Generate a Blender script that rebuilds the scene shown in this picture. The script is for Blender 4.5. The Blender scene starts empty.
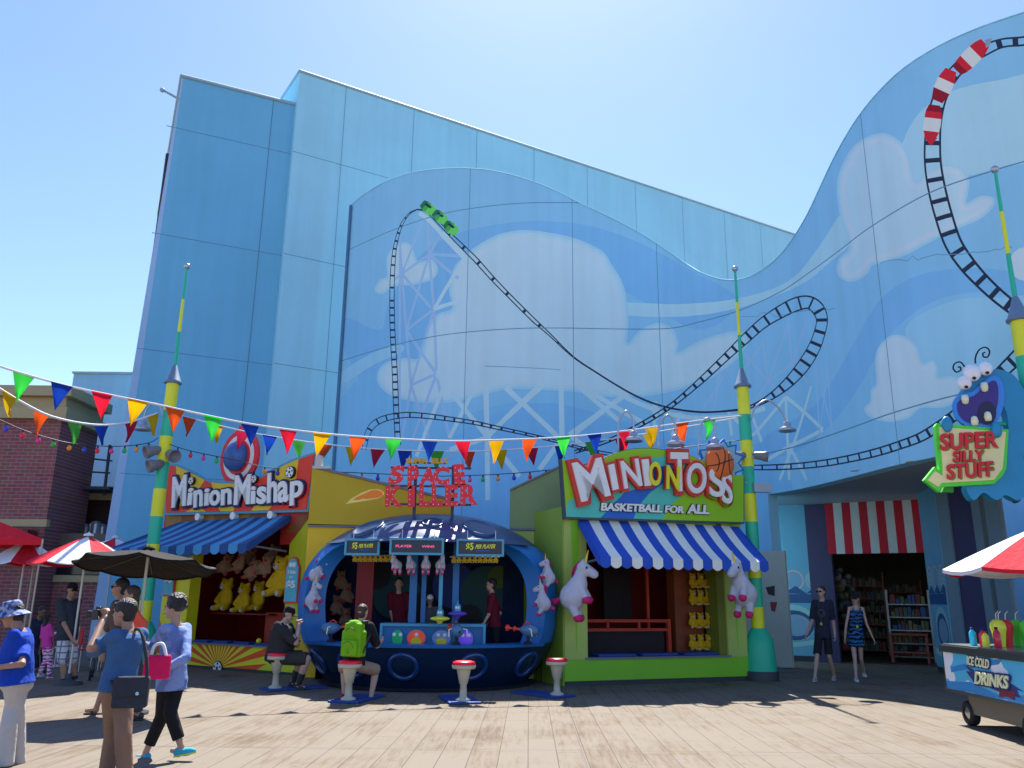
import bpy, math, random
import numpy as np
from mathutils import Vector, Matrix, geometry, noise
random.seed(7)
V = Vector
SC = bpy.context.scene
COL = SC.collection
PI = math.pi
# ------------------------------------------------------------------ camera model (also used to measure the place)
F = 813.0; PIT = math.atan(216 / F); RO = math.radians(.6); EYE = 1.6
_cp, _sp, _cr, _sr = math.cos(PIT), math.sin(PIT), math.cos(RO), math.sin(RO)
FW = V((0, _cp, _sp)); _u0 = V((0, -_sp, _cp)); _r0 = V((1, 0, 0))
RT = _cr * _r0 + _sr * _u0; UP = -_sr * _r0 + _cr * _u0
CAM = V((0, 0, EYE))
def ray(px, py): return FW + RT * ((px - 512) / F) + UP * ((384 - py) / F)
def G(px, py, z=0.0):
    d = ray(px, py); t = (z - EYE) / d.z; return CAM + d * t
def D(px, py, Y):
    d = ray(px, py); return CAM + d * (Y / d.y)
cam_d = bpy.data.cameras.new('camera'); cam = bpy.data.objects.new('camera', cam_d); COL.objects.link(cam)
cam_d.sensor_width = 36; cam_d.lens = F / 1024 * 36; cam_d.clip_end = 3000; cam_d.clip_start = .05
cam.matrix_world = Matrix(((RT.x, UP.x, -FW.x, 0), (RT.y, UP.y, -FW.y, 0), (RT.z, UP.z, -FW.z, EYE), (0, 0, 0, 1)))
SC.camera = cam
# ------------------------------------------------------------------ materials
MT = {}
def srgb(r, g, b):
    f = lambda c: (c / 255 / 12.92) if c / 255 <= .04045 else ((c / 255 + .055) / 1.055) ** 2.4
    return (f(r), f(g), f(b))
def mat(name, c, rough=.6, var=.06, scale=1.5, bump=0.0, bscale=40, metal=0.0, spec=.5, emit=None, es=0, alpha=1, sub=0, coat=0, trans=0):
    if name in MT: return MT[name]
    m = bpy.data.materials.new(name); m.use_nodes = True; nt = m.node_tree; N = nt.nodes; L = nt.links
    b = N['Principled BSDF']
    b.inputs['Roughness'].default_value = rough; b.inputs['Metallic'].default_value = metal
    b.inputs['Specular IOR Level'].default_value = spec; b.inputs['Alpha'].default_value = alpha
    b.inputs['Coat Weight'].default_value = coat; b.inputs['Transmission Weight'].default_value = trans
    if emit: b.inputs['Emission Color'].default_value = (*emit, 1); b.inputs['Emission Strength'].default_value = es
    tc = N.new('ShaderNodeTexCoord')
    if var > 0:
        n1 = N.new('ShaderNodeTexNoise'); n1.inputs['Scale'].default_value = scale; n1.inputs['Detail'].default_value = 6
        n1.inputs['Roughness'].default_value = .65
        L.new(tc.outputs['Object'], n1.inputs['Vector'])
        mr = N.new('ShaderNodeMapRange'); mr.inputs['From Min'].default_value = .3; mr.inputs['From Max'].default_value = .7
        mr.inputs['To Min'].default_value = 1 - var; mr.inputs['To Max'].default_value = 1 + var
        L.new(n1.outputs['Fac'], mr.inputs['Value'])
        mx = N.new('ShaderNodeVectorMath'); mx.operation = 'SCALE'; mx.inputs[0].default_value = c
        fac = mr.outputs[0]
        if name.startswith(('mural', 'tower', 'pale_blue', 'block', 'shop_blue')):      # rain streaks and dust
            ms = N.new('ShaderNodeMapping'); ms.inputs['Scale'].default_value = (2.2, 2.2, .10); L.new(tc.outputs['Object'], ms.inputs[0]); n3 = N.new('ShaderNodeTexNoise'); n3.inputs['Scale'].default_value = 1.3; n3.inputs['Detail'].default_value = 5; L.new(ms.outputs[0], n3.inputs[0])
            m3 = N.new('ShaderNodeMapRange'); m3.inputs['From Min'].default_value = .35; m3.inputs['From Max'].default_value = .7; m3.inputs['To Min'].default_value = 1.03; m3.inputs['To Max'].default_value = .96; L.new(n3.outputs['Fac'], m3.inputs[0])
            mm_ = N.new('ShaderNodeMath'); mm_.operation = 'MULTIPLY'; L.new(fac, mm_.inputs[0]); L.new(m3.outputs[0], mm_.inputs[1]); fac = mm_.outputs[0]
        L.new(fac, mx.inputs['Scale']); L.new(mx.outputs[0], b.inputs['Base Color'])
    else: b.inputs['Base Color'].default_value = (*c, 1)
    if bump > 0:
        n2 = N.new('ShaderNodeTexNoise'); n2.inputs['Scale'].default_value = bscale; n2.inputs['Detail'].default_value = 4
        L.new(tc.outputs['Object'], n2.inputs['Vector'])
        bp = N.new('ShaderNodeBump'); bp.inputs['Strength'].default_value = bump; bp.inputs['Distance'].default_value = .02
        L.new(n2.outputs['Fac'], bp.inputs['Height']); L.new(bp.outputs[0], b.inputs['Normal'])
    MT[name] = m; return m
def paintm(name, rgb, k=1.0, **kw):
    c = srgb(*rgb); return mat(name, tuple(min(.86, x * k * t) for x, t in zip(c, (2.15, 1.95, 1.35))), **kw)
def fabric(name, c, **kw): return mat(name, c, rough=.85, var=kw.pop('var', .12), scale=kw.pop('scale', 6), bump=kw.pop('bump', 1.0), bscale=kw.pop('bscale', 11), spec=.2, **kw)
# ------------------------------------------------------------------ mesh builder
def frame(d):
    d = V(d).normalized(); a = V((0, 0, 1)) if abs(d.z) < .9 else V((1, 0, 0))
    s = d.cross(a).normalized(); return d, s, s.cross(d).normalized()
class MB:
    def __init__(s): s.v = []; s.f = []; s.m = []; s.sm = []
    def add(s, vs, fs, m=0, sm=False):
        b = len(s.v); s.v.extend(V(x) for x in vs)
        for f in fs: s.f.append(tuple(b + i for i in f)); s.m.append(m); s.sm.append(sm)
        return s
    def box(s, c, size, m=0, ax=None, rz=0):
        c = V(c); hx, hy, hz = [k / 2 for k in size]
        if ax is None: ax = (V((math.cos(rz), math.sin(rz), 0)), V((-math.sin(rz), math.cos(rz), 0)), V((0, 0, 1)))
        vs = [c + ax[0] * (x * hx) + ax[1] * (y * hy) + ax[2] * (z * hz) for x in (-1, 1) for y in (-1, 1) for z in (-1, 1)]
        return s.add(vs, [(0, 1, 3, 2), (4, 6, 7, 5), (0, 4, 5, 1), (2, 3, 7, 6), (0, 2, 6, 4), (1, 5, 7, 3)], m)
    def cyl(s, a, b, r0, r1=None, n=12, m=0, cap=True, sm=True):
        a, b = V(a), V(b); r1 = r0 if r1 is None else r1; d, p, q = frame(b - a); vs = []
        for c, r in ((a, r0), (b, r1)):
            vs += [c + (p * math.cos(2 * PI * k / n) + q * math.sin(2 * PI * k / n)) * r for k in range(n)]
        s.add(vs, [(k, (k + 1) % n, n + (k + 1) % n, n + k) for k in range(n)], m, sm)
        if cap: s.add(vs[:n], [tuple(range(n))], m); s.add(vs[n:], [tuple(range(n))], m)
        return s
    def tube(s, pts, r, n=8, m=0, closed=False):
        pts = [V(p) for p in pts]; rs = r if isinstance(r, (list, tuple)) else [r] * len(pts); vs = []; K = len(pts)
        prev = None
        for i, p in enumerate(pts):
            t = (pts[(i + 1) % K] - pts[i - 1]) if closed else (pts[min(i + 1, K - 1)] - pts[max(i - 1, 0)])
            d, a, b = frame(t)
            if prev is not None:
                a = (prev - d * prev.dot(d)); a = a.normalized() if a.length > 1e-6 else frame(t)[1]; b = a.cross(d)
            prev = a
            vs += [p + (a * math.cos(2 * PI * k / n) + b * math.sin(2 * PI * k / n)) * rs[i] for k in range(n)]
        fs = []
        for i in range(K if closed else K - 1):
            j = (i + 1) % K
            fs += [(i * n + k, i * n + (k + 1) % n, j * n + (k + 1) % n, j * n + k) for k in range(n)]
        if not closed: fs += [tuple(range(n)), tuple(range((K - 1) * n, K * n))]
        return s.add(vs, fs, m, True)
    def lathe(s, prof, c=(0, 0, 0), n=24, m=0, axis=(0, 0, 1), ms=None):
        c = V(c); d, p, q = frame(axis); vs = []
        for r, h in prof: vs += [c + d * h + (p * math.cos(2 * PI * k / n) + q * math.sin(2 * PI * k / n)) * r for k in range(n)]
        b = len(s.v); s.v.extend(vs)
        for i in range(len(prof) - 1):
            for k in range(n):
                s.f.append((b + i * n + k, b + i * n + (k + 1) % n, b + (i + 1) * n + (k + 1) % n, b + (i + 1) * n + k))
                s.m.append(ms[i] if ms else m); s.sm.append(True)
        return s
    def ell(s, c, r, ax=None, n=16, k=10, m=0):
        c = V(c); r = (r, r, r) if isinstance(r, (int, float)) else r; ax = ax or (V((1, 0, 0)), V((0, 1, 0)), V((0, 0, 1)))
        vs = [c + ax[2] * r[2]]
        for i in range(1, k):
            a = PI * i / k
            for j in range(n):
                t = 2 * PI * j / n
                vs.append(c + ax[0] * (r[0] * math.sin(a) * math.cos(t)) + ax[1] * (r[1] * math.sin(a) * math.sin(t)) + ax[2] * (r[2] * math.cos(a)))
        vs.append(c - ax[2] * r[2]); fs = []
        for j in range(n):
            fs.append((0, 1 + j, 1 + (j + 1) % n)); e = 1 + (k - 2) * n
            fs.append((len(vs) - 1, e + (j + 1) % n, e + j))
        for i in range(k - 2):
            for j in range(n):
                fs.append((1 + i * n + j, 1 + (i + 1) * n + j, 1 + (i + 1) * n + (j + 1) % n, 1 + i * n + (j + 1) % n))
        return s.add(vs, fs, m, True)
    def prism(s, poly, mp, n0, n1, m=0, mside=None, front=True):
        # poly: list of (s, z); mp(s, z, n) -> world
        K = len(poly); a = [mp(x, y, n0) for x, y in poly]; b = [mp(x, y, n1) for x, y in poly]
        tris = geometry.tessellate_polygon([[V((x, y, 0)) for x, y in poly]])
        if front: s.add(b, [tuple(t) for t in tris], m)
        s.add(a, [tuple(t) for t in tris], m if mside is None else mside)
        return s.add(a + b, [(i, (i + 1) % K, K + (i + 1) % K, K + i) for i in range(K)], m if mside is None else mside)
    def quad(s, a, b, c, d, m=0): return s.add([a, b, c, d], [(0, 1, 2, 3)], m)
    def grid(s, fn, nu, nv, m=0, sm=True, skip=None, mf=None):
        b = len(s.v)
        for i in range(nu + 1):
            for j in range(nv + 1): s.v.append(V(fn(i / nu, j / nv)))
        for i in range(nu):
            for j in range(nv):
                if skip and skip((i + .5) / nu, (j + .5) / nv): continue
                s.f.append((b + i * (nv + 1) + j, b + (i + 1) * (nv + 1) + j, b + (i + 1) * (nv + 1) + j + 1, b + i * (nv + 1) + j + 1))
                s.m.append(mf((i + .5) / nu, (j + .5) / nv) if mf else m); s.sm.append(sm)
        return s
    def mesh(s, name, mats, M=None):
        me = bpy.data.meshes.new(name)
        vs = [M @ v for v in s.v] if M else s.v
        me.from_pydata([tuple(v) for v in vs], [], s.f)
        for mt in mats: me.materials.append(mt)
        me.polygons.foreach_set('material_index', s.m); me.polygons.foreach_set('use_smooth', s.sm)
        me.update(); return me
WM = {}
def link(o, parent, M):
    COL.objects.link(o); o.matrix_basis = M
    if parent is not None: o.parent = parent; WM[o.name] = WM[parent.name] @ M
    else: WM[o.name] = M
    return o
def obj(name, mb, mats, parent=None, world=True, org=None, mod=None):
    """one mesh object; verts given in world space (world=True) or in the parent's space"""
    mats = mats if isinstance(mats, (list, tuple)) else [mats]
    if parent is not None:
        me = mb.mesh(name, mats, WM[parent.name].inverted() if world else None); o = bpy.data.objects.new(name, me); link(o, parent, Matrix.Identity(4))
    else:
        if org is None:
            n = len(mb.v); org = V((sum(v.x for v in mb.v) / n, sum(v.y for v in mb.v) / n, min(v.z for v in mb.v)))
        T = Matrix.Translation(org); me = mb.mesh(name, mats, T.inverted()); o = bpy.data.objects.new(name, me); link(o, None, T)
    if mod: mod(o)
    return o
def tag(o, label=None, cat=None, group=None, kind=None):
    if label: o['label'] = label
    if cat: o['category'] = cat
    if group: o['group'] = group
    if kind: o['kind'] = kind
    return o
def thing(name, label, cat, loc=(0, 0, 0), rz=0, group=None):
    o = bpy.data.objects.new(name, None); o.empty_display_size = .1
    link(o, None, Matrix.Translation(V(loc)) @ Matrix.Rotation(rz, 4, 'Z')); return tag(o, label, cat, group)
def dup(root, loc, rz=0, label=None, sc=1.0, M=None):
    def cp(o, par):
        c = o.copy(); COL.objects.link(c); c.parent = par
        if par is None:
            c.matrix_basis = M if M is not None else Matrix.Translation(V(loc)) @ Matrix.Rotation(rz, 4, 'Z') @ Matrix.Scale(sc, 4)
        for ch in [x for x in kids.get(o.name, [])]: cp(ch, c)
        return c
    kids = {}
    for x in list(bpy.data.objects):
        if x.parent is not None: kids.setdefault(x.parent.name, []).append(x)
    r = cp(root, None); WM[r.name] = r.matrix_basis.copy()
    if label: r['label'] = label
    return r
def bevel(w, seg=2):
    def f(o):
        m = o.modifiers.new('b', 'BEVEL'); m.width = w; m.segments = seg; m.limit_method = 'ANGLE'; m.angle_limit = math.radians(40)
    return f
# ------------------------------------------------------------------ vertical plane frames
class Fr:
    def __init__(s, A, B, z0=0):
        s.A = V((A[0], A[1], 0)); d = V((B[0] - A[0], B[1] - A[1], 0)); s.L = d.length; s.u = d.normalized(); s.n = V((s.u.y, -s.u.x, 0))
        if s.n.dot(CAM - s.A) < 0: s.n = -s.n
    def p(s, x, z, n=0): return s.A + s.u * x + V((0, 0, z)) + s.n * n
    def hit(s, px, py, n=0):
        d = ray(px, py); o = s.A + s.n * n; t = s.n.dot(o - CAM) / s.n.dot(d); P = CAM + d * t; return ((P - s.A).dot(s.u), P.z)
    def hits(s, pts, n=0): return [s.hit(a, b, n) for a, b in pts]
    def box(s, mb, x0, x1, z0, z1, n0, n1, m=0):
        return mb.box(s.p((x0 + x1) / 2, (z0 + z1) / 2, (n0 + n1) / 2), (abs(x1 - x0), abs(n1 - n0), abs(z1 - z0)), m, ax=(s.u, s.n, V((0, 0, 1))))
def crom(pts, k=6, closed=True):
    out = []; n = len(pts)
    rng = range(n) if closed else range(n - 1)
    for i in rng:
        if closed: a, b, c, d = pts[i - 1], pts[i], pts[(i + 1) % n], pts[(i + 2) % n]
        else: a, b, c, d = pts[max(i - 1, 0)], pts[i], pts[i + 1], pts[min(i + 2, n - 1)]
        for j in range(k):
            t = j / k
            out.append(tuple(.5 * ((2 * b[q]) + (c[q] - a[q]) * t + (2 * a[q] - 5 * b[q] + 4 * c[q] - d[q]) * t * t + (3 * b[q] - a[q] - 3 * c[q] + d[q]) * t ** 3) for q in range(len(b))))
    if not closed: out.append(tuple(pts[-1]))
    return out
def paint(mb, outline, shapes, mp, lines=(), base=0):
    """flat or bent painted surface: outline polygon, shapes = [(poly, material index)], later shapes lie on top"""
    vs = []; es = []
    for poly in [outline] + [p for p, _ in shapes]:
        k = len(vs); n = len(poly); vs.extend(V((x, y)) for x, y in poly); es.extend((k + i, k + (i + 1) % n) for i in range(n))
    for a, b in lines:
        k = len(vs); vs.extend([V(a), V(b)]); es.append((k, k + 1))
    ov, oe, of, _, _, _ = geometry.delaunay_2d_cdt(vs, es, [], 0, 1e-5, False)
    P2 = np.array([(v.x, v.y) for v in ov]); T = np.array([f[:3] for f in of]); C = P2[T].mean(axis=1)
    def inside(poly, C):
        q = np.array(poly); r = np.roll(q, -1, axis=0); res = np.zeros(len(C), bool)
        for (x0, y0), (x1, y1) in zip(q, r):
            if y0 == y1: continue
            c = ((y0 > C[:, 1]) != (y1 > C[:, 1])) & (C[:, 0] < (x1 - x0) * (C[:, 1] - y0) / (y1 - y0) + x0); res ^= c
        return res
    M = np.where(inside(outline, C), base, -1)
    for poly, m in shapes:
        q = np.array(poly); lo, hi = q.min(0), q.max(0)
        idx = np.nonzero((C[:, 0] >= lo[0]) & (C[:, 0] <= hi[0]) & (C[:, 1] >= lo[1]) & (C[:, 1] <= hi[1]) & (M >= 0))[0]
        if len(idx): ins = inside(poly, C[idx]); M[idx[ins]] = m
    b = len(mb.v); mb.v.extend(mp(v.x, v.y) for v in ov)
    for f, m in zip(of, M):
        if m >= 0: mb.f.append(tuple(b + i for i in f)); mb.m.append(int(m)); mb.sm.append(False)
    return mb
def stroke(pts, w):
    """polyline -> list of quads; w scalar or list (half widths)"""
    out = []; n = len(pts); ws = w if isinstance(w, (list, tuple)) else [w] * n; L = []; R_ = []
    for i in range(n):
        a = pts[max(i - 1, 0)]; c = pts[min(i + 1, n - 1)]; dx, dy = c[0] - a[0], c[1] - a[1]; l = math.hypot(dx, dy) or 1
        L.append((pts[i][0] - dy / l * ws[i], pts[i][1] + dx / l * ws[i])); R_.append((pts[i][0] + dy / l * ws[i], pts[i][1] - dx / l * ws[i]))
    for i in range(n - 1): out.append([L[i], L[i + 1], R_[i + 1], R_[i]])
    return out
def circ(c, r, n=20, ry=None, a0=0, a1=2 * PI):
    full = abs(a1 - a0 - 2 * PI) < 1e-6
    return [(c[0] + r * math.cos(a0 + (a1 - a0) * k / n), c[1] + (ry or r) * math.sin(a0 + (a1 - a0) * k / n)) for k in range(n if full else n + 1)]
# ------------------------------------------------------------------ lettering
_tx = {}
def glyphs(s, bold=.0, depth=.1):
    key = (s, bold, depth)
    if key in _tx: return _tx[key]
    cu = bpy.data.curves.new('t', 'FONT'); cu.body = s; cu.size = 1; cu.offset = bold; cu.extrude = depth; cu.resolution_u = 5
    o = bpy.data.objects.new('t', cu); COL.objects.link(o); dg = bpy.context.evaluated_depsgraph_get()
    me = bpy.data.meshes.new_from_object(o.evaluated_get(dg)); vs = [v.co.copy() for v in me.vertices]; fs = [tuple(p.vertices) for p in me.polygons]
    bpy.data.objects.remove(o); bpy.data.curves.remove(cu); bpy.data.meshes.remove(me)
    xs = [v.x for v in vs]; ys = [v.y for v in vs]; bb = (min(xs), min(ys), max(xs), max(ys))
    _tx[key] = (vs, fs, bb); return _tx[key]
def letter(mb, s, bl, br, tl, mp, n0, n1, m=0, bold=.0, grow=0.0):
    """fit glyphs into the parallelogram bl, br, tl given in (s, z); grow pads the outline"""
    vs, fs, _ = glyphs(s, bold + grow, .5); _, _, bb = glyphs(s, bold, .5)
    w, h = bb[2] - bb[0], bb[3] - bb[1]; out = []
    for v in vs:
        a = (v.x - bb[0]) / w; c = (v.y - bb[1]) / h
        x = bl[0] + (br[0] - bl[0]) * a + (tl[0] - bl[0]) * c; z = bl[1] + (br[1] - bl[1]) * a + (tl[1] - bl[1]) * c
        out.append(mp(x, z, n1 if v.z > 0 else n0))
    return mb.add(out, fs, m)
# ------------------------------------------------------------------ world, sun
SUN_EL, SUN_AZ = math.radians(56.4), math.radians(3)      # azimuth from +Y towards +X
w = bpy.data.worlds.new('World'); SC.world = w; w.use_nodes = True; nt = w.node_tree
bg = nt.nodes['Background']; sky = nt.nodes.new('ShaderNodeTexSky'); sky.sky_type = 'NISHITA'; sky.sun_disc = False
sky.sun_elevation = SUN_EL; sky.sun_rotation = SUN_AZ; sky.air_density = 1.0; sky.dust_density = .34; sky.ozone_density = 2.5
tint = nt.nodes.new('ShaderNodeVectorMath'); tint.operation = 'MULTIPLY'; tint.inputs[1].default_value = (.90, .95, 1.18); nt.links.new(sky.outputs[0], tint.inputs[0]); nt.links.new(tint.outputs[0], bg.inputs[0]); bg.inputs[1].default_value = .077
sl = bpy.data.lights.new('sun', 'SUN'); so = bpy.data.objects.new('sun', sl); COL.objects.link(so)
sl.energy = 3.9; sl.angle = math.radians(.53); sl.color = (1, .97, .91)
sd = V((math.sin(SUN_AZ) * math.cos(SUN_EL), math.cos(SUN_AZ) * math.cos(SUN_EL), math.sin(SUN_EL)))
so.rotation_euler = sd.to_track_quat('Z', 'Y').to_euler(); so.location = (0, 0, 40)
SC.view_settings.view_transform = 'Standard'; SC.view_settings.look = 'None'; SC.view_settings.exposure = 1.5; SC.view_settings.gamma = 1
SC.render.engine = 'CYCLES'
SC.cycles.max_bounces = 6; SC.cycles.diffuse_bounces = 3; SC.cycles.glossy_bounces = 3; SC.cycles.transparent_max_bounces = 6
SC.cycles.sample_clamp_indirect = 6
# ------------------------------------------------------------------ ground
def ground_mat():
    m = bpy.data.materials.new('stamped_plank_concrete'); m.use_nodes = True; nt = m.node_tree; N = nt.nodes; L = nt.links; b = N['Principled BSDF']
    tc = N.new('ShaderNodeTexCoord'); mp = N.new('ShaderNodeMapping'); mp.inputs['Rotation'].default_value = (0, 0, math.radians(90 + 1.3))
    L.new(tc.outputs['Object'], mp.inputs['Vector'])
    br = N.new('ShaderNodeTexBrick'); br.offset = .37; br.offset_frequency = 3; br.inputs['Scale'].default_value = 1
    br.inputs['Brick Width'].default_value = 2.4; br.inputs['Row Height'].default_value = .31
    br.inputs['Mortar Size'].default_value = .0045; br.inputs['Mortar Smooth'].default_value = .3; br.inputs['Bias'].default_value = 0
    br.inputs['Color1'].default_value = (0, 0, 0, 1); br.inputs['Color2'].default_value = (1, 1, 1, 1); br.inputs['Mortar'].default_value = (.5, .5, .5, 1)
    L.new(mp.outputs[0], br.inputs['Vector'])
    # grain stretched along the boards
    sc = N.new('ShaderNodeMapping'); sc.inputs['Scale'].default_value = (.9, 9, 1); L.new(mp.outputs[0], sc.inputs['Vector'])
    g = N.new('ShaderNodeTexNoise'); g.inputs['Scale'].default_value = 1.6; g.inputs['Detail'].default_value = 8; g.inputs['Roughness'].default_value = .7; L.new(sc.outputs[0], g.inputs['Vector'])
    pt = N.new('ShaderNodeTexNoise'); pt.inputs['Scale'].default_value = .8; pt.inputs['Detail'].default_value = 5; pt.inputs['Roughness'].default_value = .6; L.new(tc.outputs['Object'], pt.inputs['Vector'])
    add = N.new('ShaderNodeMath'); add.operation = 'MULTIPLY_ADD'; add.inputs[1].default_value = .17
    L.new(br.outputs['Color'], add.inputs[0]); L.new(g.outputs['Fac'], add.inputs[2])
    ad2 = N.new('ShaderNodeMath'); ad2.operation = 'MULTIPLY_ADD'; ad2.inputs[1].default_value = .75; L.new(pt.outputs['Fac'], ad2.inputs[0]); L.new(add.outputs[0], ad2.inputs[2])
    cr = N.new('ShaderNodeValToRGB'); e = cr.color_ramp.elements
    e[0].position = .58; e[0].color = (.085, .052, .030, 1); e[1].position = 1.0; e[1].color = (.19, .155, .115, 1)
    x = cr.color_ramp.elements.new(.76); x.color = (.135, .095, .06, 1); x = cr.color_ramp.elements.new(.88); x.color = (.17, .13, .088, 1)
    L.new(ad2.outputs[0], cr.inputs[0])
    mo = N.new('ShaderNodeMix'); mo.data_type = 'RGBA'; L.new(br.outputs['Fac'], mo.inputs['Factor']); L.new(cr.outputs[0], mo.inputs['A']); mo.inputs['B'].default_value = (.05, .035, .025, 1)
    # trodden gum, spills and stains
    vo = N.new('ShaderNodeTexVoronoi'); vo.inputs['Scale'].default_value = 2.6; L.new(tc.outputs['Object'], vo.inputs['Vector']); vr = N.new('ShaderNodeMapRange'); vr.inputs['From Min'].default_value = .045; vr.inputs['From Max'].default_value = .065; vr.inputs['To Min'].default_value = .62; vr.inputs['To Max'].default_value = 1; L.new(vo.outputs['Distance'], vr.inputs[0])
    sn = N.new('ShaderNodeTexNoise'); sn.inputs['Scale'].default_value = .35; sn.inputs['Detail'].default_value = 9; sn.inputs['Roughness'].default_value = .75; L.new(tc.outputs['Object'], sn.inputs['Vector']); sr = N.new('ShaderNodeMapRange'); sr.inputs['From Min'].default_value = .52; sr.inputs['From Max'].default_value = .68; sr.inputs['To Min'].default_value = 1; sr.inputs['To Max'].default_value = .82; L.new(sn.outputs['Fac'], sr.inputs[0])
    ml = N.new('ShaderNodeMath'); ml.operation = 'MULTIPLY'; L.new(vr.outputs[0], ml.inputs[0]); L.new(sr.outputs[0], ml.inputs[1]); sv = N.new('ShaderNodeVectorMath'); sv.operation = 'SCALE'; L.new(mo.outputs['Result'], sv.inputs[0]); L.new(ml.outputs[0], sv.inputs['Scale'])
    L.new(sv.outputs[0], b.inputs['Base Color'])
    b.inputs['Roughness'].default_value = .8; b.inputs['Specular IOR Level'].default_value = .25
    bp = N.new('ShaderNodeBump'); bp.inputs['Strength'].default_value = .35; bp.inputs['Distance'].default_value = .01; L.new(g.outputs['Fac'], bp.inputs['Height']); L.new(bp.outputs[0], b.inputs['Normal'])
    return m
GM = ground_mat()
g = MB(); g.quad((-600, -300, 0), (600, -300, 0), (600, 900, 0), (-600, 900, 0)); tag(obj('ground', g, GM, org=V((0, 0, 0))), kind='structure')
g = MB(); crk = mat('joint_dark', (.07, .05, .04), var=0)
for y in (9.67, 6.6, 12.75, 15.85):
    g.quad((-30, y, .003), (30, y + .1, .003), (30, y + .106, .003), (-30, y + .006, .003))
a, b2 = G(564, 697), G(588, 768); dd = (b2 - a).normalized(); pp = V((-dd.y, dd.x, 0)) * .006
g.quad(a - dd * 4 - pp + V((0, 0, .005)), b2 + dd * 4 - pp + V((0, 0, .005)), b2 + dd * 4 + pp + V((0, 0, .005)), a - dd * 4 + pp + V((0, 0, .005)))
tag(obj('pavement_joint', g, crk), kind='structure')
# ================================================================== the big blue show building
def wall_mats(nm, c, var=.05): return mat(nm, c, rough=.75, var=var, scale=.35, bump=.12, bscale=25, spec=.3)
SEAM = mat('seam_dark', (.10, .22, .34), var=0)
blue_t = wall_mats('tower_blue', (.18, .51, .70)); blue_e = wall_mats('tower_edge_blue', (.40, .58, .78)); pale = wall_mats('pale_blue_stucco', (.38, .74, .84)); cap = mat('coping_metal', (.33, .47, .55), var=.1)
def solid_wall(A, B, z0, z1, depth, back, mb, m=0):
    A, B, back = V((*A, 0)), V((*B, 0)), V((*back, 0)).normalized() * depth; c = [A, B, B + back, A + back]
    lo = [p + V((0, 0, z0)) for p in c]; hi = [p + V((0, 0, z1)) for p in c]
    mb.add(lo + hi, [(0, 1, 5, 4), (1, 2, 6, 5), (2, 3, 7, 6), (3, 0, 4, 7), (4, 5, 6, 7)], m)
BLD = thing('theatre_building', 'huge windowless blue building with a dark blue tower at its left end', 'building', (2, 34, 0))
H1 = 20.6; tA, tB = G(182, 76, H1), G(297, 105, H1)
ft = Fr(tA, tB); b = MB(); bk = V((-.443, .897, 0)) * 13
A0 = ft.p(-.55, 0); A1 = ft.p(0, H1); B0 = ft.p(ft.L + .12, 0); B1 = ft.p(ft.L, H1)
b.add([A0, B0, B1, A1, A0 + bk, B0 + bk, B1 + bk, A1 + bk], [(0, 1, 2, 3), (1, 5, 6, 2), (5, 4, 7, 6), (3, 2, 6, 7)], 0)
b.add([A0, A1, A1 + bk, A0 + bk], [(0, 1, 2, 3)], 0)
b.add([A0 + V((0, -.004, 0)), A1 + V((0, -.004, 0)), ft.p(.06, H1, .004), ft.p(-.22, 0, .004)], [(0, 1, 2, 3)], 1)
for z in (18.4, 14.1, 9.8, 5.5): ft.box(b, -.3, ft.L, z - .009, z + .009, -.02, .006, 2)
x = ft.hit(258, 260)[0]
b.quad(ft.p(x - .012, 0, .007), ft.p(x + .012, 0, .007), ft.p(x + .012, H1, .007), ft.p(x - .012, H1, .007), 2)
obj('tower', b, [blue_t, blue_e, SEAM], BLD)
b = MB()
for (p, q) in ((A1, B1), (A1, A1 + bk)): b.cyl(p + V((0, -.02, .0)), q + V((0, -.02, .0)), .07, n=6)
obj('coping', b, cap, BLD)
b = MB(); d = (bk).normalized()      # ladder cage and conduits on the hidden left flank
nl = V((-d.y, d.x, 0)) * 1
for k in range(5): b.tube([A1 + d * (1.2) + nl * (.05 + .0) + V((0, 0, -3.2 - k * 1.1)), A1 + d * 1.2 + nl * .12 + V((0, 0, -3.6 - k * 1.1)), A1 + d * 1.2 + nl * .05 + V((0, 0, -4.2 - k * 1.1))], .05, 5)
b.tube([A1 + d * 1 + nl * .12 + V((0, 0, -2.8)), A1 + d * 1 + nl * .12 + V((0, 0, -9))], .07, 5)
obj('ladder_cage', b, mat('dark_steel', (.05, .055, .07), rough=.5), BLD)
b = MB(); q = ft.hit(176, 90); b.tube([ft.p(0, 19.6, .0), ft.p(-.55, 19.75, .1)], .045, 6); b.ell(ft.p(-.6, 19.75, .1), .09); obj('floodlight', b, cap, BLD)
H2 = 22.0; pA, pB = G(300, 71, H2), G(790, 233, H2); fp = Fr(pA, pB); LL = fp.L + 6
pl = (G(281, 100, H2) - pA); pl = V((pl.x, pl.y, 0)).normalized() * 16
b = MB(); E_ = fp.p(LL, 0)
b.add([fp.p(0, 0), E_, fp.p(LL, H2), fp.p(0, H2)], [(0, 1, 2, 3)], 0)
b.add([fp.p(0, 0), fp.p(0, H2), fp.p(0, H2) + pl, fp.p(0, 0) + pl], [(0, 1, 2, 3)], 0)
b.add([fp.p(0, H2), fp.p(LL, H2), fp.p(LL, H2) + pl, fp.p(0, H2) + pl], [(0, 1, 2, 3)], 0)
b.add([fp.p(LL, 0), fp.p(LL, H2), fp.p(LL, H2) + pl, fp.p(LL, 0) + pl], [(0, 1, 2, 3)], 0)
for z in (18.4, 14.1, 9.8, 5.5):
    fp.box(b, 0, fp.hit(388, 183)[0] if z > 18 else LL, z - .009, z + .009, -.02, .006, 1)
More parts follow.
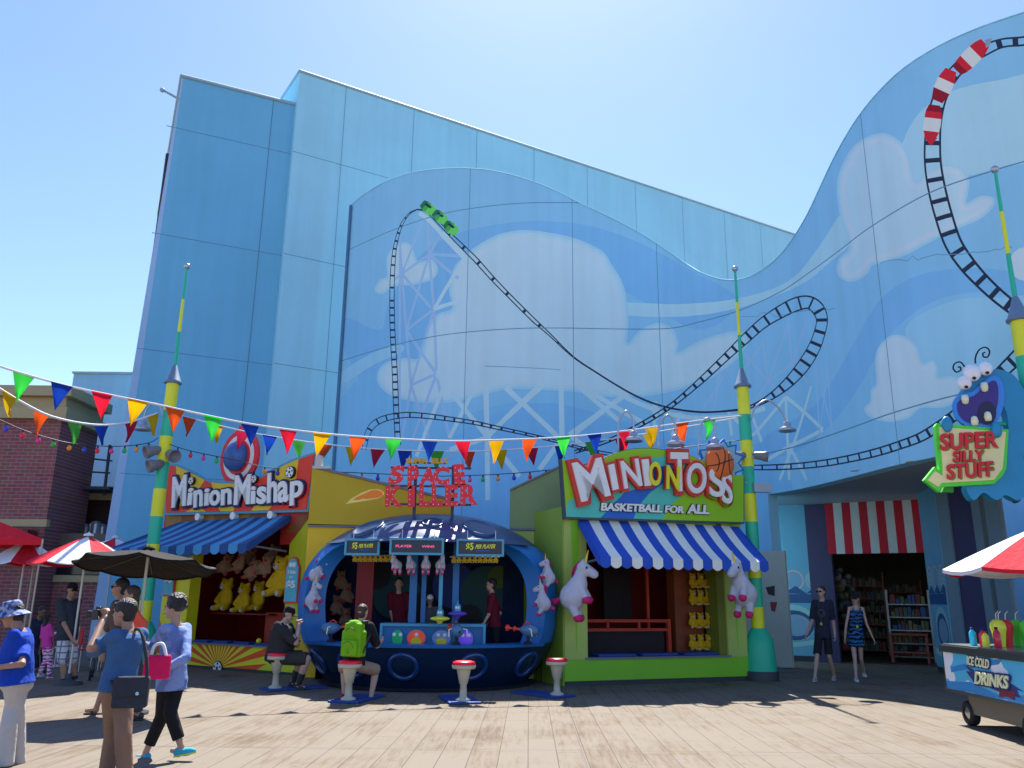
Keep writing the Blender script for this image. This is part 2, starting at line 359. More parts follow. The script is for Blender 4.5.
for px, py in ((346, 88), (414, 109), (477, 128), (534, 147), (587, 165), (635, 181), (682, 197), (724, 212), (760, 224)):
    x = fp.hit(px, py + 4)[0]; b.quad(fp.p(x - .008, 0, .007), fp.p(x + .008, 0, .007), fp.p(x + .008, H2, .007), fp.p(x - .008, H2, .007), 1)
obj('wall', b, [pale, SEAM], BLD)
b = MB(); b.cyl(fp.p(0, H2), fp.p(LL, H2), .07, n=6); b.cyl(fp.p(0, H2), fp.p(0, H2) + pl, .07, n=6); obj('coping', b, cap, BLD)

# ------------------------------------------------------------------ curved mural wall
PLAN = [(341, 361), (387, 347), (431, 337), (468, 332), (515, 328.6), (560, 328), (620, 329), (669, 328.4), (699, 322), (738, 311), (780, 292), (810, 272), (840, 250), (872, 226), (929, 193), (992, 171), (1024, 161.6)]
pl2 = [(-6.45, 28.25)] + [tuple(G(a, c, 9.8))[:2] for a, c in PLAN] + [(10.6, 13.2), (11.8, 12.45), (13.2, 11.9), (15, 11.5)]
pl2 = crom(pl2, 5, closed=False)
SS = [0]
for i in range(1, len(pl2)): SS.append(SS[-1] + math.dist(pl2[i], pl2[i - 1]))
def w_at(s):
    i = 0
    while i < len(SS) - 2 and SS[i + 1] < s: i += 1
    t = (s - SS[i]) / (SS[i + 1] - SS[i]); a, c = pl2[i], pl2[i + 1]
    p = V((a[0] + (c[0] - a[0]) * t, a[1] + (c[1] - a[1]) * t, 0)); d = V((c[0] - a[0], c[1] - a[1], 0)).normalized(); return p, V((d.y, -d.x, 0))
def wmap(s, z, n=0):
    p, nn = w_at(s); return p + V((0, 0, z)) + nn * n
ANG = [p[0] / p[1] for p in pl2]
def W(px, py):
    d = ray(px, py); a = d.x / d.y; i = 0
    while i < len(ANG) - 2 and ANG[i + 1] < a: i += 1
    p, q = pl2[i], pl2[i + 1]; dx, dy = q[0] - p[0], q[1] - p[1]
    t = (d.x * p[1] - d.y * p[0]) / (d.y * dx - d.x * dy); x, y = p[0] + dx * t, p[1] + dy * t
    return (SS[i] + t * (SS[i + 1] - SS[i]), EYE + d.z / d.y * y)
def WS(pts): return [W(*p) for p in pts]
TOP = [(351, 205), (365, 194), (385, 182), (410, 173), (435, 169), (462, 168), (490, 170), (520, 177), (550, 188), (580, 203), (610, 217), (640, 233), (665, 249), (690, 266), (705, 274), (725, 279.5), (745, 278), (762, 270), (780, 255), (795, 235), (808, 213), (822, 183), (838, 150), (858, 117), (880, 90), (905, 67), (940, 45), (980, 27), (1024, 12)]
top = WS(crom(TOP, 3, closed=False)); ZB = 4.4
sl_ = top[0][0]; s_on = W(767, 486)[0]; s_end = SS[-1] - .01
hi = top[-1][1]; top += [(top[-1][0] + 1, hi + .25), (top[-1][0] + 2.2, hi + .3), (s_end, hi)]
OUT = [(sl_, 0), (s_on, 0), (s_on, ZB), (s_end, ZB)] + top[::-1]
MURAL = []          # materials
def mm(rgb, k, nm): MURAL.append(mat('mural_' + nm, tuple(min(.92, c * t) for c, t in zip(srgb(*rgb), (1.53 * k, 1.40 * k, 1.12 * k))), rough=.75, var=.035, scale=.5, bump=.1, bscale=30, spec=.3)); return len(MURAL) - 1
KM = 1.42
m_base = mm((112, 163, 205), KM, 'base'); m_dark = mm((102, 155, 204), KM, 'deep'); m_mid = mm((103, 158, 204), KM, 'mid'); m_pale = mm((140, 178, 210), KM, 'haze'); m_pale2 = mm((124, 170, 208), KM, 'haze_soft')
cl = [mm(c, KM, 'cloud_%d' % i) for i, c in enumerate([(136, 174, 212), (146, 180, 213), (154, 185, 215), (156, 187, 215), (153, 186, 214)])]
cr_ = [mm(c, KM, 'puff_%d' % i) for i, c in enumerate([(140, 176, 212), (152, 184, 214), (162, 189, 215), (158, 187, 214), (152, 183, 212)])]
m_tr = mm((152, 184, 218), KM, 'truss'); m_tr2 = mm((130, 162, 214), KM, 'truss_violet'); m_rail = mm((30, 40, 62), KM, 'rail')
m_seam = mm((72, 112, 142), KM, 'seam'); m_red = mm((170, 28, 44), KM, 'red'); m_cream = mm((205, 190, 185), KM, 'cream'); m_grn = mm((52, 150, 70), KM, 'green'); m_grn2 = mm((88, 180, 84), KM, 'green_light'); m_grey = mm((110, 130, 150), KM, 'grey'); m_line = mm((86, 124, 160), KM, 'line'); m_red2 = mm((120, 16, 34), KM, 'red_dark'); m_grn3 = mm((28, 100, 66), KM, 'green_dark')
SH = []
def P(pts, m, smooth=True, k=5): SH.append((WS(crom(pts, k)) if smooth else WS(pts), m))
def cloud(pts, ms, dpx):
    c = crom(pts, 6)
    for i, m in enumerate(ms):
        q = c
        if i:
            n = len(c); q = []; ar = sum(c[j - 1][0] * c[j][1] - c[j][0] * c[j - 1][1] for j in range(n)); sg = 1 if ar > 0 else -1
            for j in range(n):
                a, e = c[j - 2], c[(j + 2) % n]; dx, dy = e[0] - a[0], e[1] - a[1]; l = math.hypot(dx, dy) or 1
                q.append((c[j][0] - sg * dy / l * dpx * i, c[j][1] + sg * dx / l * dpx * i))
            # drop folded points
            q = [p for j, p in enumerate(q) if min(math.hypot(p[0] - r[0], p[1] - r[1]) for r in c) > dpx * i * .93]
        if len(q) > 4: SH.append((WS(q), m))
# painted sky bands
P([(345, 318), (380, 330), (390, 300), (420, 256), (455, 234), (500, 224), (540, 221), (590, 226), (640, 243), (690, 270), (738, 300), (700, 330), (640, 300), (560, 260), (470, 300), (400, 420), (345, 352)], m_dark)
P([(340, 400), (380, 372), (430, 420), (520, 402), (620, 420), (700, 440), (770, 450), (790, 520), (700, 640), (340, 640), (330, 440)], m_mid)
P([(420, 470), (450, 440), (500, 412), (560, 404), (640, 430), (720, 470), (700, 520), (500, 530)], m_dark)
P([(342, 372), (375, 352), (400, 345), (402, 352), (375, 364), (342, 384)], m_pale2)
P([(622, 303), (680, 304), (740, 298), (790, 280), (820, 245), (842, 214), (852, 240), (830, 262), (800, 285), (745, 306), (690, 316), (625, 315)], m_pale)
P([(900, 160), (915, 118), (950, 92), (1000, 80), (1060, 74), (1070, 150), (1010, 166), (960, 178), (920, 190)], m_pale)
P([(760, 440), (815, 405), (850, 350), (880, 300), (920, 275), (980, 268), (1040, 280), (1040, 300), (980, 292), (930, 303), (890, 335), (860, 385), (835, 420), (800, 450), (770, 456)], m_dark)
P([(905, 330), (950, 302), (1000, 298), (1060, 305), (1070, 420), (1000, 410), (940, 380)], m_pale2)
cloud([(427.5, 327), (438, 314), (452, 308), (449, 290), (453, 270), (462, 258), (478, 245), (500, 234), (525, 230), (551, 233), (577, 239), (602, 251), (612, 265), (622.5, 283), (627.5, 304), (628.4, 322), (627.6, 343), (639, 331), (657, 323), (672, 328), (678.4, 343), (678, 352), (699, 341), (720, 334), (738, 331), (746.7, 336), (746, 347), (735, 361), (714, 376), (690, 386), (660, 394), (630, 397), (600, 396), (577, 392), (544, 390), (511, 389), (486, 394), (460, 401), (427, 403), (398, 398), (382, 389), (377, 376), (385, 363), (405, 358), (420, 357)], cl, 2.6)
cloud([(374.6, 290), (380, 279), (387, 276), (387, 256), (400, 243), (411, 245), (418, 261), (431, 259), (438, 268), (433, 279), (413, 285), (395, 286), (382, 294)], cl[:3], 2)
cloud([(837, 186), (843, 163), (857, 143), (880, 133), (897, 139), (909, 154), (916, 181), (926, 172), (943, 164.5), (960, 167), (969, 179), (968, 194), (967, 203), (980, 196), (993, 197.4), (993, 207), (980, 219), (957, 229), (934, 240), (906, 255), (883, 263), (873, 265), (866, 275), (851, 282), (838, 275), (838, 260), (849, 247), (841, 220)], cr_, 2.4)
cloud([(875, 361), (878.6, 347), (890, 336), (904, 336), (917, 347), (922.5, 363), (932.5, 360), (938, 368), (938, 377), (951, 376), (961, 382), (956, 401), (942, 408), (921, 408), (909, 418), (890, 422), (871, 418), (864, 409), (870, 401), (871, 390), (876, 383)], cr_[:4], 2)
P(circ((1026, 264), 17, 16), cr_[2], False)
# trusses
z6 = lambda x, y: (340 + x / 2.743, 170 + y / 2.743); z7 = lambda x, y: (600 + x / 3.34, 250 + y / 3.34); z3 = lambda x, y: (340 + x / 3.01, 370 + y / 3.01)
def ln(f, pts, w, m):
    for q in stroke(WS([f(*p) for p in pts]), w): SH.append((q, m))
for pts in [[(245, 232), (170, 285)], [(245, 232), (280, 170)], [(245, 232), (345, 238)], [(245, 232), (325, 298)], [(170, 285), (235, 120)], [(170, 285), (163, 180)], [(170, 285), (250, 378)], [(170, 285), (182, 440)], [(258, 382), (182, 440)], [(182, 440), (265, 560)], [(195, 590), (265, 560)], [(195, 590), (258, 382)], [(195, 590), (182, 440)], [(195, 590), (170, 735)], [(195, 590), (245, 735)], [(240, 120), (245, 232), (258, 382), (265, 560), (300, 735)], [(245, 232), (182, 440)], [(265, 560), (200, 735)], [(165, 180), (163, 735)], [(170, 285), (150, 300)]]: ln(z6, pts, .05, m_tr2)
for pts in [[(258, 382), (345, 238)], [(280, 172), (345, 232)], [(258, 382), (325, 360), (390, 350), (455, 350)], [(390, 350), (265, 560)], [(390, 350), (412, 310)], [(390, 285), (397, 540), (403, 735)], [(265, 560), (330, 545), (397, 540)], [(397, 540), (500, 544), (605, 550), (690, 560), (768, 602)], [(397, 540), (522, 427)], [(265, 560), (403, 730)], [(300, 735), (397, 545)], [(403, 730), (605, 550)], [(455, 595), (600, 735)], [(605, 490), (610, 735)], [(635, 730), (768, 625)], [(655, 595), (768, 690)], [(340, 240), (430, 330), (600, 490)]]: ln(z6, pts, .07, m_tr)
for pts in [[(397, 538), (500, 542), (605, 548)]]: ln(z6, pts, .010, m_line)
for pts in [[(640, 10), (440, 205)], [(500, 55), (650, 195)], [(665, 10), (668, 240)], [(440, 0), (445, 392)], [(735, 55), (930, 170)], [(865, 70), (690, 195)], [(948, 95), (950, 150)], [(445, 205), (540, 320)], [(668, 205), (600, 300)], [(330, 10), (230, 260)], [(330, 240), (440, 205)], [(690, 195), (760, 250)]]: ln(z3, pts, .075, m_tr)
for pts in [[(545, 310), (560, 440)], [(640, 380), (560, 440)], [(630, 240), (560, 440)], [(630, 240), (640, 380)], [(690, 230), (640, 380)], [(720, 340), (640, 380)], [(640, 380), (700, 450)], [(480, 345), (560, 440)], [(560, 440), (620, 490)], [(560, 440), (500, 530)], [(430, 392), (340, 540)], [(400, 400), (380, 540)], [(545, 310), (480, 400)]]: ln(z7, pts, .035, m_tr2)
for pts in [[(620, 490), (632, 768)], [(620, 490), (745, 600)], [(705, 455), (600, 768)], [(620, 490), (510, 620)], [(745, 600), (632, 655)], [(632, 655), (690, 768)], [(632, 655), (560, 700)], [(510, 560), (540, 640)], [(430, 540), (440, 620)], [(180, 515), (182, 590)], [(270, 545), (240, 620)], [(440, 555), (510, 620)]]: ln(z7, pts, .05, m_tr)
for pts in [[(755, 320), (785, 745)], [(722, 400), (740, 760)], [(722, 400), (776, 600), (735, 760)], [(760, 400), (735, 600), (783, 740)]]: ln(z7, pts, .022, m_tr2)
# white edge that follows below the drop
ln(lambda x, y: (x, y), crom([(419, 213), (430, 221), (447, 240), (470, 263), (500, 292), (540, 333), (575, 364), (610, 388), (640, 404), (675, 415), (700, 418), (738, 416), (765, 408)], 3, False), .07, m_tr)
def track(pts, wr, gap, rw=.035, tw=.035):
    rw *= .6; tw *= .8
    """painted ladder track: pts (px, py, half width px), gap = sleeper spacing in px"""
    c = crom(pts, 5, closed=False); n = len(c); A = []; B_ = []
    for i in range(n):
        a, e = c[max(i - 1, 0)], c[min(i + 1, n - 1)]; dx, dy = e[0] - a[0], e[1] - a[1]; l = math.hypot(dx, dy) or 1; h = c[i][2]
        A.append((c[i][0] - dy / l * h, c[i][1] + dx / l * h)); B_.append((c[i][0] + dy / l * h, c[i][1] - dx / l * h))
    for e in (A, B_):
        for q in stroke(WS(e), rw): SH.append((q, m_rail))
    acc = 0
    for i in range(1, n):
        acc += math.hypot(c[i][0] - c[i - 1][0], c[i][1] - c[i - 1][1])
        if acc >= gap:
            acc = 0
            for q in stroke(WS([A[i], B_[i]]), tw): SH.append((q, m_rail))
track([(398, 445, 2.6), (396, 405, 2.6), (394.5, 367, 2.5), (392.5, 330, 2.4), (392, 294, 2.2), (393, 265, 2), (395.5, 245, 1.6), (401, 226, 1.2), (409, 214, .6), (417, 209.5, .2)], 1, 7, .03, .04)
track([(417, 209.5, .2), (425.7, 211, .6), (434.8, 219, 1), (445.7, 230, 1.3), (456.7, 241, 1.8), (475, 259, 2.2), (493, 279, 2), (511, 297.6, 1.8), (533, 319.5, 1.8), (549, 334, 1.1), (573, 356.7, .4), (595, 371.6, .3), (618, 386, .3), (636, 396, .4), (654, 403.5, .4), (675, 409, .4), (699, 412, .4), (720, 411.6, .4), (745, 409, .6)], 1, 19, .03, .06)
track([(745, 409, .8), (761.7, 402, 2), (776, 393, 3.5), (790, 381, 5), (803, 366, 6), (813, 350, 6), (819, 335, 5.5), (822, 320, 5.5), (818, 309, 6.2), (809, 302.5, 6), (797, 304, 6.5), (782, 311, 6), (763, 323, 5), (745, 339, 4.5), (727, 356, 3.5), (706, 376, 3), (688, 392, 2.4), (672, 405, 2), (654, 417, 2), (636, 427, 1.8), (610, 440, 1.6), (575, 452, 1.4)], 1, 9.5, .035, .05)
track([(364, 450, 2), (366.5, 437, 2.5), (373, 425, 3), (386.5, 418, 2.8), (406, 415, 2.5), (426, 416, 2.4), (449.5, 419, 2), (473, 422.5, 1.7), (496, 427.5, 1.5), (526, 434, 1.3), (555, 441, 1.2), (585, 449, 1.2), (620, 456, 1.5), (670, 463, 1.8), (720, 466.5, 2), (755, 467.5, 2.2), (791, 466.5, 2.6), (822, 463.5, 3), (848, 459, 3.2), (876, 452.5, 3.6), (900, 445, 3.8), (923, 436, 4.2), (951, 418, 4.8), (975, 399, 5.2), (1003, 371, 6), (1024, 350, 7), (1045, 325, 7)], 1, 9, .03, .04)
track([(1070, 33, 5), (1046, 36, 4), (1024, 41, 4), (1003, 43, 4), (985, 50, 5), (965, 62, 5.5), (949, 80, 6), (939, 100, 6.5), (934, 122, 7), (932.5, 143, 7.6), (933, 165, 8), (937, 190, 8.4), (944, 217, 8.4), (953, 243, 8.2), (966, 263, 7.8), (981, 280, 7), (998, 296, 6.5), (1016, 310, 6), (1038, 324, 6)], 1, 16, .035, .06)
# ride cars painted on the wall (empty)
def car(c0, c1, h, stripes, m_):
    (x0, y0), (x1, y1) = c0, c1; dx, dy = x1 - x0, y1 - y0; l = math.hypot(dx, dy); nx, ny = -dy / l, dx / l; k = len(stripes)
    for i, mt in enumerate(stripes):
        t0, t1 = i / k, (i + 1) / k; r = lambda t: h * (1 - .35 * abs(2 * t - 1) ** 3)
        pts = [(x0 + dx * t0 + nx * r(t0), y0 + dy * t0 + ny * r(t0)), (x0 + dx * t1 + nx * r(t1), y0 + dy * t1 + ny * r(t1)), (x0 + dx * t1 - nx * r(t1), y0 + dy * t1 - ny * r(t1)), (x0 + dx * t0 - nx * r(t0), y0 + dy * t0 - ny * r(t0))]
        SH.append((WS(pts), mt))
car((934.5, 105), (930.5, 138), 8.6, [m_red2, m_red, m_cream, m_cream, m_red], 0); P([(924, 137), (937.5, 138), (931, 146)], m_red, False)
car((951, 70), (937, 101), 9, [m_red, m_cream, m_red2], 0); car((985, 43), (957, 71), 8.8, [m_red, m_red, m_cream, m_cream, m_red, m_red2], 0); P([(985, 40), (992, 38), (990, 45), (986, 48)], m_grey, False)
for c in ((428, 208), (440, 217), (451, 228)):
    car((c[0] - 6, c[1] - 5), (c[0] + 6, c[1] + 5), 5.4, [m_grn3, m_grn, m_grn2, m_grn2], 0); P([(c[0] - 2, c[1] - 5.5), (c[0] + 4, c[1] - 1), (c[0] + 2, c[1] + .5), (c[0] - 3, c[1] - 3)], m_rail, False)
# panel seams
for z in (5.5, 9.8, 14.1):
    n = 90; pts = [(sl_ + (s_end - sl_) * i / n, z) for i in range(n + 1)]
    if z == 14.1:
        s1 = W(583, 206)[0]; pts = [p for p in pts if p[0] < s1 or p[0] > W(838, 150)[0] + 2.2]
        pts = [p for p in pts if p[0] < s1]
    if z == 5.5: pts = [p for p in pts if p[0] > W(700, 460)[0]]
    for q in stroke(pts, .014): SH.append((q, m_seam))
for px, py in ((467, 300), (573, 300), (660, 340), (873, 226)):
    s = W(px, py)[0]; SH.append(([(s - .01, .1), (s + .01, .1), (s + .01, 30), (s - .01, 30)], m_seam))
# hairline cracks
random.seed(3)
for x0, x1, y in ((742, 836, 318), (880, 1018, 262)):
    pts = []; x = x0
    while x < x1: pts.append((x, y + random.uniform(-3, 3) - (x - x0) * .12)); x += random.uniform(4, 10)
    for q in stroke(WS(pts), .008): SH.append((q, m_line))
b = MB(); lines = [((s, -1), (s, 40)) for s in SS[1:-1]]
paint(b, OUT, SH, lambda s, z: wmap(s, z, 0), lines, 0)
nb = len(b.f)
rim = []                                             # back face and rim, 0.35 m thick
def dens(pts):
    o = []
    for i in range(len(pts)):
        a, c = pts[i], pts[(i + 1) % len(pts)]; k = max(1, int(abs(c[0] - a[0]) / .5))
        o += [(a[0] + (c[0] - a[0]) * j / k, a[1] + (c[1] - a[1]) * j / k) for j in range(k)]
    return o
r_ = dens(OUT); K = len(r_)
b.add([wmap(*p, 0) for p in r_] + [wmap(*p, -.35) for p in r_], [(i, (i + 1) % K, K + (i + 1) % K, K + i) for i in range(K)], 0)
b2 = MB(); paint(b2, OUT, [], lambda s, z: wmap(s, z, -.35), lines, 0); b.add(b2.v, b2.f, 0)
MUR = thing('mural_wall', 'curved light blue wall with a wavy top painted with clouds and a looping roller coaster', 'mural wall', tuple(wmap(12, 0, -.2)))
obj('wall', b, MURAL, MUR)
b = MB(); e = [wmap(*p, .01) for p in top]; b.tube([p + V((0, 0, -.01)) for p in e], .014, 5); obj('coping', b, MURAL[0], MUR)
b = MB(); a, z = W(352, 206); b.tube([wmap(a, 0, .06), wmap(a, z, .06)], .055, 8); obj('downpipe', b, mat('pipe_blue', (.13, .25, .36)), MUR)
# ------------------------------------------------------------------ gift shop under the overhang
SHOP = thing('gift_shop', 'gift shop under the curved overhang with a red and white striped valance', 'shop', (10, 23, 0))
S0 = G(770, 660); S1 = G(938, 667); fs = Fr(S0, S1)
sof = mat('soffit_paint', (.30, .38, .44), var=.05); b = MB()
n = 50; ss = [s_on + (s_end - s_on) * i / n for i in range(n + 1)]
front = [wmap(s, ZB + .002, -.3) for s in ss]; back = []
Bk = [fs.p(-.3, ZB), fs.p(fs.L * .5, ZB), fs.p(fs.L + .2, ZB), V((12.5, 19, ZB)), V((15.5, 14, ZB))]
for i in range(n + 1):
    t = i / n * (len(Bk) - 1); k = min(int(t), len(Bk) - 2); back.append(Bk[k].lerp(Bk[k + 1], t - k) + V((0, 0, .004)))
b.add(front + back, [(i, i + 1, n + 2 + i, n + 1 + i) for i in range(n)], 0)
b.add([p + V((0, 0, .5)) for p in front + back], [(i, i + 1, n + 2 + i, n + 1 + i) for i in range(n)], 0)
obj('soffit', b, sof, SHOP)
for i, (px, py) in enumerate(((910, 462), (855, 471), (1000, 440), (960, 452))):
    c = G(px, py, ZB - .012); b = MB(); b.cyl(c, c + V((0, 0, .02)), .09, n=14); obj('downlight', b, mat('downlight_glass', (.6, .6, .55), rough=.3, var=0), SHOP)
# frontage
wb = paintm('shop_blue', (88, 146, 200), .72, rough=.6, var=.05); wnavy = paintm('wave_navy', (32, 66, 128), .8); wlil = paintm('wave_lilac', (135, 145, 200), .6); wpale = paintm('wave_pale', (140, 185, 215), .62); purp = mat('plum_paint', (.055, .04, .11)); win = mat('doorway_dark', (.012, .012, .016), var=0)
def spiral(c, r, turns=1.6, k=26, sgn=1): return [(c[0] + sgn * r * (1 - i / k * .85) * math.cos(turns * 2 * PI * i / k + 2.2), c[1] + r * (1 - i / k * .85) * math.sin(turns * 2 * PI * i / k + 2.2)) for i in range(k + 1)]
def waves(fr, x0, x1, zt=2.6):
    sh = []; c = (x0 + x1) / 2; w = x1 - x0
    sh.append(([(x0 - 1, zt - .75), (x1 + 1, zt - .75), (x1 + 1, zt - 1.0), (x0 - 1, zt - 1.0)], 1))
    for i in range(-1, 3):
        cc = (x0 + .30 + i * .62, zt - .36); sh.append((circ(cc, .34), 2)); sh.append((circ(cc, .29), 3)); sh.append((circ(cc, .25), 2))
        for q in stroke(spiral(cc, .22), .03): sh.append((q, 0 if i % 2 else 3))
        sh.append(([(cc[0] - .3, zt - .72), (cc[0] + .05, zt - .52), (cc[0] + .38, zt - .76)], 1))
    sh.append((circ((c + .15, zt - 1.55), .62, ry=.5), 3)); sh.append((circ((c + .15, zt - 1.62), .54, ry=.42), 1)); sh.append((circ((c + .2, zt - 1.62), .42, ry=.3), 2))
    for q in stroke(spiral((c + .25, zt - 1.6), .27), .04): sh.append((q, 0))
    sh.append((crom([(x0 - .5, zt - 1.95), (c, zt - 2.1), (x1 + .5, zt - 1.9), (x1 + .5, zt - 2.02), (c, zt - 2.22), (x0 - .5, zt - 2.1)], 4), 3))
    return sh
def panel(fr, x0, x1, z0, z1, sh, mats, name, parent, thick=.12, n=0):
    b = MB(); paint(b, [(x0, z0), (x1, z0), (x1, z1), (x0, z1)], sh, lambda s, z: fr.p(s, z, n))
    fr.box(b, x0, x1, z0, z1, n - thick, n - .004, 0); return obj(name, b, mats, parent)
xa = fs.hit(812, 600)[0]; x1 = fs.hit(815, 560)[0]
panel(fs, -1.2, xa, .15, ZB, waves(fs, -.1, xa), [wb, wnavy, wlil, wpale], 'wave_panel', SHOP)
b = MB(); fs.box(b, -1.2, xa, 0, .15, -.12, -.01); obj('plinth', b, mat('plinth_dark', (.03, .035, .045)), SHOP)
xb = fs.hit(832, 560)[0]; xc = fs.hit(925, 560)[0]; zt = fs.hit(870, 484)[1]
b = MB(); fs.box(b, xa, xb, 0, ZB, -.25, .08); obj('pilaster', b, purp, SHOP)
b = MB(); fs.box(b, xb, xc + .1, zt + .02, ZB, -.2, .0); obj('lintel', b, mat('lintel_grey', (.25, .33, .4)), SHOP)
# striped valance hanging in the doorway
red = paintm('valance_red', (150, 24, 48), .9, rough=.8); wht = mat('valance_white', (.66, .68, .66), rough=.8, bump=.2)
b = MB(); x0, z0_ = fs.hit(823, 555); x1 = xc + .05; zb_ = fs.hit(870, 554)[1]; k = 11; st = (x1 - xb + .05) / k
xs0 = xb - .05
for i in range(k):
    a, e = xs0 + i * st, xs0 + (i + 1) * st; m = i % 2
    b.quad(fs.p(a, zt + .05, .12), fs.p(e, zt + .05, .12), fs.p(e, zb_, .3), fs.p(a, zb_, .3), m); b.quad(fs.p(a, zt + .05, .10), fs.p(e, zt + .05, .10), fs.p(e, zb_, .28), fs.p(a, zb_, .28), m)
obj('valance', b, [red, wht], SHOP)
# interior
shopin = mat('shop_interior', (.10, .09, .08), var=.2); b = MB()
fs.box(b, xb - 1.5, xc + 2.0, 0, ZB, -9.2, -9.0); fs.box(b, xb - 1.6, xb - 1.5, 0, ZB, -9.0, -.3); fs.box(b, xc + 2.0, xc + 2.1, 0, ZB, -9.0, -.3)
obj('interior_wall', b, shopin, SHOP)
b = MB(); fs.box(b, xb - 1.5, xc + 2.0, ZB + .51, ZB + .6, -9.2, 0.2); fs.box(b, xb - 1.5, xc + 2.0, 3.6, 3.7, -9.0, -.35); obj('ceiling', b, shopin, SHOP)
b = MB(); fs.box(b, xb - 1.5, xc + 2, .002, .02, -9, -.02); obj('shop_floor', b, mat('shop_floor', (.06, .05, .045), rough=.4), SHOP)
for i in range(3):
    b = MB(); c = fs.p(xb + .6 + i * 1.1, 3.55, -3.0 - i); b.lathe([(.02, .05), (.10, 0), (.12, -.08), (.0, -.085)], c, 12); obj('lamp', b, mat('shop_lamp', (.9, .8, .6), emit=(1, .75, .4), es=.9, var=0), SHOP)
goods_m = [mat('goods_a', (.16, .03, .025)), mat('goods_b', (.03, .06, .15)), mat('goods_c', (.16, .12, .03)), mat('goods_d', (.16, .15, .14)), mat('goods_e', (.05, .09, .05))]
def shelf(px, base_y, w, h, depth_n, label, frame_m, rows=5, green=False):
    c = fs.p(px, 0, depth_n); t = thing('shelving_unit', label, 'shelf', c, math.atan2(fs.u.y, fs.u.x), 'shelves inside the gift shop')
    b = MB()
    for x in (-w / 2, w / 2): b = MB(); b.box((x, 0, h / 2), (.05, .4, h)); obj('upright', b, frame_m, t, False)
    b = MB(); g_ = MB()
    for r in range(rows):
        z = .15 + (h - .2) * r / rows; b.box((0, 0, z), (w - .06, .38, .03)); x = -w / 2 + .08
        while x < w / 2 - .1:
            ww = random.uniform(.07, .16); hh = random.uniform(.12, (h - .2) / rows - .08)
            g_.box((x + ww / 2, random.uniform(-.08, .02), z + .017 + hh / 2), (ww * .85, .22, hh), random.randrange(5)); x += ww
    obj('shelf_board', b, frame_m, t, False); o = obj('goods', g_, goods_m, t, False); o['kind'] = 'stuff'; return t
wd = mat('shop_wood', (.22, .09, .04)); stl = mat('shop_white_frame', (.4, .42, .42))
xx = fs.hit(912, 610, -.9)[0]
shelf(fs.hit(902, 600, -1.6)[0] + .15, 0, 1.1, 2.0, -1.6, 'white wire shelf of jars just inside the right side of the shop doorway', stl, 5)
shelf(fs.hit(840, 560, -4)[0], 0, 2.4, 2.6, -4.5, 'tall dim shelf of colourful goods deep inside the shop on the left', wd, 6)
shelf(fs.hit(880, 560, -5)[0], 0, 2.2, 2.4, -6.0, 'tall dim shelf of goods at the back centre of the shop', wd, 6)
t = thing('display_table', 'red wooden display table with folded goods inside the shop door', 'table', fs.p(fs.hit(905, 640, -1.0)[0] + .1, 0, -1.05), math.atan2(fs.u.y, fs.u.x))
b = MB(); b.box((0, 0, .78), (1.0, .5, .05)); b.box((0, 0, .3), (1, .5, .04)); obj('tabletop', b, mat('red_wood', (.28, .05, .03)), t, False)
for sx in (-.45, .45):
    for sy in (-.2, .2): b = MB(); b.box((sx, sy, .377), (.05, .05, .754)); obj('leg', b, MT['red_wood'], t, False)
# plush heap rack left in doorway
b = MB()
for i in range(55): b.ell(fs.p(xb + random.uniform(-.05, .35), random.uniform(.3, 2.6), -1.2 + random.uniform(-.2, .2)), (random.uniform(.05, .12), random.uniform(.05, .1), random.uniform(.06, .14)), m=random.randrange(5), n=8, k=6)
tag(obj('merchandise_rack', b, goods_m), 'crowded rack of red, blue and white goods at the left edge of the shop doorway', 'merchandise', kind='stuff')
# blue pier at the corner with waves, then glazed wall coming forward
c0 = G(938, 671); c1 = G(956, 677); fc = Fr(c0, c1)
panel(fc, 0, fc.L, .12, ZB, waves(fc, 0, fc.L), [wb, wnavy, wlil, wpale], 'corner_pier', SHOP, .5)
b = MB(); fc.box(b, 0, fc.L, 0, .12, -.5, -.01); obj('plinth', b, MT['plinth_dark'], SHOP)
g0 = fc.p(fc.L, 0, -.05); g1 = V((11.05, 15.6, 0)); fg = Fr(g0, g1); frm = mat('frame_grey_blue', (.17, .25, .29)); 
b = MB(); fg.box(b, 0, fg.L + 2.5, 0, .45, -.1, 0); obj('stall_riser', b, frm, SHOP)
xs = [fg.hit(p, 560)[0] for p in (948, 958, 976, 994, 1008)]
b = MB(); fg.box(b, 0, xs[0] + .25, .45, ZB, -.1, .02); obj('window_frame', b, frm, SHOP)
b = MB(); fg.box(b, xs[0] + .25, xs[2] + .1, .45, ZB, -.12, -.02); obj('plum_panel', b, purp, SHOP)
b = MB(); fg.box(b, xs[2] + .1, xs[2] + .35, .45, ZB, -.1, .03); fg.box(b, xs[2] + .5, xs[2] + .9, .45, ZB, -.1, .03); fg.box(b, xs[2] + .1, fg.L + 2.5, 4.1, ZB, -.1, .025); obj('window_frame', b, frm, SHOP)
b = MB(); fg.box(b, xs[2] + .9, fg.L + 2.5, .45, 4.1, -.05, -.03); obj('window_glass', b, mat('shop_glass', (.55, .65, .65), rough=.03, var=0, trans=.9, spec=.5), SHOP)
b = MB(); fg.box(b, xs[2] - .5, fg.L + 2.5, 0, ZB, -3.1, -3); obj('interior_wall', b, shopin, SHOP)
b = MB()
for i in range(60): b.ell(fg.p(random.uniform(xs[2] + .9, fg.L + 2), random.uniform(.5, 2.3), random.uniform(-1.2, -.5)), random.uniform(.08, .2), m=random.randrange(5), n=8, k=6)
o = obj('window_display', b, goods_m, SHOP); o['kind'] = 'stuff'
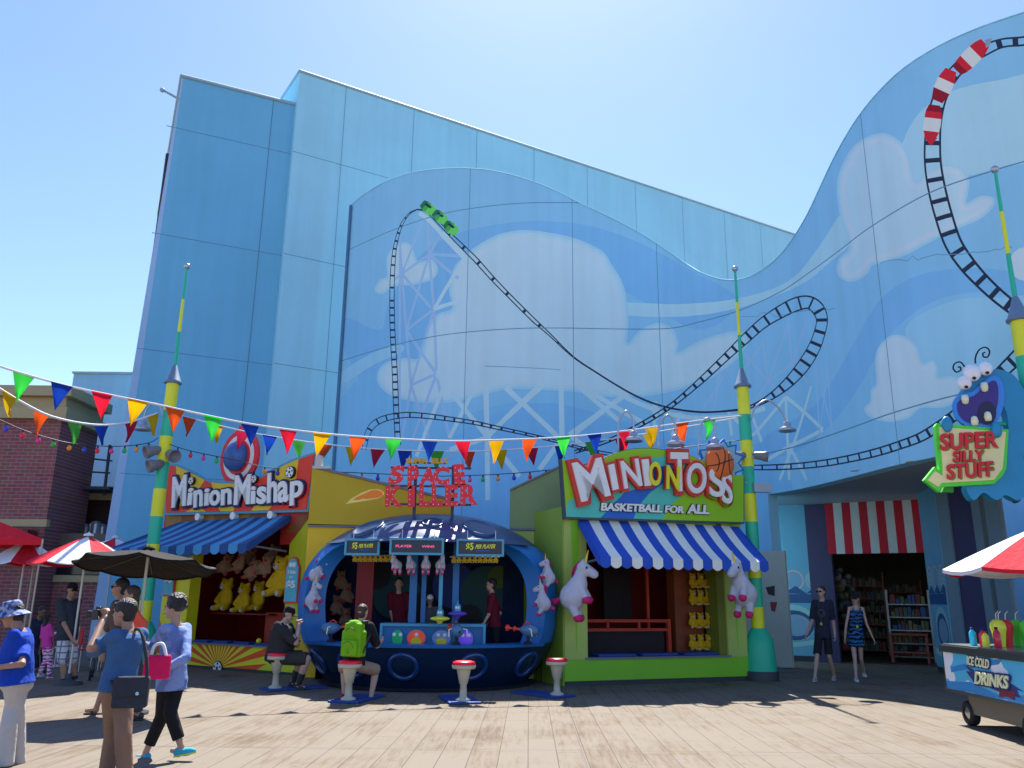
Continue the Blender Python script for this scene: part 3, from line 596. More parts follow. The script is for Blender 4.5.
# grey service door beside the shop
a, c = G(757, 655), G(797, 658); _a = wmap(W(735, 500)[0], 0, .3); _b = wmap(s_on, 0, .12); fd = Fr(_a, _b); 
xL, xR = fd.hit(752, 600)[0], fd.hit(792, 655)[0]; zt2 = fd.hit(776, 551)[1]
t = thing('service_gate', 'tall plain grey service door with small stickers left of the shop', 'door', fd.p((xL + xR) / 2, 0))
b = MB(); xT = fd.hit(779, 551)[0]; b.prism([(xL - .8, .04), (xR, .04), (xR, zt2), (xL - .8, zt2)], fd.p, -.08, 0); obj('panel', b, paintm('gate_grey', (150, 160, 172), .8), t)
b = MB(); s_ = [fd.hit(*p) for p in ((785, 585), (797, 584), (795, 612), (790, 603))]
x, z = fd.hit(771, 592); b.prism([(x - .14, z + .12), (x + .12, z + .16), (x + .1, z - .1), (x - .08, z - .06)], fd.p, .001, .008); x, z = fd.hit(774, 606); b.prism([(x - .1, z + .1), (x + .1, z + .1), (x + .02, z - .14), (x - .08, z - .12)], fd.p, .001, .008, m=1)
obj('sticker', b, [mat('sticker_dark', (.05, .04, .03)), mat('sticker_red', (.3, .04, .04))], t)
# ================================================================== game booths
FL = Fr(G(184, 667), G(310, 677)); FR = Fr(G(565, 686.5), G(748, 680.6))
lime = paintm('lime_paint', (112, 180, 42), .66); lime2 = paintm('pale_lime', (165, 190, 110), .55); lemon = paintm('lemon_paint', (215, 180, 30), .60); olive = paintm('olive_yellow', (172, 155, 20), .62)
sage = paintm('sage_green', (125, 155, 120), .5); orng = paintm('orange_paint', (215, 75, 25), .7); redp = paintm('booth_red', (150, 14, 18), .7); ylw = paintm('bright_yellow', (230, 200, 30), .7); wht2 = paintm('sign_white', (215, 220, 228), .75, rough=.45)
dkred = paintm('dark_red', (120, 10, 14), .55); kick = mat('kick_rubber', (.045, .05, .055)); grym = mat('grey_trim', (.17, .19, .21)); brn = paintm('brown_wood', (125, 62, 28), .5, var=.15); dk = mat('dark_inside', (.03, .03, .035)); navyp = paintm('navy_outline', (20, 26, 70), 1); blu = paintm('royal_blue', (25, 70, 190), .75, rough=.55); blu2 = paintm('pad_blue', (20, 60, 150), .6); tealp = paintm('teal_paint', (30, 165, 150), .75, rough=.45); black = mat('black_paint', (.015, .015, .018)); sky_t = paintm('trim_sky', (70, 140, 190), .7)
steel = mat('steel', (.5, .52, .55), rough=.3, metal=.9, var=.05)
def poly_px(fr, pts, n=0): return [fr.hit(a, b, n) for a, b in pts]
def awning(fr, x0, x1, zt, zb, N, k, mats, parent, drop=.22, xb0=None, xb1=None, flip=0):
    """striped canvas awning with a scalloped valance"""
    b = MB(); xb0 = x0 if xb0 is None else xb0; xb1 = x1 if xb1 is None else xb1
    for i in range(k):
        t0, t1 = i / k, (i + 1) / k; m = (i + flip) % 2; a0, a1 = x0 + (x1 - x0) * t0, x0 + (x1 - x0) * t1; c0, c1 = xb0 + (xb1 - xb0) * t0, xb0 + (xb1 - xb0) * t1
        R = 6
        for off in (0, -.012):
            for j in range(R):
                u0, u1 = j / R, (j + 1) / R; sg = lambda u: -.05 * math.sin(PI * u)
                q = lambda a, c, u: fr.p(a + (c - a) * u, zt + (zb - zt) * u + sg(u) + off, .03 + (N - .03) * u)
                b.add([q(a0, c0, u0), q(a1, c1, u0), q(a1, c1, u1), q(a0, c0, u1)], [(0, 1, 2, 3)], m)
        n = 8; pts = [(c0, zb), (c0, zb - drop + .05)] + [(c0 + (c1 - c0) * (j / n), zb - drop + .06 - .07 * math.sin(PI * j / n) ** .7) for j in range(1, n)] + [(c1, zb - drop + .05), (c1, zb)]
        b.prism(pts, fr.p, N - .008, N + .004, m)
    for (a, c) in ((x0, xb0), (x1, xb1)):   # side gores
        b.add([fr.p(a, zt, .03), fr.p(c, zb, N), fr.p(c, zb - drop + .05, N), fr.p(c, zb - drop + .05, N - .06), fr.p(a, zt - .14, .03)], [(0, 1, 2, 3, 4)], 0)
    o = obj('awning', b, mats, parent)
    for a, c in ((x0 + .1, xb0 + .1), (x1 - .1, xb1 - .1)):
        b = MB(); b.cyl(fr.p(a, zb - .1, .0), fr.p(c, zb - .02, N - .05), .025, n=6); obj('support_arm', b, grym, parent)
    return o
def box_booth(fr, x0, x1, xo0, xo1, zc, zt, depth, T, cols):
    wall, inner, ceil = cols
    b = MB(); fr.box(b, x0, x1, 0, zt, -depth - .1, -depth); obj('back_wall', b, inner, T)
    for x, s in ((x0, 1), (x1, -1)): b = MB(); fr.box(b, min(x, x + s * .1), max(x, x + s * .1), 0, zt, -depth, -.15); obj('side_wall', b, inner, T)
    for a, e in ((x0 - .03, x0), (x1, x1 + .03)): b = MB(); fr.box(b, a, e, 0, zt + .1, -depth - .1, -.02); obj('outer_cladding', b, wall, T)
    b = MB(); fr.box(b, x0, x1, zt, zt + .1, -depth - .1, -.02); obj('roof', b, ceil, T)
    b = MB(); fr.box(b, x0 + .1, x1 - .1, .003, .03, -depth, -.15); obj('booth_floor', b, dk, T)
def soccer(b, fr, c, r, n0, n1, mw, mk):
    b.prism(circ(c, r * 1.14, 20), fr.p, n0, n1 - .004, mk); b.prism(circ(c, r, 20), fr.p, n0, n1, mw); b.prism(circ(c, r * .3, 5), fr.p, n0, n1 + .004, mk)
    for i in range(5):
        a = 2 * PI * i / 5 + .3; b.prism(circ((c[0] + r * .72 * math.cos(a), c[1] + r * .72 * math.sin(a)), r * .2, 5), fr.p, n0, n1 + .004, mk)
def writing(b, fr, lets, f, n0, n1, mfront, mout, bold=.02, grow=.05, side=.03):
    for L in lets:
        ch, q = L[0], L[1:]
        if len(q) == 4: x0, x1, yt, yb = q; bl, br, tl = (x0, yb), (x1, yb), (x0, yt)
        else: bl, br, tl = q
        bl, br, tl = [fr.hit(*f(*p), n1) for p in (bl, br, tl)]
        if mout is not None: letter(b, ch, bl, br, tl, fr.p, n0, n1 - side, mout, bold, grow)
        letter(b, ch, bl, br, tl, fr.p, n1 - side, n1, mfront, bold)
# ---------------------------------------------------------------- left booth
LB = thing('game_booth', 'ball game booth with dark red inside, blue awning and sunburst counter front', 'booth', tuple(FL.p(1.6, 0, -.5)))
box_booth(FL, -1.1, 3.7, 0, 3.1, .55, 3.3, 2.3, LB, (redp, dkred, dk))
b = MB(); c = FL.hit(218, 668); out = [(-1.1, .06), (4.05, .06), (4.05, .53), (-1.1, .53)]; sh = []
for i in range(15):
    a0, a1 = PI * (i + .0) / 15, PI * (i + .5) / 15; sh.append(([c, (c[0] + 6 * math.cos(a0), c[1] + 6 * math.sin(a0)), (c[0] + 6 * math.cos(a1), c[1] + 6 * math.sin(a1))], 1))
sh.append(([(2.35, .0), (5, 0), (5, .34), (2.8, .22)], 2)); sh.append(([(-2, 0), (.2, 0), (-.3, .2), (-2, .3)], 2))
paint(b, out, sh, lambda s, z: FL.p(s, z, 0)); FL.box(b, -1.1, 4.05, .06, .53, -.14, -.004, 0)
obj('counter_front', b, [ylw, orng, paintm('lime_yellow', (175, 190, 30), .7)], LB)
b = MB(); soccer(b, FL, c, .14, .004, .03, 0, 1); obj('ball_emblem', b, [wht2, black], LB)
b = MB(); FL.box(b, -1.1, 3.2, .533, .57, -.4, .05); obj('counter_top', b, grym, LB)
b = MB(); FL.box(b, -1.1, 4.05, 0, .06, -.12, -.03); obj('kick_plate', b, kick, LB)
for x in (.2, .9, 1.6, 2.3): b = MB(); FL.box(b, x, x + .5, .573, .62, -.34, -.02); obj('ball_tray', b, blu2, LB, mod=bevel(.01))
b = MB(); b.ell(FL.p(2.35, .66, -.1), .06); tag(obj('ball', b, ylw), 'yellow ball lying on the counter of the red ball game booth', 'ball')
b = MB(); FL.box(b, 1.5, 2.95, .57, 1.25, -1.7, -1.0); obj('target_box', b, paintm('inside_orange', (150, 45, 15), .6), LB)
# piers
b = MB(); sh = [([(-1.2, 0), (-.6, 0), (-1.2, 1.3)], 1), ([(-.6, 0), (0, .3), (0, 1.2), (-1.1, 0.2)], 2), ([(-1.2, 2.2), (0, 2.6), (0, 3.4), (-1.2, 3.4)], 3)]
paint(b, [(-1.1, .535), (-.1, .535), (-.1, 3.3), (-1.1, 3.3)], sh, lambda s, z: FL.p(s, z, .01)); FL.box(b, -1.1, -.1, .575, 3.3, -.3, .005, 0); obj('pier', b, [ylw, orng, lemon, sky_t], LB)
b = MB(); FL.box(b, 3.2, 3.72, .535, 3.3, -.3, .012); obj('pier', b, paintm('pier_lime', (165, 175, 20), .6), LB)
# fascia with coloured blocks below the sign
b = MB(); sh = []; cols = [2, 1, 2, 1, 2, 1, 0, 1]
x = -1.3
for i, m in enumerate(cols): sh.append(([(x, 3), (x + .62, 3), (x + .62, 4), (x, 4)], m)); x += .62
sh.append(([(2.9, 2.9), (3.66, 3.55), (2.6, 3.6)], 0)); paint(b, [(-1.35, 3.28), (2.9, 3.28), (2.9, 2.75), (3.2, 2.75), (3.72, 3.3), (3.72, 3.62), (-1.35, 3.62)], sh, lambda s, z: FL.p(s, z, .03)); FL.box(b, -1.35, 3.72, 3.28, 3.62, -.2, .026, 1); obj('fascia', b, [paintm('fascia_red', (160, 36, 22), .6), paintm('fascia_brown', (120, 70, 30), .6), paintm('fascia_tan', (140, 110, 40), .6)], LB)
bA = paintm('awning_blue', (60, 130, 205), .7, rough=.8, bump=.15); bB = paintm('awning_navy', (28, 66, 135), .7, rough=.8, bump=.15)
awning(FL, -.75, 3.2, 3.4, 2.70, 1.2, 17, [bB, bA], LB, .2, -1.75, 3.2)
# sign board
z5 = lambda x, y: (140 + x / 5.12, 420 + y / 5.12)
MS = thing('booth_sign', 'red and yellow sign with white lettering below a ringed target disc', 'sign', tuple(FL.p(1, 3.5, .1)))
so_ = [z5(*p) for p in [(133, 228), (185, 236), (245, 262), (300, 292), (350, 318), (420, 326), (520, 324), (600, 306), (690, 258), (780, 212), (893, 173), (850, 458), (130, 474)]]
fra = [z5(*p) for p in [(125, 218), (187, 226), (248, 252), (302, 282), (352, 308), (420, 316), (518, 314), (596, 296), (685, 248), (776, 202), (905, 160), (860, 470), (122, 488)]]
b = MB(); b.prism(poly_px(FL, fra, .15), FL.p, .05, .15, 0); obj('frame', b, sky_t, MS)
b = MB(); sh = [([FL.hit(*z5(*p), .17) for p in q], m) for q, m in [([(182, 200), (260, 255), (330, 310), (215, 480), (200, 480), (190, 350)], 1), ([(360, 300), (560, 300), (470, 480), (400, 480)], 1), ([(270, 480), (330, 330), (420, 480)], 0), ([(700, 250), (815, 170), (800, 300), (640, 480), (560, 480)], 1), ([(560, 300), (700, 250), (600, 330)], 0), ([(130, 440), (240, 440), (300, 480), (130, 480)], 0), ([(210, 480), (300, 440), (350, 480)], 1)]]
paint(b, poly_px(FL, so_, .17), sh, lambda s, z: FL.p(s, z, .17)); b.prism(poly_px(FL, so_, .17), FL.p, .151, .168, 0); obj('panel', b, [paintm('sign_red', (196, 52, 34), .75), paintm('sign_yellow', (205, 170, 30), .75)], MS)
b = MB(); writing(b, FL, [('M', (160, 450), (232, 438), (166, 292)), ('i', (238, 438), (263, 434), (247, 350)), ('n', (272, 450), (318, 440), (274, 362)), ('i', (326, 440), (350, 436), (330, 352)), ('o', (352, 442), (408, 434), (354, 362)), ('n', (412, 438), (466, 430), (414, 355)), ('M', (478, 436), (560, 430), (486, 284)), ('i', (565, 430), (588, 428), (568, 340)), ('s', (594, 432), (644, 428), (598, 342)), ('h', (648, 426), (700, 420), (652, 272)), ('a', (702, 426), (758, 418), (704, 316)), ('p', (764, 440), (830, 428), (768, 316))], z5, .171, .26, 0, 1, .03, .055)
obj('lettering', b, [wht2, navyp], MS)
b = MB()
for x, y, r in ((268, 312, 18), (590, 303, 17), (773, 268, 25)):
    b = MB(); c = FL.hit(*z5(x, y), .2); soccer(b, FL, c, r / 5.12 / 813 * 20.2 * 1.0, .172, .25, 0, 1); obj('ball_emblem', b, [wht2, black], MS)
for x, y in ((292, 495), (472, 490), (664, 485)): b = MB(); c = FL.hit(*z5(x, y), .2); b.cyl(FL.p(*c, .05), FL.p(*c, .2), .07, .09); obj('spotlight', b, wht2, MS)
c = FL.hit(*z5(492, 188), .1); ry = 143 / 5.12 / 813 * 20.0; rx = ry * .98
b = MB()
for k, (r, m) in enumerate(((1.0, 0), (.8, 1), (.62, 0))): b.prism(circ(c, rx * r, 40, ry * r), FL.p, -.05, .02 + k * .012, m)
b.prism([(c[0] - .1, c[1] + ry * .93), (c[0] + .16, c[1] + ry * .93), (c[0] + .18, c[1] + ry + .1), (c[0] - .12, c[1] + ry + .1)], FL.p, -.05, .015, 0)
obj('target_disc', b, [paintm('target_red', (190, 40, 60), .8), wht2], MS)
b = MB(); b.ell(FL.p(*c, .12), (rx * .52, .24, ry * .52), ax=(FL.u, FL.n, V((0, 0, 1))), n=24, k=16); obj('blue_ball', b, paintm('ball_blue', (45, 85, 165), .7, var=.35, scale=3, rough=.4), MS)
# price boards
def price_sign(fr, x, zc, w, h, n, label, lines, parent=None):
    t = thing('price_sign', label, 'sign', tuple(fr.p(x, zc - h / 2, n)))
    o_ = [(x - w / 2, zc - h / 2), (x + w / 2, zc - h / 2), (x + w / 2, zc + h * .28), (x + w * .38, zc + h * .34)] + circ((x, zc + h * .36), w * .36, 10, h * .14, 0.0, PI)[0:] + [(x - w * .38, zc + h * .34), (x - w / 2, zc + h * .28)]
    g_ = [(x + (a - x) * 1.16, zc + (q - zc) * 1.07) for a, q in o_]
    b = MB(); b.prism(g_, fr.p, n, n + .03, 0); obj('frame', b, paintm('target_red', (190, 40, 60), .8), t)
    b = MB(); b.prism(o_, fr.p, n + .031, n + .045, 0); obj('panel', b, paintm('price_blue', (70, 160, 200), .75), t)
    b = MB(); letter(b, lines[0], (x - w * .36, zc + h * .14), (x + w * .36, zc + h * .14), (x - w * .36, zc + h * .22), fr.p, n + .046, n + .06, 0, .02); letter(b, lines[1], (x - w * .15, zc + h * .04), (x + w * .15, zc + h * .04), (x - w * .15, zc + h * .09), fr.p, n + .046, n + .06, 0, .02)
    letter(b, lines[2], (x - w * .38, zc - h * .22), (x + w * .38, zc - h * .22), (x - w * .38, zc - h * .02), fr.p, n + .046, n + .065, 0, .04)
    obj('lettering', b, wht2, t)
    b = MB()
    for sx in (-.11, .13): b.prism(circ((x + sx * w * 1.2, zc + h * .35), w * .15, 12), fr.p, n + .046, n + .06, 0)
    obj('round_emblem', b, wht2, t); return t
price_sign(FL, FL.hit(294, 580)[0], 1.98, .36, .92, .03, 'blue and red price board reading two balls for five dollars, right of the red booth', ('2 Balls', 'for', '$5'))
price_sign(FL, -.83, 2.1, .36, .92, .03, 'blue price board on the far left pier, behind the walking people', ('2 Balls', 'for', '$5'))
# ---------------------------------------------------------------- right booth
RB = thing('game_booth', 'lime green basketball booth with a blue and white striped awning', 'booth', tuple(FR.p(2.1, 0, -.5)))
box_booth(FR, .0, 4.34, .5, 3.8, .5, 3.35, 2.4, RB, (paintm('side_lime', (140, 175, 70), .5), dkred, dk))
b = MB(); FR.box(b, 0, 4.34, .09, .48, -.15, 0); obj('counter_front', b, lime, RB)
b = MB(); FR.box(b, .0, 4.33, 0, .09, -.15, -.03); obj('kick_plate', b, kick, RB)
b = MB(); FR.box(b, .45, 3.9, .483, .52, -.45, .04); obj('counter_top', b, grym, RB)
for i, x in enumerate((.75, 1.75, 2.75)): b = MB(); FR.box(b, x, x + .85, .523, .58, -.38, .0); obj('ball_tray', b, blu2, RB, mod=bevel(.01))
for x0, x1 in ((.0, .5), (3.85, 4.34)):
    b = MB(); xm = (x0 + x1) / 2; paint(b, [(x0, .483), (x1, .483), (x1, 3.3), (x0, 3.3)], [([(xm - .0, .62), (xm + .01, .62), (xm + .1, 3.4), (xm - .12, 3.4)], 1)], lambda s, z: FR.p(s, z, .003)); FR.box(b, x0, x1, .483, 3.3, -.25, -.001, 0); obj('pier', b, [lime2, lime], RB)
b = MB(); FR.box(b, 3.66, 3.85, .525, 3.3, -.5, -.05); obj('inner_pier', b, paintm('inner_olive', (110, 120, 40), .5), RB)
b = MB(); FR.box(b, 2.92, 3.64, .02, 3.2, -.85, -.55); obj('brown_panel', b, brn, RB)
b = MB(); FR.box(b, .5, 3.7, 3.15, 3.3, -.15, .0); FR.box(b, 0, 4.34, 3.3, 3.4, -.3, .0); obj('fascia', b, lime, RB)
rr = paintm('rail_red', (165, 50, 28), .6); b = MB()
for z in (1.02, 1.2): FR.box(b, .5, 2.75, z - .03, z + .03, -.62, -.56)
for x in (.5, 1.25, 2.0): FR.box(b, x, x + .05, 1.02, 1.2, -.62, -.56)
FR.box(b, 2.72, 2.80, .03, 1.24, -.63, -.55); FR.box(b, 2.4, 2.46, .03, 3.3, -.9, -.84); obj('red_rail', b, rr, RB)
b = MB(); FR.box(b, .52, 2.7, .03, 1.0, -.72, -.66); FR.box(b, 1.7, 2.4, 1.2, 3.3, -1.6, -1.5); obj('net_panel', b, mat('net_black', (.02, .015, .015), bump=1, bscale=90), RB)
b = MB(); FR.box(b, 1.05, 1.6, 1.6, 2.2, -2.2, -2.15); obj('backboard', b, paintm('board_red', (110, 20, 16), .5), RB)
b = MB(); hc = FR.p(1.32, 1.72, -2.0); b.tube([hc + FR.u * (.15 * math.cos(a)) + FR.n * (.15 * math.sin(a)) for a in [2 * PI * k / 14 for k in range(14)]], .012, 5, closed=True); obj('hoop', b, rr, RB)
wA = paintm('awning_white', (205, 215, 228), .72, rough=.85, bump=.15); wB = paintm('awning_royal', (30, 75, 200), .65, rough=.8, bump=.15)
awning(FR, .3, 4.27, 3.22, 2.42, .95, 17, [wB, wA], RB, .2)
zs = lambda x, y: (560 + x / 5.12, 440 + y / 5.12)
TS = thing('booth_sign', 'green and blue basketball game sign with an orange ball bursting at its right end', 'sign', tuple(FR.p(2.2, 3.3, .1)))
so_ = [(12, 97), (62, 128), (150, 130), (215, 100), (260, 78), (300, 62), (350, 49), (400, 44), (450, 43), (500, 46), (580, 60), (680, 85), (760, 120), (860, 170), (905, 180), (940, 180), (940, 420), (33, 393)]
o1 = poly_px(FR, [zs(*p) for p in so_], .2); cx = sum(p[0] for p in o1) / len(o1); cz = sum(p[1] for p in o1) / len(o1)
b = MB(); b.prism([(cx + (p[0] - cx) * 1.012, cz + (p[1] - cz) * 1.035) for p in o1], FR.p, .05, .19, 0); obj('frame', b, mat('sign_frame_dark', (.06, .09, .09)), TS)
P_ = lambda pts: [FR.hit(*zs(*p), .2) for p in pts]
sh = [(P_([(35, 320), (150, 240), (330, 180), (480, 90), (620, 70), (660, 160), (640, 270), (560, 340), (520, 420), (30, 420)]), 1), (P_([(190, 420), (260, 340), (330, 270), (420, 240), (470, 150), (600, 110), (560, 200), (460, 270), (400, 340), (370, 420)]), 2), (P_([(540, 420), (570, 350), (640, 275), (700, 230), (950, 230), (950, 440)]), 0)]
b = MB(); paint(b, o1, sh, lambda s, z: FR.p(s, z, .2)); b.prism(o1, FR.p, .191, .198, 0); obj('panel', b, [paintm('toss_green', (125, 180, 30), .7), paintm('toss_aqua', (70, 175, 185), .7), paintm('toss_blue', (30, 90, 200), .75)], TS)
# burst and basketball
b = MB(); bc = (822, 118); pts = []
for i in range(22):
    a = 2 * PI * i / 22; r = 130 if i % 2 else 98; pts.append((bc[0] + r * math.cos(a), bc[1] + r * .98 * math.sin(a)))
b.prism(P_(pts), FR.p, .14, .186, 0); b.prism(P_([(bc[0] + (x - bc[0]) * .9, bc[1] + (y - bc[1]) * .9) for x, y in pts]), FR.p, .187, .19, 1); obj('burst', b, [paintm('toss_blue', (0, 0, 0)), paintm('burst_sky', (120, 170, 215), .7)], TS)
b = MB(); cc = FR.hit(*zs(822, 118), .28); rr_ = 82 / 5.12 / 813 * 18.4; b.ell(FR.p(*cc, .26), (rr_, .16, rr_ * 1.02), ax=(FR.u, FR.n, V((0, 0, 1))), n=28, k=16); bb_ = obj('basketball', b, paintm('ball_orange', (205, 95, 45), .8, rough=.6), TS)
b = MB()
def onball(x, y): d = max(0, 1 - (x * x + y * y)); return FR.p(cc[0] + x * rr_, cc[1] + y * rr_ * 1.02, .26 + .162 * math.sqrt(d))
for crv in ([(-.95 + .1 * k, .25 * math.sin((-.95 + .1 * k) * 1.5)) for k in range(20)], [(.15 * math.sin(y * 2), y) for y in [-.95 + .1 * k for k in range(20)]], [(.75 - .4 * (1 - y * y), y) for y in [-.65 + .1 * k for k in range(14)]], [(-.8 + .45 * (1 - y * y), y) for y in [-.6 + .1 * k for k in range(13)]]): b.tube([onball(*p) for p in crv], .012, 5)
obj('ball_seam', b, black, bb_)
b = MB(); outl = paintm('toss_outline', (170, 50, 45), .8); shd = paintm('toss_shadow', (30, 70, 130), .8)
LT = [('M', (112, 318), (262, 284), (62, 118)), ('I', (272, 258), (302, 250), (248, 128)), ('N', (332, 250), (424, 234), (310, 108)), ('I', (436, 236), (470, 232), (420, 100)), ('T', (596, 262), (690, 262), (566, 62)), ('O', (652, 276), (752, 272), (652, 118)), ('S', (770, 290), (848, 292), (765, 138)), ('S', (834, 322), (886, 330), (832, 166))]
LT[4] = ('T', (572, 262), (662, 262), (568, 62))
writing(b, FR, LT, zs, .205, .34, 0, 1, .018, .075, .04); writing(b, FR, [('O', (462, 236), (522, 232), (458, 112)), ('N', (545, 250), (614, 256), (548, 128))], zs, .25, .38, 3, 1, .03, .0, .03)
writing(b, FR, [('BASKETBALL', (210, 362), (524, 372), (214, 320)), ('FOR', (538, 372), (636, 376), (542, 334)), ('ALL', (652, 376), (764, 380), (656, 328))], zs, .205, .25, 0, 2, .04, .05, .02)
obj('lettering', b, [wht2, outl, black, paintm('letter_gold', (210, 195, 40), .75)], TS)
# ---------------------------------------------------------------- panels either side of the pod
PW = Fr(V((-4.5, 17.95, 0)), V((1.15, 17.95, 0))); X = lambda x: x + 4.5
t = thing('yellow_wall', 'yellow wall panel with a sloping top between the red booth and the blue pod', 'wall', (-3.4, 17.9, 0))
b = MB(); b.prism([(X(-4.42), 0), (X(-3.6), 0), (X(-3.95), .4), (X(-4.2), .9), (X(-4.3), 1.45), (X(-4.24), 1.95), (X(-4.08), 2.35), (X(-3.75), 2.72), (X(-3.2), 3.02), (X(-2.8), 3.08), (X(-4.42), 3.10)], PW.p, -.1, 0); obj('lower_panel', b, lemon, t)
b = MB(); b.prism([(X(-4.42), 3.16), (X(-1.3), 3.12), (X(-1.3), 3.69), (X(-4.42), 4.39)], PW.p, -.15, .01); obj('upper_panel', b, olive, t)
b = MB(); b.prism([(X(-4.42), 4.395), (X(-1.3), 3.695), (X(-1.3), 3.75), (X(-4.42), 4.45)], PW.p, -.2, .05); PW.box(b, X(-4.42), X(-1.3), 3.095, 3.135, -.1, .06); obj('trim', b, grym, t)
b = MB(); b.cyl(PW.p(X(-4.28), 4.42, 0), PW.p(X(-4.28), 4.66, 0), .09, n=10); b.box(PW.p(X(-4.2), 4.40, .02), (.4, .1, .06)); obj('security_lamp', b, mat('lamp_white', (.6, .58, .52)), t)
t = thing('green_wall', 'pale green wall panel with a slanted top between the pod and the basketball booth', 'wall', (.6, 17.9, 0))
b = MB(); b.prism([(X(1.12), 0), (X(1.12), 3.07), (X(-.4), 3.05), (X(-.08), 3.02), (X(.47), 2.72), (X(.8), 2.35), (X(.97), 1.95), (X(1.02), 1.45), (X(.93), .9), (X(.67), .4), (X(.3), 0)], PW.p, -.1, 0); obj('lower_panel', b, lime2, t)
b = MB(); b.prism([(X(-.02), 3.12), (X(1.12), 3.12), (X(1.12), 4.47), (X(-.02), 3.92)], PW.p, -.15, .01); obj('upper_panel', b, sage, t)
b = MB(); b.prism([(X(-.02), 3.925), (X(1.12), 4.475), (X(1.12), 4.52), (X(-.02), 3.97)], PW.p, -.2, .05); PW.box(b, X(-.02), X(1.12), 3.075, 3.115, -.1, .06); obj('trim', b, grym, t)
# ---------------------------------------------------------------- space pod
PC = V((-1.64, 17.5, 0)); DY = .86
PR = crom([(1.95, -.02), (2.32, .4), (2.60, .9), (2.70, 1.45), (2.66, 1.95), (2.48, 2.35), (2.15, 2.72), (1.6, 3.05), (.9, 3.27), (.02, 3.36)], 6, closed=False)
def prof(z):
    for i in range(len(PR) - 1):
        if PR[i][1] <= z <= PR[i + 1][1]: t = (z - PR[i][1]) / (PR[i + 1][1] - PR[i][1] + 1e-9); return PR[i][0] + (PR[i + 1][0] - PR[i][0]) * t
    return PR[0][0] if z < 0 else .02
def pod(th, z, off=0):     # th = 0 faces the camera side, positive to the right
    r = prof(z) + off; return PC + V((r * math.sin(th), -r * math.cos(th) * DY, z))
POD = thing('space_game_pod', 'round dark blue space pod game kiosk with a wide open front and porthole rings', 'kiosk', tuple(PC))
ZC, ZT, TH = .80, 2.66, math.radians(60)
podb = paintm('pod_blue', (20, 62, 140), .62, rough=.28, var=.10, scale=2.5, coat=.6); podn = paintm('pod_navy', (12, 36, 80), .62, rough=.35, coat=.3); podrim = paintm('pod_rim_blue', (28, 100, 190), .7, rough=.4); podroof = paintm('pod_roof', (20, 58, 120), .6, rough=.36, var=.15, scale=4, coat=.12)
def mouth_th(z):
    t = (z - ZC) / (ZT - ZC)
    if t < 0 or t > 1: return -1
    return TH * (min(1, (1 - max(0, (t - .45) / .55) ** 2.4)) ** .5 * .30 + .70) if t < 1 else TH * .7
def shell(za, zb, nz, full, mat_, name, thick=.1, mi=0):
    b = MB()
    for off in (0, -thick):
        def fn(u, v):
            z = za + (zb - za) * v
            if full: th = -PI + 2 * PI * u
            else: m = mouth_th(z); th = m + (2 * PI - 2 * m) * u
            return pod(th, z, off if z < 3.3 else off * .2)
        b.grid(fn, 72, nz)
    return b
b = shell(0, ZC, 10, True, podn, 'bowl'); o = obj('bowl', b, podn, POD)
b = shell(ZC, ZT, 16, False, podb, 'shell'); 
for sg in (-1, 1):       # thick inner lip of the mouth
    b.grid(lambda u, v: pod(sg * (mouth_th(ZC + (ZT - ZC) * v) - 0 * u), ZC + (ZT - ZC) * v, -.42 * u), 4, 16)
    b.grid(lambda u, v: pod(sg * (mouth_th(ZC + (ZT - ZC) * v) + .25 * u), ZC + (ZT - ZC) * v, .008 * math.sin(PI * u) * 3), 4, 16)
obj('side_shell', b, podrim, POD)
b = shell(ZT, 3.355, 12, True, podroof, 'roof')
b.grid(lambda u, v: pod(-TH + 2 * TH * u, ZT - .01 - .0 * v, .1 - .5 * v), 40, 2)   # soffit of the brow
b.grid(lambda u, v: pod(-TH * 1.05 + 2.1 * TH * u, ZT - .01 + .09 * v, .1 * (1 - v) + .004), 40, 3)
obj('roof', b, podroof, POD)
b = MB(); b.grid(lambda u, v: pod(-TH * 1.02 + 2.04 * TH * u, ZC + .002, .10 - .62 * v), 40, 3); b.grid(lambda u, v: pod(-TH * 1.02 + 2.04 * TH * u, ZC - .05 + .052 * v, .10 - .0 * v), 40, 1); b.grid(lambda u, v: pod(-TH * 1.02 + 2.04 * TH * u, ZC - .05, .10 - .1 * v), 40, 1); obj('counter_ledge', b, podrim, POD)
# raised crater rings on the roof
for th, z, r in ((-42, 2.96, .34), (4, 3.06, .22), (36, 2.98, .36)):
    th = math.radians(th); c = pod(th, z); e = .05; nn = (pod(th + e, z) - pod(th - e, z)).cross(pod(th, z + e) - pod(th, z - e)).normalized()
    if nn.y > 0 and nn.z < 0: nn = -nn
    if nn.z < 0: nn = -nn
    b = MB(); b.lathe([(r * 1.0, -.12), (r * .99, .01), (r * .94, .018), (r * .85, .018), (r * .8, .004), (r * .4, .006), (.001, .004)], c, 36, axis=nn); obj('roof_ring', b, podroof, POD)
for px in (318, 358, 411, 477, 529):
    x = (px - 512) / 52.8 - PC.x; z = .42; th = math.asin(max(-1, min(1, x / prof(z)))); c = pod(th, z, .0); e = .03
    nn = (pod(th + e, z) - pod(th - e, z)).cross(pod(th, z + e) - pod(th, z - e)).normalized()
    if nn.y > 0: nn = -nn
    d, p, q = frame(nn); b = MB(); b.tube([c + (p * math.cos(a) + q * math.sin(a)) * .25 for a in [2 * PI * k / 28 for k in range(28)]], .045, 10, closed=True); ph = obj('porthole', b, podb, POD)
    b = MB(); b.lathe([(.22, .0), (.2, .02), (.001, .03)], c, 24, axis=nn); obj('glass', b, mat('porthole_glass', (.01, .03, .07), rough=.1), ph)
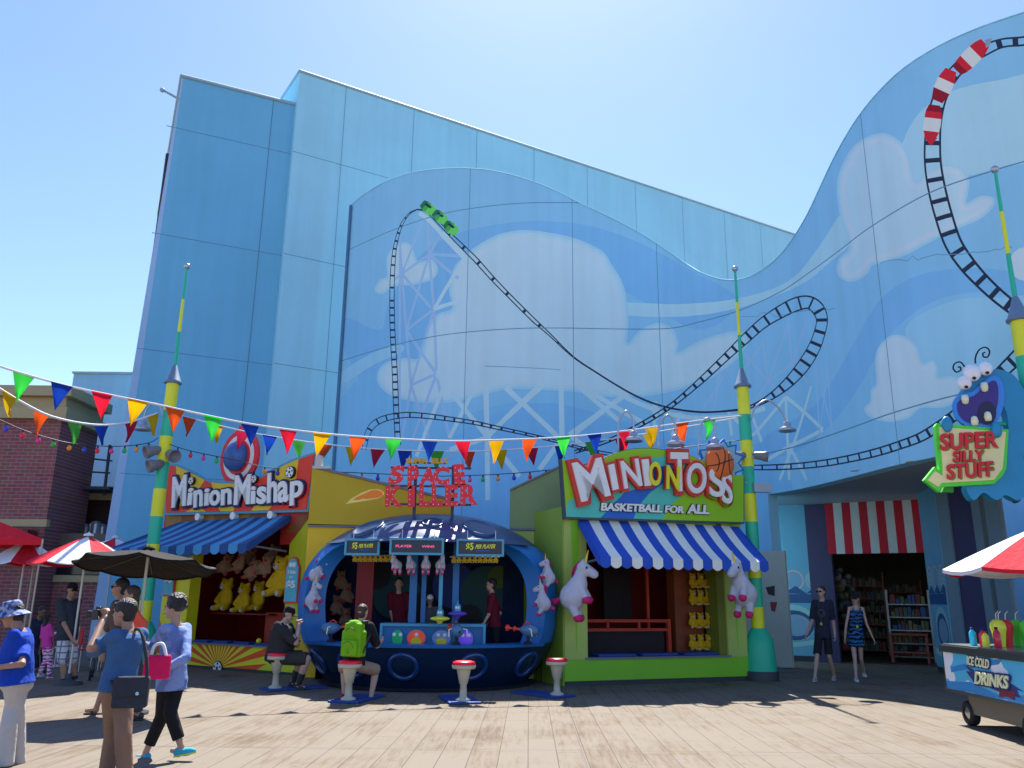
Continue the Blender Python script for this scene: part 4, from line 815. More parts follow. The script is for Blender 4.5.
# inside of the pod
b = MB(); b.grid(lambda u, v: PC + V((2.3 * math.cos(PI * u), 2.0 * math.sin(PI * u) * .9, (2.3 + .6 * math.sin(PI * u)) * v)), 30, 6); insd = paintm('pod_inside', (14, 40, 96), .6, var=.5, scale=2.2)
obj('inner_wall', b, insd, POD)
b = MB()
for i, (x, z, r, m) in enumerate(((-.95, 1.7, .55, 0), (-.5, 1.45, .3, 1), (.35, 1.9, .5, 2), (1.1, 1.75, .6, 0), (1.35, 2.1, .25, 3), (-1.4, 2.1, .3, 1), (.7, 1.2, .3, 1))):
    fr_ = Fr(V((-4, 18.9, 0)), V((1, 18.9, 0))); b.prism(circ((x + 2.4, z), r, 18), fr_.p, 0, .012 + .004 * i, m)
obj('mural_dots', b, [paintm('space_teal', (30, 90, 110), .5), black, paintm('space_blue', (20, 50, 150), .7), paintm('space_green', (90, 120, 40), .5)], POD)
b = MB(); b.box((PC.x - 1.28, 16.9, 1.7), (.34, .1, 1.9)); obj('red_post', b, dkred, POD)
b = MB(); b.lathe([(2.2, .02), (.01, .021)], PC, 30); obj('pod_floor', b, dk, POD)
IC = thing('target_counter', 'light blue game counter with four glowing oval targets inside the pod', 'counter', (-1.45, 16.3, 0)); cb = paintm('counter_blue', (38, 105, 180), .6); cbl = paintm('counter_edge', (70, 150, 205), .6)
fi = Fr(V((-2.4, 16.1, 0)), V((-.5, 16.1, 0))); b = MB(); fi.box(b, 0, 1.9, 0.02, 1.10, -.6, 0); obj('body', b, cb, IC)
b = MB(); fi.box(b, -.05, 1.95, 1.10, 1.15, -.65, .05); fi.box(b, -.05, .0, .1, 1.1, -.05, .05); fi.box(b, 1.9, 1.95, .1, 1.1, -.05, .05); obj('edge_trim', b, cbl, IC)
for k, (px, c, w) in enumerate(((397.5, (20, 130, 90), .13), (416.5, (190, 60, 40), .22), (441.5, (60, 90, 160), .22), (466, (95, 60, 215), .17))):
    x = fi.hit(px, 638)[0]; b = MB(); b.prism(circ((x, .89), w * .9, 22, .17), fi.p, .002, .03, 0); b.prism(circ((x, .89), w * .78, 22, .145), fi.p, .03, .04, 1); og = obj('oval_target', b, [cb, paintm('oval_%d' % k, c, .7, rough=.2, emit=srgb(*c), es=.12)], IC)
    b = MB(); e = [(.0, .06)] if k == 1 else [(-.06, .06), (.06, .06)]
    for dx, dz in e: b.prism(circ((x + dx, .89 + dz), .035, 10), fi.p, .04, .048, 0)
    if k in (1, 2): b.prism(circ((x, .83), .1, 14, .07), fi.p, .04, .05, 1)
    obj('face_mark', b, [wht2, paintm('mark_yellow', (200, 190, 40), .7)], og)
for k, (px, y, w) in enumerate(((413, 16.2, .14), (423.5, 16.25, .09), (440.5, 16.0, .07), (455.5, 16.15, .12))):
    x = D(px, 600, y).x; b = MB(); b.box((x, y, 1.95), (w, w * .7, 1.58)); tag(obj('target_rail', b, paintm('post_blue', (36, 100, 175), .6) if k != 2 else cbl), ['wide blue post left of the others above the pod counter', 'narrow blue post second from the left above the pod counter', 'thin pale blue post carrying the yellow toy saucer', 'blue post carrying the purple toy saucer'][k], 'post', 'blue posts above the pod counter')
def ufo(px, py, Y, col, label):
    c = D(px, py, Y); t = thing('toy_saucer', label, 'toy', tuple(c + V((0, 0, -.1))), 0, 'toy saucers on the target posts')
    b = MB(); b.lathe([(.04, -.10), (.06, -.06), (.17, -.03), (.19, -.01), (.15, .015), (.07, .03), (.06, .03)], (0, 0, .1), 22); obj('saucer', b, col, t, False)
    b = MB(); b.lathe([(.065, .0), (.065, .09), (.05, .12), (.02, .14), (.012, .2), (.001, .2)], (0, 0, .13), 16); obj('cabin', b, cbl, t, False)
    for s in (-.022, .022): b = MB(); b.box((s, -.064, .2), (.03, .01, .045)); obj('window', b, wht2, t, False)
ufo(440, 618, 15.8, paintm('saucer_lime', (190, 205, 60), .8), 'yellow green toy saucer on the thin post in the pod'); ufo(457.5, 613, 15.95, paintm('saucer_violet', (80, 60, 190), .8), 'purple toy saucer on the post in the pod, right of the yellow one')
# hanging boards over the mouth
def board(px0, px1, py0, py1, Y, label, txt, led):
    a, c = D(px0, py1, Y), D(px1, py0, Y); fr_ = Fr(V((a.x, Y, 0)), V((c.x, Y, 0))); z0, z1 = a.z, c.z; w = fr_.L
    t = thing('hanging_board', label, 'sign', (a.x + w / 2, Y, z0), 0, 'boards hanging in the pod mouth')
    b = MB()
    fr_.box(b, -.04, w + .04, z1, z1 + .04, -.05, .03); fr_.box(b, -.04, w + .04, z0 - .04, z0, -.05, .03); fr_.box(b, -.04, 0, z0, z1, -.05, .03); fr_.box(b, w, w + .04, z0, z1, -.05, .03); obj('frame', b, cbl, t)
    b = MB(); fr_.box(b, 0, w, z0, z1, -.04, 0); obj('panel', b, mat('board_black', (.012, .015, .03), rough=.3), t)
    for x in (w * .2, w * .85): b = MB(); b.cyl(fr_.p(x, z1 + .04, -.01), fr_.p(x, z1 + .2, -.01), .008, n=5); obj('chain', b, steel, t)
    h = z1 - z0; b = MB()
    if led:
        letter(b, 'PLAYER', (w * .08, z0 + h * .42), (w * .40, z0 + h * .42), (w * .08, z0 + h * .62), fr_.p, .002, .006, 0, .01); letter(b, 'WINS', (w * .6, z0 + h * .42), (w * .85, z0 + h * .42), (w * .6, z0 + h * .6), fr_.p, .002, .006, 0, .01)
        obj('lettering', b, mat('led_pink', (.5, .05, .15), emit=(1, .12, .35), es=.35, var=0), t)
    else:
        letter(b, '$5', (w * .17, z0 + h * .2), (w * .34, z0 + h * .24), (w * .17, z0 + h * .85), fr_.p, .002, .008, 0, .03); letter(b, 'PER PLAYER', (w * .38, z0 + h * .42), (w * .84, z0 + h * .46), (w * .41, z0 + h * .74), fr_.p, .002, .008, 0, .03)
        obj('lettering', b, paintm('letter_yellow', (225, 215, 60), .8), t); b = MB(); fr_.box(b, w * .4, w * .72, z0 + h * .22, z0 + h * .3, .001, .006); obj('underline', b, blu, t)
board(346.5, 378, 541, 553, 15.72, 'black board with yellow five dollars per player wording, left of the three', 0, False)
board(391.5, 442, 540.5, 552.5, 15.5, 'black display board with pink lights in the middle of the pod mouth', 0, True)
board(458.5, 502, 541.5, 554, 15.6, 'black board with yellow five dollars per player wording, right of the three', 0, False)
# toy blasters on the ledge
def blaster(px, py, Y, ang, label):
    c = D(px, py, Y); t = thing('toy_blaster', label, 'toy', (c.x, c.y, ZC + .004), ang, 'toy blasters on the pod ledge')
    b = MB(); b.lathe([(.09, 0), (.07, .04), (.03, .06), (.03, .16)], (0, 0, 0), 12); obj('stand', b, black, t, False)
    b = MB(); b.lathe([(.02, -.2), (.09, -.16), (.115, -.06), (.10, .06), (.05, .14), (.03, .16)], (0, 0, .25), 16, axis=(0, 1, .1)); obj('body', b, paintm('blaster_blue', (70, 110, 160), .7, rough=.3), t, False)
    b = MB(); b.lathe([(.026, .14), (.026, .24), (.05, .25), (.05, .28), (.022, .29), (.022, .36), (.06, .38), (.06, .43), (.01, .45)], (0, 0, .25), 14, axis=(0, 1, .1)); obj('barrel', b, paintm('blaster_red', (190, 50, 40), .8, rough=.3), t, False)
    for s in (-1, 1): b = MB(); b.tube([(s * .1, -.05, .28), (s * .17, -.1, .27), (s * .17, -.12, .14)], .013, 6); obj('handle', b, wht2, t, False)
    b = MB(); b.tube([(0, -.05, .36), (0, .02, .4), (0, .1, .34)], .015, 6); obj('sight_fin', b, MT['blaster_red'], t, False)
blaster(331, 640, 16.0, -1.2, 'blue and red toy blaster at the left end of the pod ledge'); blaster(456, 645, 15.45, .35, 'blue and red toy blaster in the middle of the pod ledge'); blaster(528, 641, 15.9, 1.3, 'blue and red toy blaster at the right end of the pod ledge')
# sign over the pod
z0_ = lambda x, y: (330 + x / 6.02, 440 + y / 6.02)
FS = Fr(V((-4, 16.5, 0)), V((0, 16.5, 0)))
KS = thing('marquee_sign', 'red bulb-studded letters standing on top of the blue pod with small yellow words above', 'sign', (-1.7, 16.5, 3.3))
redm = paintm('marquee_red', (200, 40, 58), .8); bulbm = mat('bulb_white', (.8, .74, .7), emit=(1, .85, .75), es=.1, var=0)
b = MB()
for x in (505, 735): a = FS.hit(*z0_(x, 415)); c = FS.hit(*z0_(x, 150)); FS.box(b, a[0] - .03, a[0] + .03, 3.1, c[1], -.1, -.04)
for y in (165, 275, 385):
    a = FS.hit(*z0_(365, y)); c = FS.hit(*z0_(850, y)); FS.box(b, a[0], c[0], a[1] - .02, a[1] + .02, -.04, 0.0)
obj('support_frame', b, mat('frame_navy', (.04, .06, .11)), KS)
for L in [('S', (345, 268), (428, 262), (372, 155)), ('P', (468, 296), (532, 290), (468, 158)), ('A', (535, 272), (632, 270), (548, 165)), ('C', (622, 268), (714, 268), (626, 160)), ('E', (752, 272), (814, 270), (744, 146)), ('K', (332, 402), (430, 400), (336, 276)), ('I', (470, 402), (506, 402), (472, 276)), ('L', (538, 402), (600, 402), (540, 270)), ('L', (612, 402), (676, 400), (614, 270)), ('E', (694, 400), (768, 398), (694, 268)), ('R', (786, 394), (886, 388), (786, 266))]:
    L = (L[0], (L[1][0] - 2, L[1][1]), (L[2][0] + 3, L[2][1]), (L[3][0] - 2, L[3][1]))
    b = MB(); writing(b, FS, [L], z0_, .0, .12, 0, None, .05, .0, .04); lt = obj('letter', b, redm, KS)
    vs = b.v; b2 = MB(); xs = [(v - FS.A).dot(FS.u) for v in vs]; zs_ = [v.z for v in vs]
    # bulbs: a lattice of points kept where it lies on the letter
    tris = [f for f in b.f if abs((b.v[f[0]] - FS.A).dot(FS.n) - .12) < .004 and len(f) >= 3]
    def on(x, z):
        for f in tris:
            q = [((b.v[i] - FS.A).dot(FS.u), b.v[i].z) for i in f]; ins = False
            for k in range(len(q)):
                (ax, az), (bx, bz) = q[k - 1], q[k]
                if (az > z) != (bz > z) and x < (bx - ax) * (z - az) / (bz - az) + ax: ins = not ins
            if ins: return True
        return False
    z = min(zs_) + .05
    while z < max(zs_):
        x = min(xs) + .045
        while x < max(xs):
            if on(x, z) and on(x + .02, z) and on(x - .02, z): b2.ell(FS.p(x, z, .12), (.008, .008, .008), n=8, k=5); x += .105
            else: x += .02
        z += .10
    if b2.v: o = obj('bulbs', b2, bulbm, lt)
b = MB(); writing(b, FS, [('SUPER', (457, 142), (588, 142), (457, 110)), ('SILLY', (606, 142), (716, 140), (608, 110))], z0_, 0, .06, 0, 0, .05, .01, .02); obj('small_lettering', b, paintm('gold_paint', (170, 140, 50), .8), KS)
b = MB(); FS.box(b, FS.hit(*z0_(480, 130))[0], FS.hit(*z0_(700, 130))[0], 4.28, 4.31, -.04, -.005); FS.box(b, FS.hit(*z0_(480, 130))[0], FS.hit(*z0_(480, 130))[0] + .03, 4.0, 4.5, -.04, -.01); obj('top_bar', b, mat('frame_navy', (0, 0, 0)), KS)
t = thing('comet_cutout', 'orange flaming comet cutout left of the red marquee letters', 'cutout', tuple(FS.p(FS.hit(*z0_(230, 340))[0], 3.7, -.1)))
Q = lambda pts: [FS.hit(*z0_(*p), -.1) for p in pts]
b = MB(); b.prism(Q([(92, 386), (130, 352), (185, 320), (240, 298), (290, 295), (320, 310), (322, 330), (295, 352), (240, 362), (180, 372)]), FS.p, -.14, -.10, 0); obj('tail', b, paintm('comet_pale', (225, 180, 110), .8), t)
b = MB(); b.prism(Q([(140, 362), (160, 345), (205, 325), (250, 305), (285, 302), (312, 314), (314, 330), (290, 345), (235, 352), (205, 356), (218, 346), (175, 358)]), FS.p, -.098, -.085, 0); obj('flame', b, paintm('comet_orange', (225, 110, 30), .8), t)
# ================================================================== poles, lamps, strings
teal = tealp; yel = paintm('pole_yellow', (225, 205, 40), .75, rough=.5); cone_b = paintm('cone_blue', (95, 120, 165), .62, rough=.45)
def zpx(py, px, Y): return D(px, py, Y).z
PZ = [zpx(p, 750, 18.4) for p in (628, 607, 578, 550, 522, 494, 467, 441, 415, 388)]
def make_pole(X0, Y0, label):
    t = thing('striped_pole', label, 'pole', (X0, Y0, 0), 0, 'tall teal and yellow striped poles')
    b = MB(); b.lathe([(.37, .0), (.37, .17), (.35, .19)], (0, 0, 0), 28); obj('foot', b, kick, t, False)
    b = MB(); b.lathe([(.33, .17), (.335, .3), (.31, .65), (.28, .85), (.19, PZ[0] - .05), (.155, PZ[0])], (0, 0, 0), 28); obj('base', b, teal, t, False)
    b = MB(); zs2 = PZ; 
    for i in range(len(zs2) - 1): b.lathe([(.138, zs2[i]), (.138, zs2[i + 1])], (0, 0, 0), 20, m=(i % 2))
    obj('shaft', b, [yel, teal], t, False)
    z = PZ[-1]; b = MB(); b.lathe([(.138, z), (.20, z + .01), (.20, z + .05), (.17, z + .08), (.045, z + .47), (.02, z + .5)], (0, 0, 0), 20); obj('cone', b, cone_b, t, False)
    b = MB(); zt = 9.42; z0 = z + .46; h = (zt - z0) / 3
    for i in range(3): b.lathe([(.045 - .006 * i, z0 + h * i), (.04 - .006 * i, z0 + h * (i + 1))], (0, 0, 0), 10, m=1 - i % 2)
    obj('rod', b, [yel, teal], t, False); b = MB(); b.ell((0, 0, zt + .03), .075); obj('finial', b, steel, t, False)
    return t
lampm = mat('lamp_silver', (.42, .45, .5), rough=.35, metal=.6)
def gooseneck(pts, Y, parent, flip=1):
    """pts: px path from mount to the shade top"""
    c = crom([tuple(D(x, y, Y)) for x, y in pts], 5, closed=False); b = MB(); b.tube(c, .022, 8); a = obj('lamp_arm', b, lampm, parent); e = V(c[-1])
    b = MB(); b.lathe([(.03, .12), (.07, .1), (.09, .04), (.09, .0), (.17, -.05), (.2, -.12), (.185, -.125), (.001, -.06)], e, 22); obj('lamp_shade', b, lampm, a)
def spot(c, d, r, parent, nm='spotlight'):
    c, d = V(c), V(d).normalized(); b = MB(); b.lathe([(.001, -.2), (r * .5, -.19), (r * .7, -.12), (r * .8, 0), (r, .08), (r, .16), (r * .92, .16), (r * .8, .08), (.001, .06)], c, 18, axis=d); obj(nm, b, mat('spot_grey', (.2, .2, .21), rough=.4), parent)
pM = D(759.5, 672, 18.4); pM = (5.4, 18.4); pLx = (-8.02, 18.6); pRx = (8.96, 13.6)
POM = make_pole(pM[0], pM[1], 'teal and yellow striped pole beside the striped awning of the basketball booth')
POL = make_pole(pLx[0], pLx[1], 'teal and yellow striped pole at the left end of the red and yellow booth sign')
POR = make_pole(pRx[0], pRx[1], 'teal and yellow striped pole at the right edge behind the monster sign')
for pts in ([(618.5, 452), (618.5, 424), (626, 411), (633, 420), (633.5, 436)], [(658, 452), (659, 426), (667.7, 415), (675, 424), (675.5, 440)], [(698, 455), (700, 428), (707.5, 418), (714.5, 427), (715, 443)]): gooseneck(pts, 17.3, TS)
gooseneck([(751, 420), (755, 408), (767.7, 400), (782, 412), (787, 426)], 18.2, POM); gooseneck([(163, 417), (160, 406), (154, 403), (146, 410), (143, 425)], 18.4, POL)
for px, py, dx in ((739, 456, -1), (761, 456, 1)): spot(D(px, py, 18.3), (dx, -.3, -.15), .12, POM)
for px, py, dx in ((152, 451, -1), (155, 465, -1), (172, 455, 1)): spot(D(px, py, 18.4), (dx * .8, -.7, -.35), .15, POL)
b = MB(); c = D(761, 488, 18.3); b.box(c, (.42, .18, .2), rz=.2); b.cyl(c + V((-.1, 0, .05)), c + V((-.35, 0, .12)), .02); obj('floodlight', b, lampm, POM)
b = MB(); c = D(748, 456, 18.4)
for z in (-.04, .04): b.cyl(c + V((-.3, -.1, z)), c + V((.3, -.1, z)), .02, n=6)
obj('lamp_bar', b, lampm, POM)
# pennant strings
PEN = {k: mat('pennant_' + k, srgb(*c), rough=.8, var=.08, scale=5, bump=.2, bscale=20, spec=.2) for k, c in dict(green=(60, 210, 70), blue=(22, 62, 160), red=(225, 30, 55), yellow=(235, 175, 10), orange=(240, 90, 30), gold=(200, 160, 20), crimson=(170, 30, 60), rust=(190, 70, 35), grass=(70, 160, 60)).items()}
for m in PEN.values():      # thin cloth lets some light through
    N = m.node_tree.nodes; L = m.node_tree.links; bs = N['Principled BSDF']; tr = N.new('ShaderNodeBsdfTranslucent'); mx = N.new('ShaderNodeMixShader'); mx.inputs[0].default_value = .4
    src = bs.inputs['Base Color'].links[0].from_socket; L.new(src, tr.inputs[0]); out = [n for n in N if n.type == 'OUTPUT_MATERIAL'][0]; L.new(bs.outputs[0], mx.inputs[1]); L.new(tr.outputs[0], mx.inputs[2]); L.new(mx.outputs[0], out.inputs[0])
cord = mat('cord_white', (.75, .75, .75), rough=.7)
def pennants(label, path, flags, r=.022, w=.34, h=.46, seed=1):
    rnd = random.Random(seed); c = crom([tuple(D(x, y, Y)) for x, y, Y in path], 6, closed=False); mid = V(c[len(c) // 2])
    t = thing('pennant_string', label, 'bunting', tuple(mid), 0, 'strings of coloured pennants')
    b = MB(); b.tube(c, r, 6); obj('cord', b, cord, t)
    pxs = []
    for x, y, z in c:
        v = V((x, y, z)) - CAM; d = v.dot(FW); pxs.append(512 + F * v.dot(RT) / d)
    for px, col in flags:
        i = max(0, min(len(pxs) - 2, next((k for k in range(len(pxs) - 1) if pxs[k] <= px <= pxs[k + 1] or pxs[k] >= px >= pxs[k + 1]), 0)))
        tt = (px - pxs[i]) / (pxs[i + 1] - pxs[i]); P0 = V(c[i]).lerp(V(c[i + 1]), tt); d = (V(c[i + 1]) - V(c[i])).normalized(); sw = rnd.uniform(-.16, .22); fw = rnd.uniform(-.25, .25); n = V((-d.y, d.x, 0)).normalized()
        hh = h * rnd.uniform(.94, 1.06); tip = V((sw * .5 - .02, fw * .3, -hh)); b = MB(); K = 6
        def fn(u, v):
            a = P0 + d * ((u - .5) * w * (1 - v)) + tip * v + n * (.05 * math.sin(u * 5 + px) * v + .035 * math.sin(v * 4 + px * 3)); return a
        b.grid(fn, 5, K); obj('pennant', b, PEN[col], t)
YA = lambda x: 13 + (x - 5) * .00706
A_ = [(-40, 352), (5, 368), (60, 384), (105, 394), (150, 403), (200, 414), (250, 424), (300, 431), (350, 436), (400, 439), (450, 441), (500, 440), (550, 438), (600, 434), (650, 427.5), (700, 420.5), (741, 416)]
pennants('long front string of bright pennants running across to the pole right of the basketball sign', [(x, y, YA(x)) for x, y in A_], list(zip((24, 62, 102, 138, 175, 213, 250, 288, 322, 358, 394, 430, 463, 497, 530, 563, 594, 625, 652, 682, 709), ['green', 'blue', 'red', 'yellow', 'orange', 'green', 'blue', 'red', 'yellow', 'orange', 'green', 'blue', 'red', 'yellow', 'orange', 'green', 'blue', 'red', 'yellow', 'orange', 'green'])), .02)
B_ = [(-30, 370), (0, 389), (25, 404), (50, 416), (80, 423), (105, 425), (130, 422), (158, 413)]
pennants('short sagging pennant string from the left edge to the striped pole', [(x, y, 14.5 + (x + 30) * .0205) for x, y in B_], list(zip((8, 42, 76, 103, 131, 152), ['gold', 'orange', 'grass', 'blue', 'crimson', 'gold'])), .025, seed=2)
C_ = [(166, 412), (190, 418), (230, 428), (270, 436), (325, 444), (378, 449), (430, 451), (480, 451), (530, 448), (580, 443), (630, 436), (680, 428), (741, 417)]
pennants('rear string of darker pennants hanging between the two striped poles', [(x, y, 18.5) for x, y in C_], list(zip((190, 217, 243, 270, 298, 325, 352, 378, 405, 437, 468, 500, 531, 562, 592, 622, 650, 680), ['rust', 'gold', 'crimson', 'blue', 'grass', 'rust', 'gold', 'crimson', 'blue', 'grass', 'rust', 'gold', 'crimson', 'blue', 'grass', 'crimson', 'gold', 'rust'])), .015, .34, .44, seed=3)
bc = [paintm('bulb_' + str(i), c, .8, rough=.15) for i, c in enumerate([(40, 60, 190), (200, 30, 60), (190, 40, 140), (30, 150, 60), (230, 120, 30)])]
wirem = mat('wire_dark', (.03, .035, .05), rough=.6)
def lights(label, path, bulbs):
    c = crom([tuple(D(x, y, Y)) for x, y, Y in path], 6, closed=False); t = thing('light_string', label, 'string lights', tuple(V(c[len(c) // 2])), 0, 'strings of coloured bulbs'); b = MB(); b.tube(c, .010, 5); obj('wire', b, wirem, t)
    pxs = []
    for q in c: v = V(q) - CAM; pxs.append(512 + F * v.dot(RT) / v.dot(FW))
    for k, px in enumerate(bulbs):
        i = next((j for j in range(len(pxs) - 1) if pxs[j] <= px <= pxs[j + 1]), 0); P0 = V(c[i]).lerp(V(c[i + 1]), (px - pxs[i]) / (pxs[i + 1] - pxs[i]))
        b = MB(); b.lathe([(.018, 0), (.022, -.05), (.02, -.055)], P0, 8, m=0); b.lathe([(.02, -.05), (.042, -.085), (.048, -.12), (.03, -.155), (.001, -.165)], P0, 10, m=1); obj('bulb', b, [wirem, bc[k % 5]], t)
lights('string of small coloured bulbs from the left edge to the left striped pole', [(x, y, 14.8 + (x + 20) * .021) for x, y in [(-20, 412), (0, 420), (23, 430), (45, 437), (70, 443), (100, 446), (125, 446), (148, 443), (158, 438)]], (7, 23, 39, 54, 70, 85, 98, 112, 125, 137, 149))
lights('string of small coloured bulbs between the poles passing behind the red marquee letters', [(x, y, 18.55) for x, y in [(166, 443), (191, 451), (240, 461), (265, 467), (312, 471), (362, 473), (430, 476), (483, 475), (530, 472), (570, 467), (620, 458), (680, 448), (741, 440)]], (178, 191, 204, 217, 265, 278, 315, 331, 347, 362, 378, 460, 470, 483, 498, 514, 530, 546, 560, 580, 600, 640, 660, 730))
# ------------------------------------------------------------------ stools on blue floor plates
whp = paintm('stool_white', (195, 198, 200), .42, rough=.4); rdv = paintm('seat_red', (190, 20, 45), .8, rough=.35)
def make_stool(P0, ang, label):
    t = thing('round_stool', label, 'stool', (P0.x, P0.y, 0), ang, 'round stools in front of the pod')
    b = MB(); b.box((0, .35, .018), (.52, 1.1, .034)); o = obj('floor_plate', b, blu2, t, False, mod=bevel(.008))
    b = MB(); b.lathe([(.12, .036), (.12, .06), (.075, .08), (.06, .1), (.052, .28), (.066, .29), (.11, .48), (.12, .52)], (0, 0, 0), 24); obj('pedestal', b, whp, t, False)
    b = MB(); b.lathe([(.001, .52), (.18, .52), (.192, .535), (.192, .575), (.18, .58), (.001, .58)], (0, 0, 0), 28); obj('seat_rim', b, whp, t, False)
    b = MB(); b.lathe([(.182, .578), (.188, .60), (.178, .625), (.13, .64), (.001, .643)], (0, 0, 0), 28); obj('seat', b, rdv, t, False)
    return t
for (px, py), l in (((275, 690), 'white stool with red seat under the man in the black cap'), ((348, 702), 'white stool with red seat under the man with the green backpack'), ((463, 703), 'empty stool with red seat at the front middle of the pod'), ((557, 697), 'empty stool with red seat at the right side, before the lime booth')):
    p = G(px, py); d = PC - p; st = make_stool(p, math.atan2(-d.x, d.y), l)
# ------------------------------------------------------------------ monster shop sign at the right
FM = Fr(V((6, 13.75, 0)), V((10, 13.35, 0))); zm = lambda x, y: (900 + x / 4.042, 330 + y / 4.042)
Qm = lambda pts, n=0: [FM.hit(*zm(*p), n) for p in pts]
MO = thing('monster_shop_sign', 'blue three-eyed monster cutout biting a cream arrow sign with a green edge', 'sign', tuple(FM.p(2.6, 3.6, -.1)))
m_b = paintm('monster_teal', (28, 125, 190), .7, rough=.5, var=.12); m_b2 = paintm('monster_blue', (45, 115, 215), .8, rough=.5); m_p = paintm('mouth_violet', (48, 40, 125), .8); m_e = paintm('eye_white', (205, 212, 225), .85, rough=.4); m_dt = paintm('monster_dark', (20, 80, 100), .7)
b = MB(); b.prism(Qm(crom([(245, 260), (300, 190), (370, 165), (430, 175), (470, 210), (505, 280), (520, 380), (505, 470), (490, 520), (510, 580), (520, 640), (470, 690), (420, 670), (380, 690), (330, 660), (290, 690), (260, 640), (300, 600), (400, 560), (430, 400), (400, 300), (300, 260)], 5), -.1), FM.p, -.22, -.02, 0); obj('body', b, m_b, MO)
b = MB(); b.prism(Qm(crom([(450, 520), (490, 500), (530, 520), (560, 560), (540, 680), (500, 660), (470, 700), (440, 660)], 4), -.3), FM.p, -.34, -.23, 0); obj('fur', b, m_dt, MO)
b = MB(); b.prism(Qm(crom([(218, 290), (240, 262), (290, 250), (330, 215), (370, 188), (400, 195), (418, 240), (415, 310), (390, 370), (340, 400), (280, 395), (235, 365), (218, 330)], 5), .03), FM.p, -.02, .05, 0); obj('lips', b, m_b2, MO)
b = MB(); b.prism(Qm(crom([(232, 300), (250, 280), (300, 265), (340, 228), (375, 205), (392, 215), (398, 255), (390, 320), (360, 362), (315, 380), (265, 368), (238, 340)], 5), .06), FM.p, .045, .06, 0); mo_ = obj('mouth', b, m_p, MO)
b = MB(); b.prism(Qm(circ((352, 335), 38, 16, 48), .07), FM.p, .061, .066, 0); obj('throat', b, paintm('throat_dark', (30, 30, 70), .8), mo_)
for x, y, s in ((263, 280, 1), (341, 230, 1), (301, 368, -1), (355, 350, -1)): b = MB(); c = FM.hit(*zm(x, y), .09); b.lathe([(.001, -.09), (.045, -.07), (.06, 0), (.05, .07), (.001, .08)], FM.p(c[0], c[1], .09), 12, axis=(0, 0, s)); obj('tooth', b, paintm('tooth_cream', (225, 220, 190), .8), mo_)
for x, y, r in ((262, 212, 28), (292, 172, 35), (347, 155, 28)):
    c = FM.hit(*zm(x, y), .1); rr3 = r / 4.042 / 813 * 14.1; b = MB(); b.ell(FM.p(c[0], c[1], .08), (rr3, rr3 * .6, rr3), ax=(FM.u, FM.n, V((0, 0, 1))), n=22, k=14); ey = obj('eye', b, m_e, MO); b = MB(); b.ell(FM.p(c[0] + rr3 * .0, c[1] - rr3 * .72, .08 + rr3 * .42), (.035, .02, .03), n=10, k=8); obj('pupil', b, black, ey)
for pts in ([(262, 150), (245, 130), (222, 135), (215, 155), (228, 170), (245, 162), (243, 150), (234, 150)], [(305, 135), (305, 110), (320, 80), (345, 70), (362, 85), (355, 108), (338, 108), (335, 95), (344, 90)]):
    c = crom([tuple(FM.p(*FM.hit(*zm(*p), .02), .02)) for p in pts], 4, closed=False); b = MB(); b.tube(c, .014, 6); obj('antenna', b, black, MO)
o_ = [(142, 388), (150, 376), (440, 402), (430, 560), (415, 590), (380, 622), (168, 634), (160, 655), (98, 606), (142, 552), (160, 566), (146, 440)]
b = MB(); b.prism(Qm(o_, .06), FM.p, -.05, .055, 0); obj('board_edge', b, paintm('edge_green', (70, 190, 60), .75), MO)
i_ = [(158, 392), (428, 412), (414, 560), (380, 606), (168, 618), (156, 634), (112, 606), (142, 570), (172, 590), (172, 545)]
b = MB(); b.prism(Qm(i_, .07), FM.p, .056, .075, 0); obj('board', b, paintm('board_cream', (200, 195, 160), .75), MO)
b = MB(); b.prism(Qm([(178, 626), (215, 626), (212, 658), (166, 656)], -.1), FM.p, -.15, -.06, 0); obj('arrow_side', b, paintm('edge_green2', (40, 130, 40), .7), MO)
b = MB(); wr = [('SUPER', (164, 486), (398, 474), (162, 418)), ('SILLY', (216, 534), (342, 528), (216, 488)), ('STUFF', (192, 604), (380, 590), (190, 542))]
for w_ in wr: writing(b, FM, [(w_[0],) + tuple((p[0] + 4, p[1] + 5) for p in w_[1:])], zm, .078, .082, 1, None, .03, 0, .002)
writing(b, FM, wr, zm, .083, .12, 0, None, .025, 0, .03); obj('lettering', b, [paintm('letter_red', (165, 28, 45), .85), paintm('letter_shadow', (70, 130, 60), .8)], MO)
for x, y in ((192, 380), (392, 402)): c = FM.hit(*zm(x, y), .12); b = MB(); b.ell(FM.p(*c, .1), (.09, .07, .14), n=14, k=10); obj('claw', b, m_b, MO)
b = MB(); b.cyl(FM.p(2.2, 4.6, -.15), V((8.96, 13.5, 4.6)), .04); b.cyl(FM.p(2.3, 3.7, -.2), V((8.96, 13.5, 3.7)), .04); b.cyl(V((8.96, 13.5, 3.5)), V((8.96, 13.5, 4.8)), .05); obj('bracket', b, teal, MO)
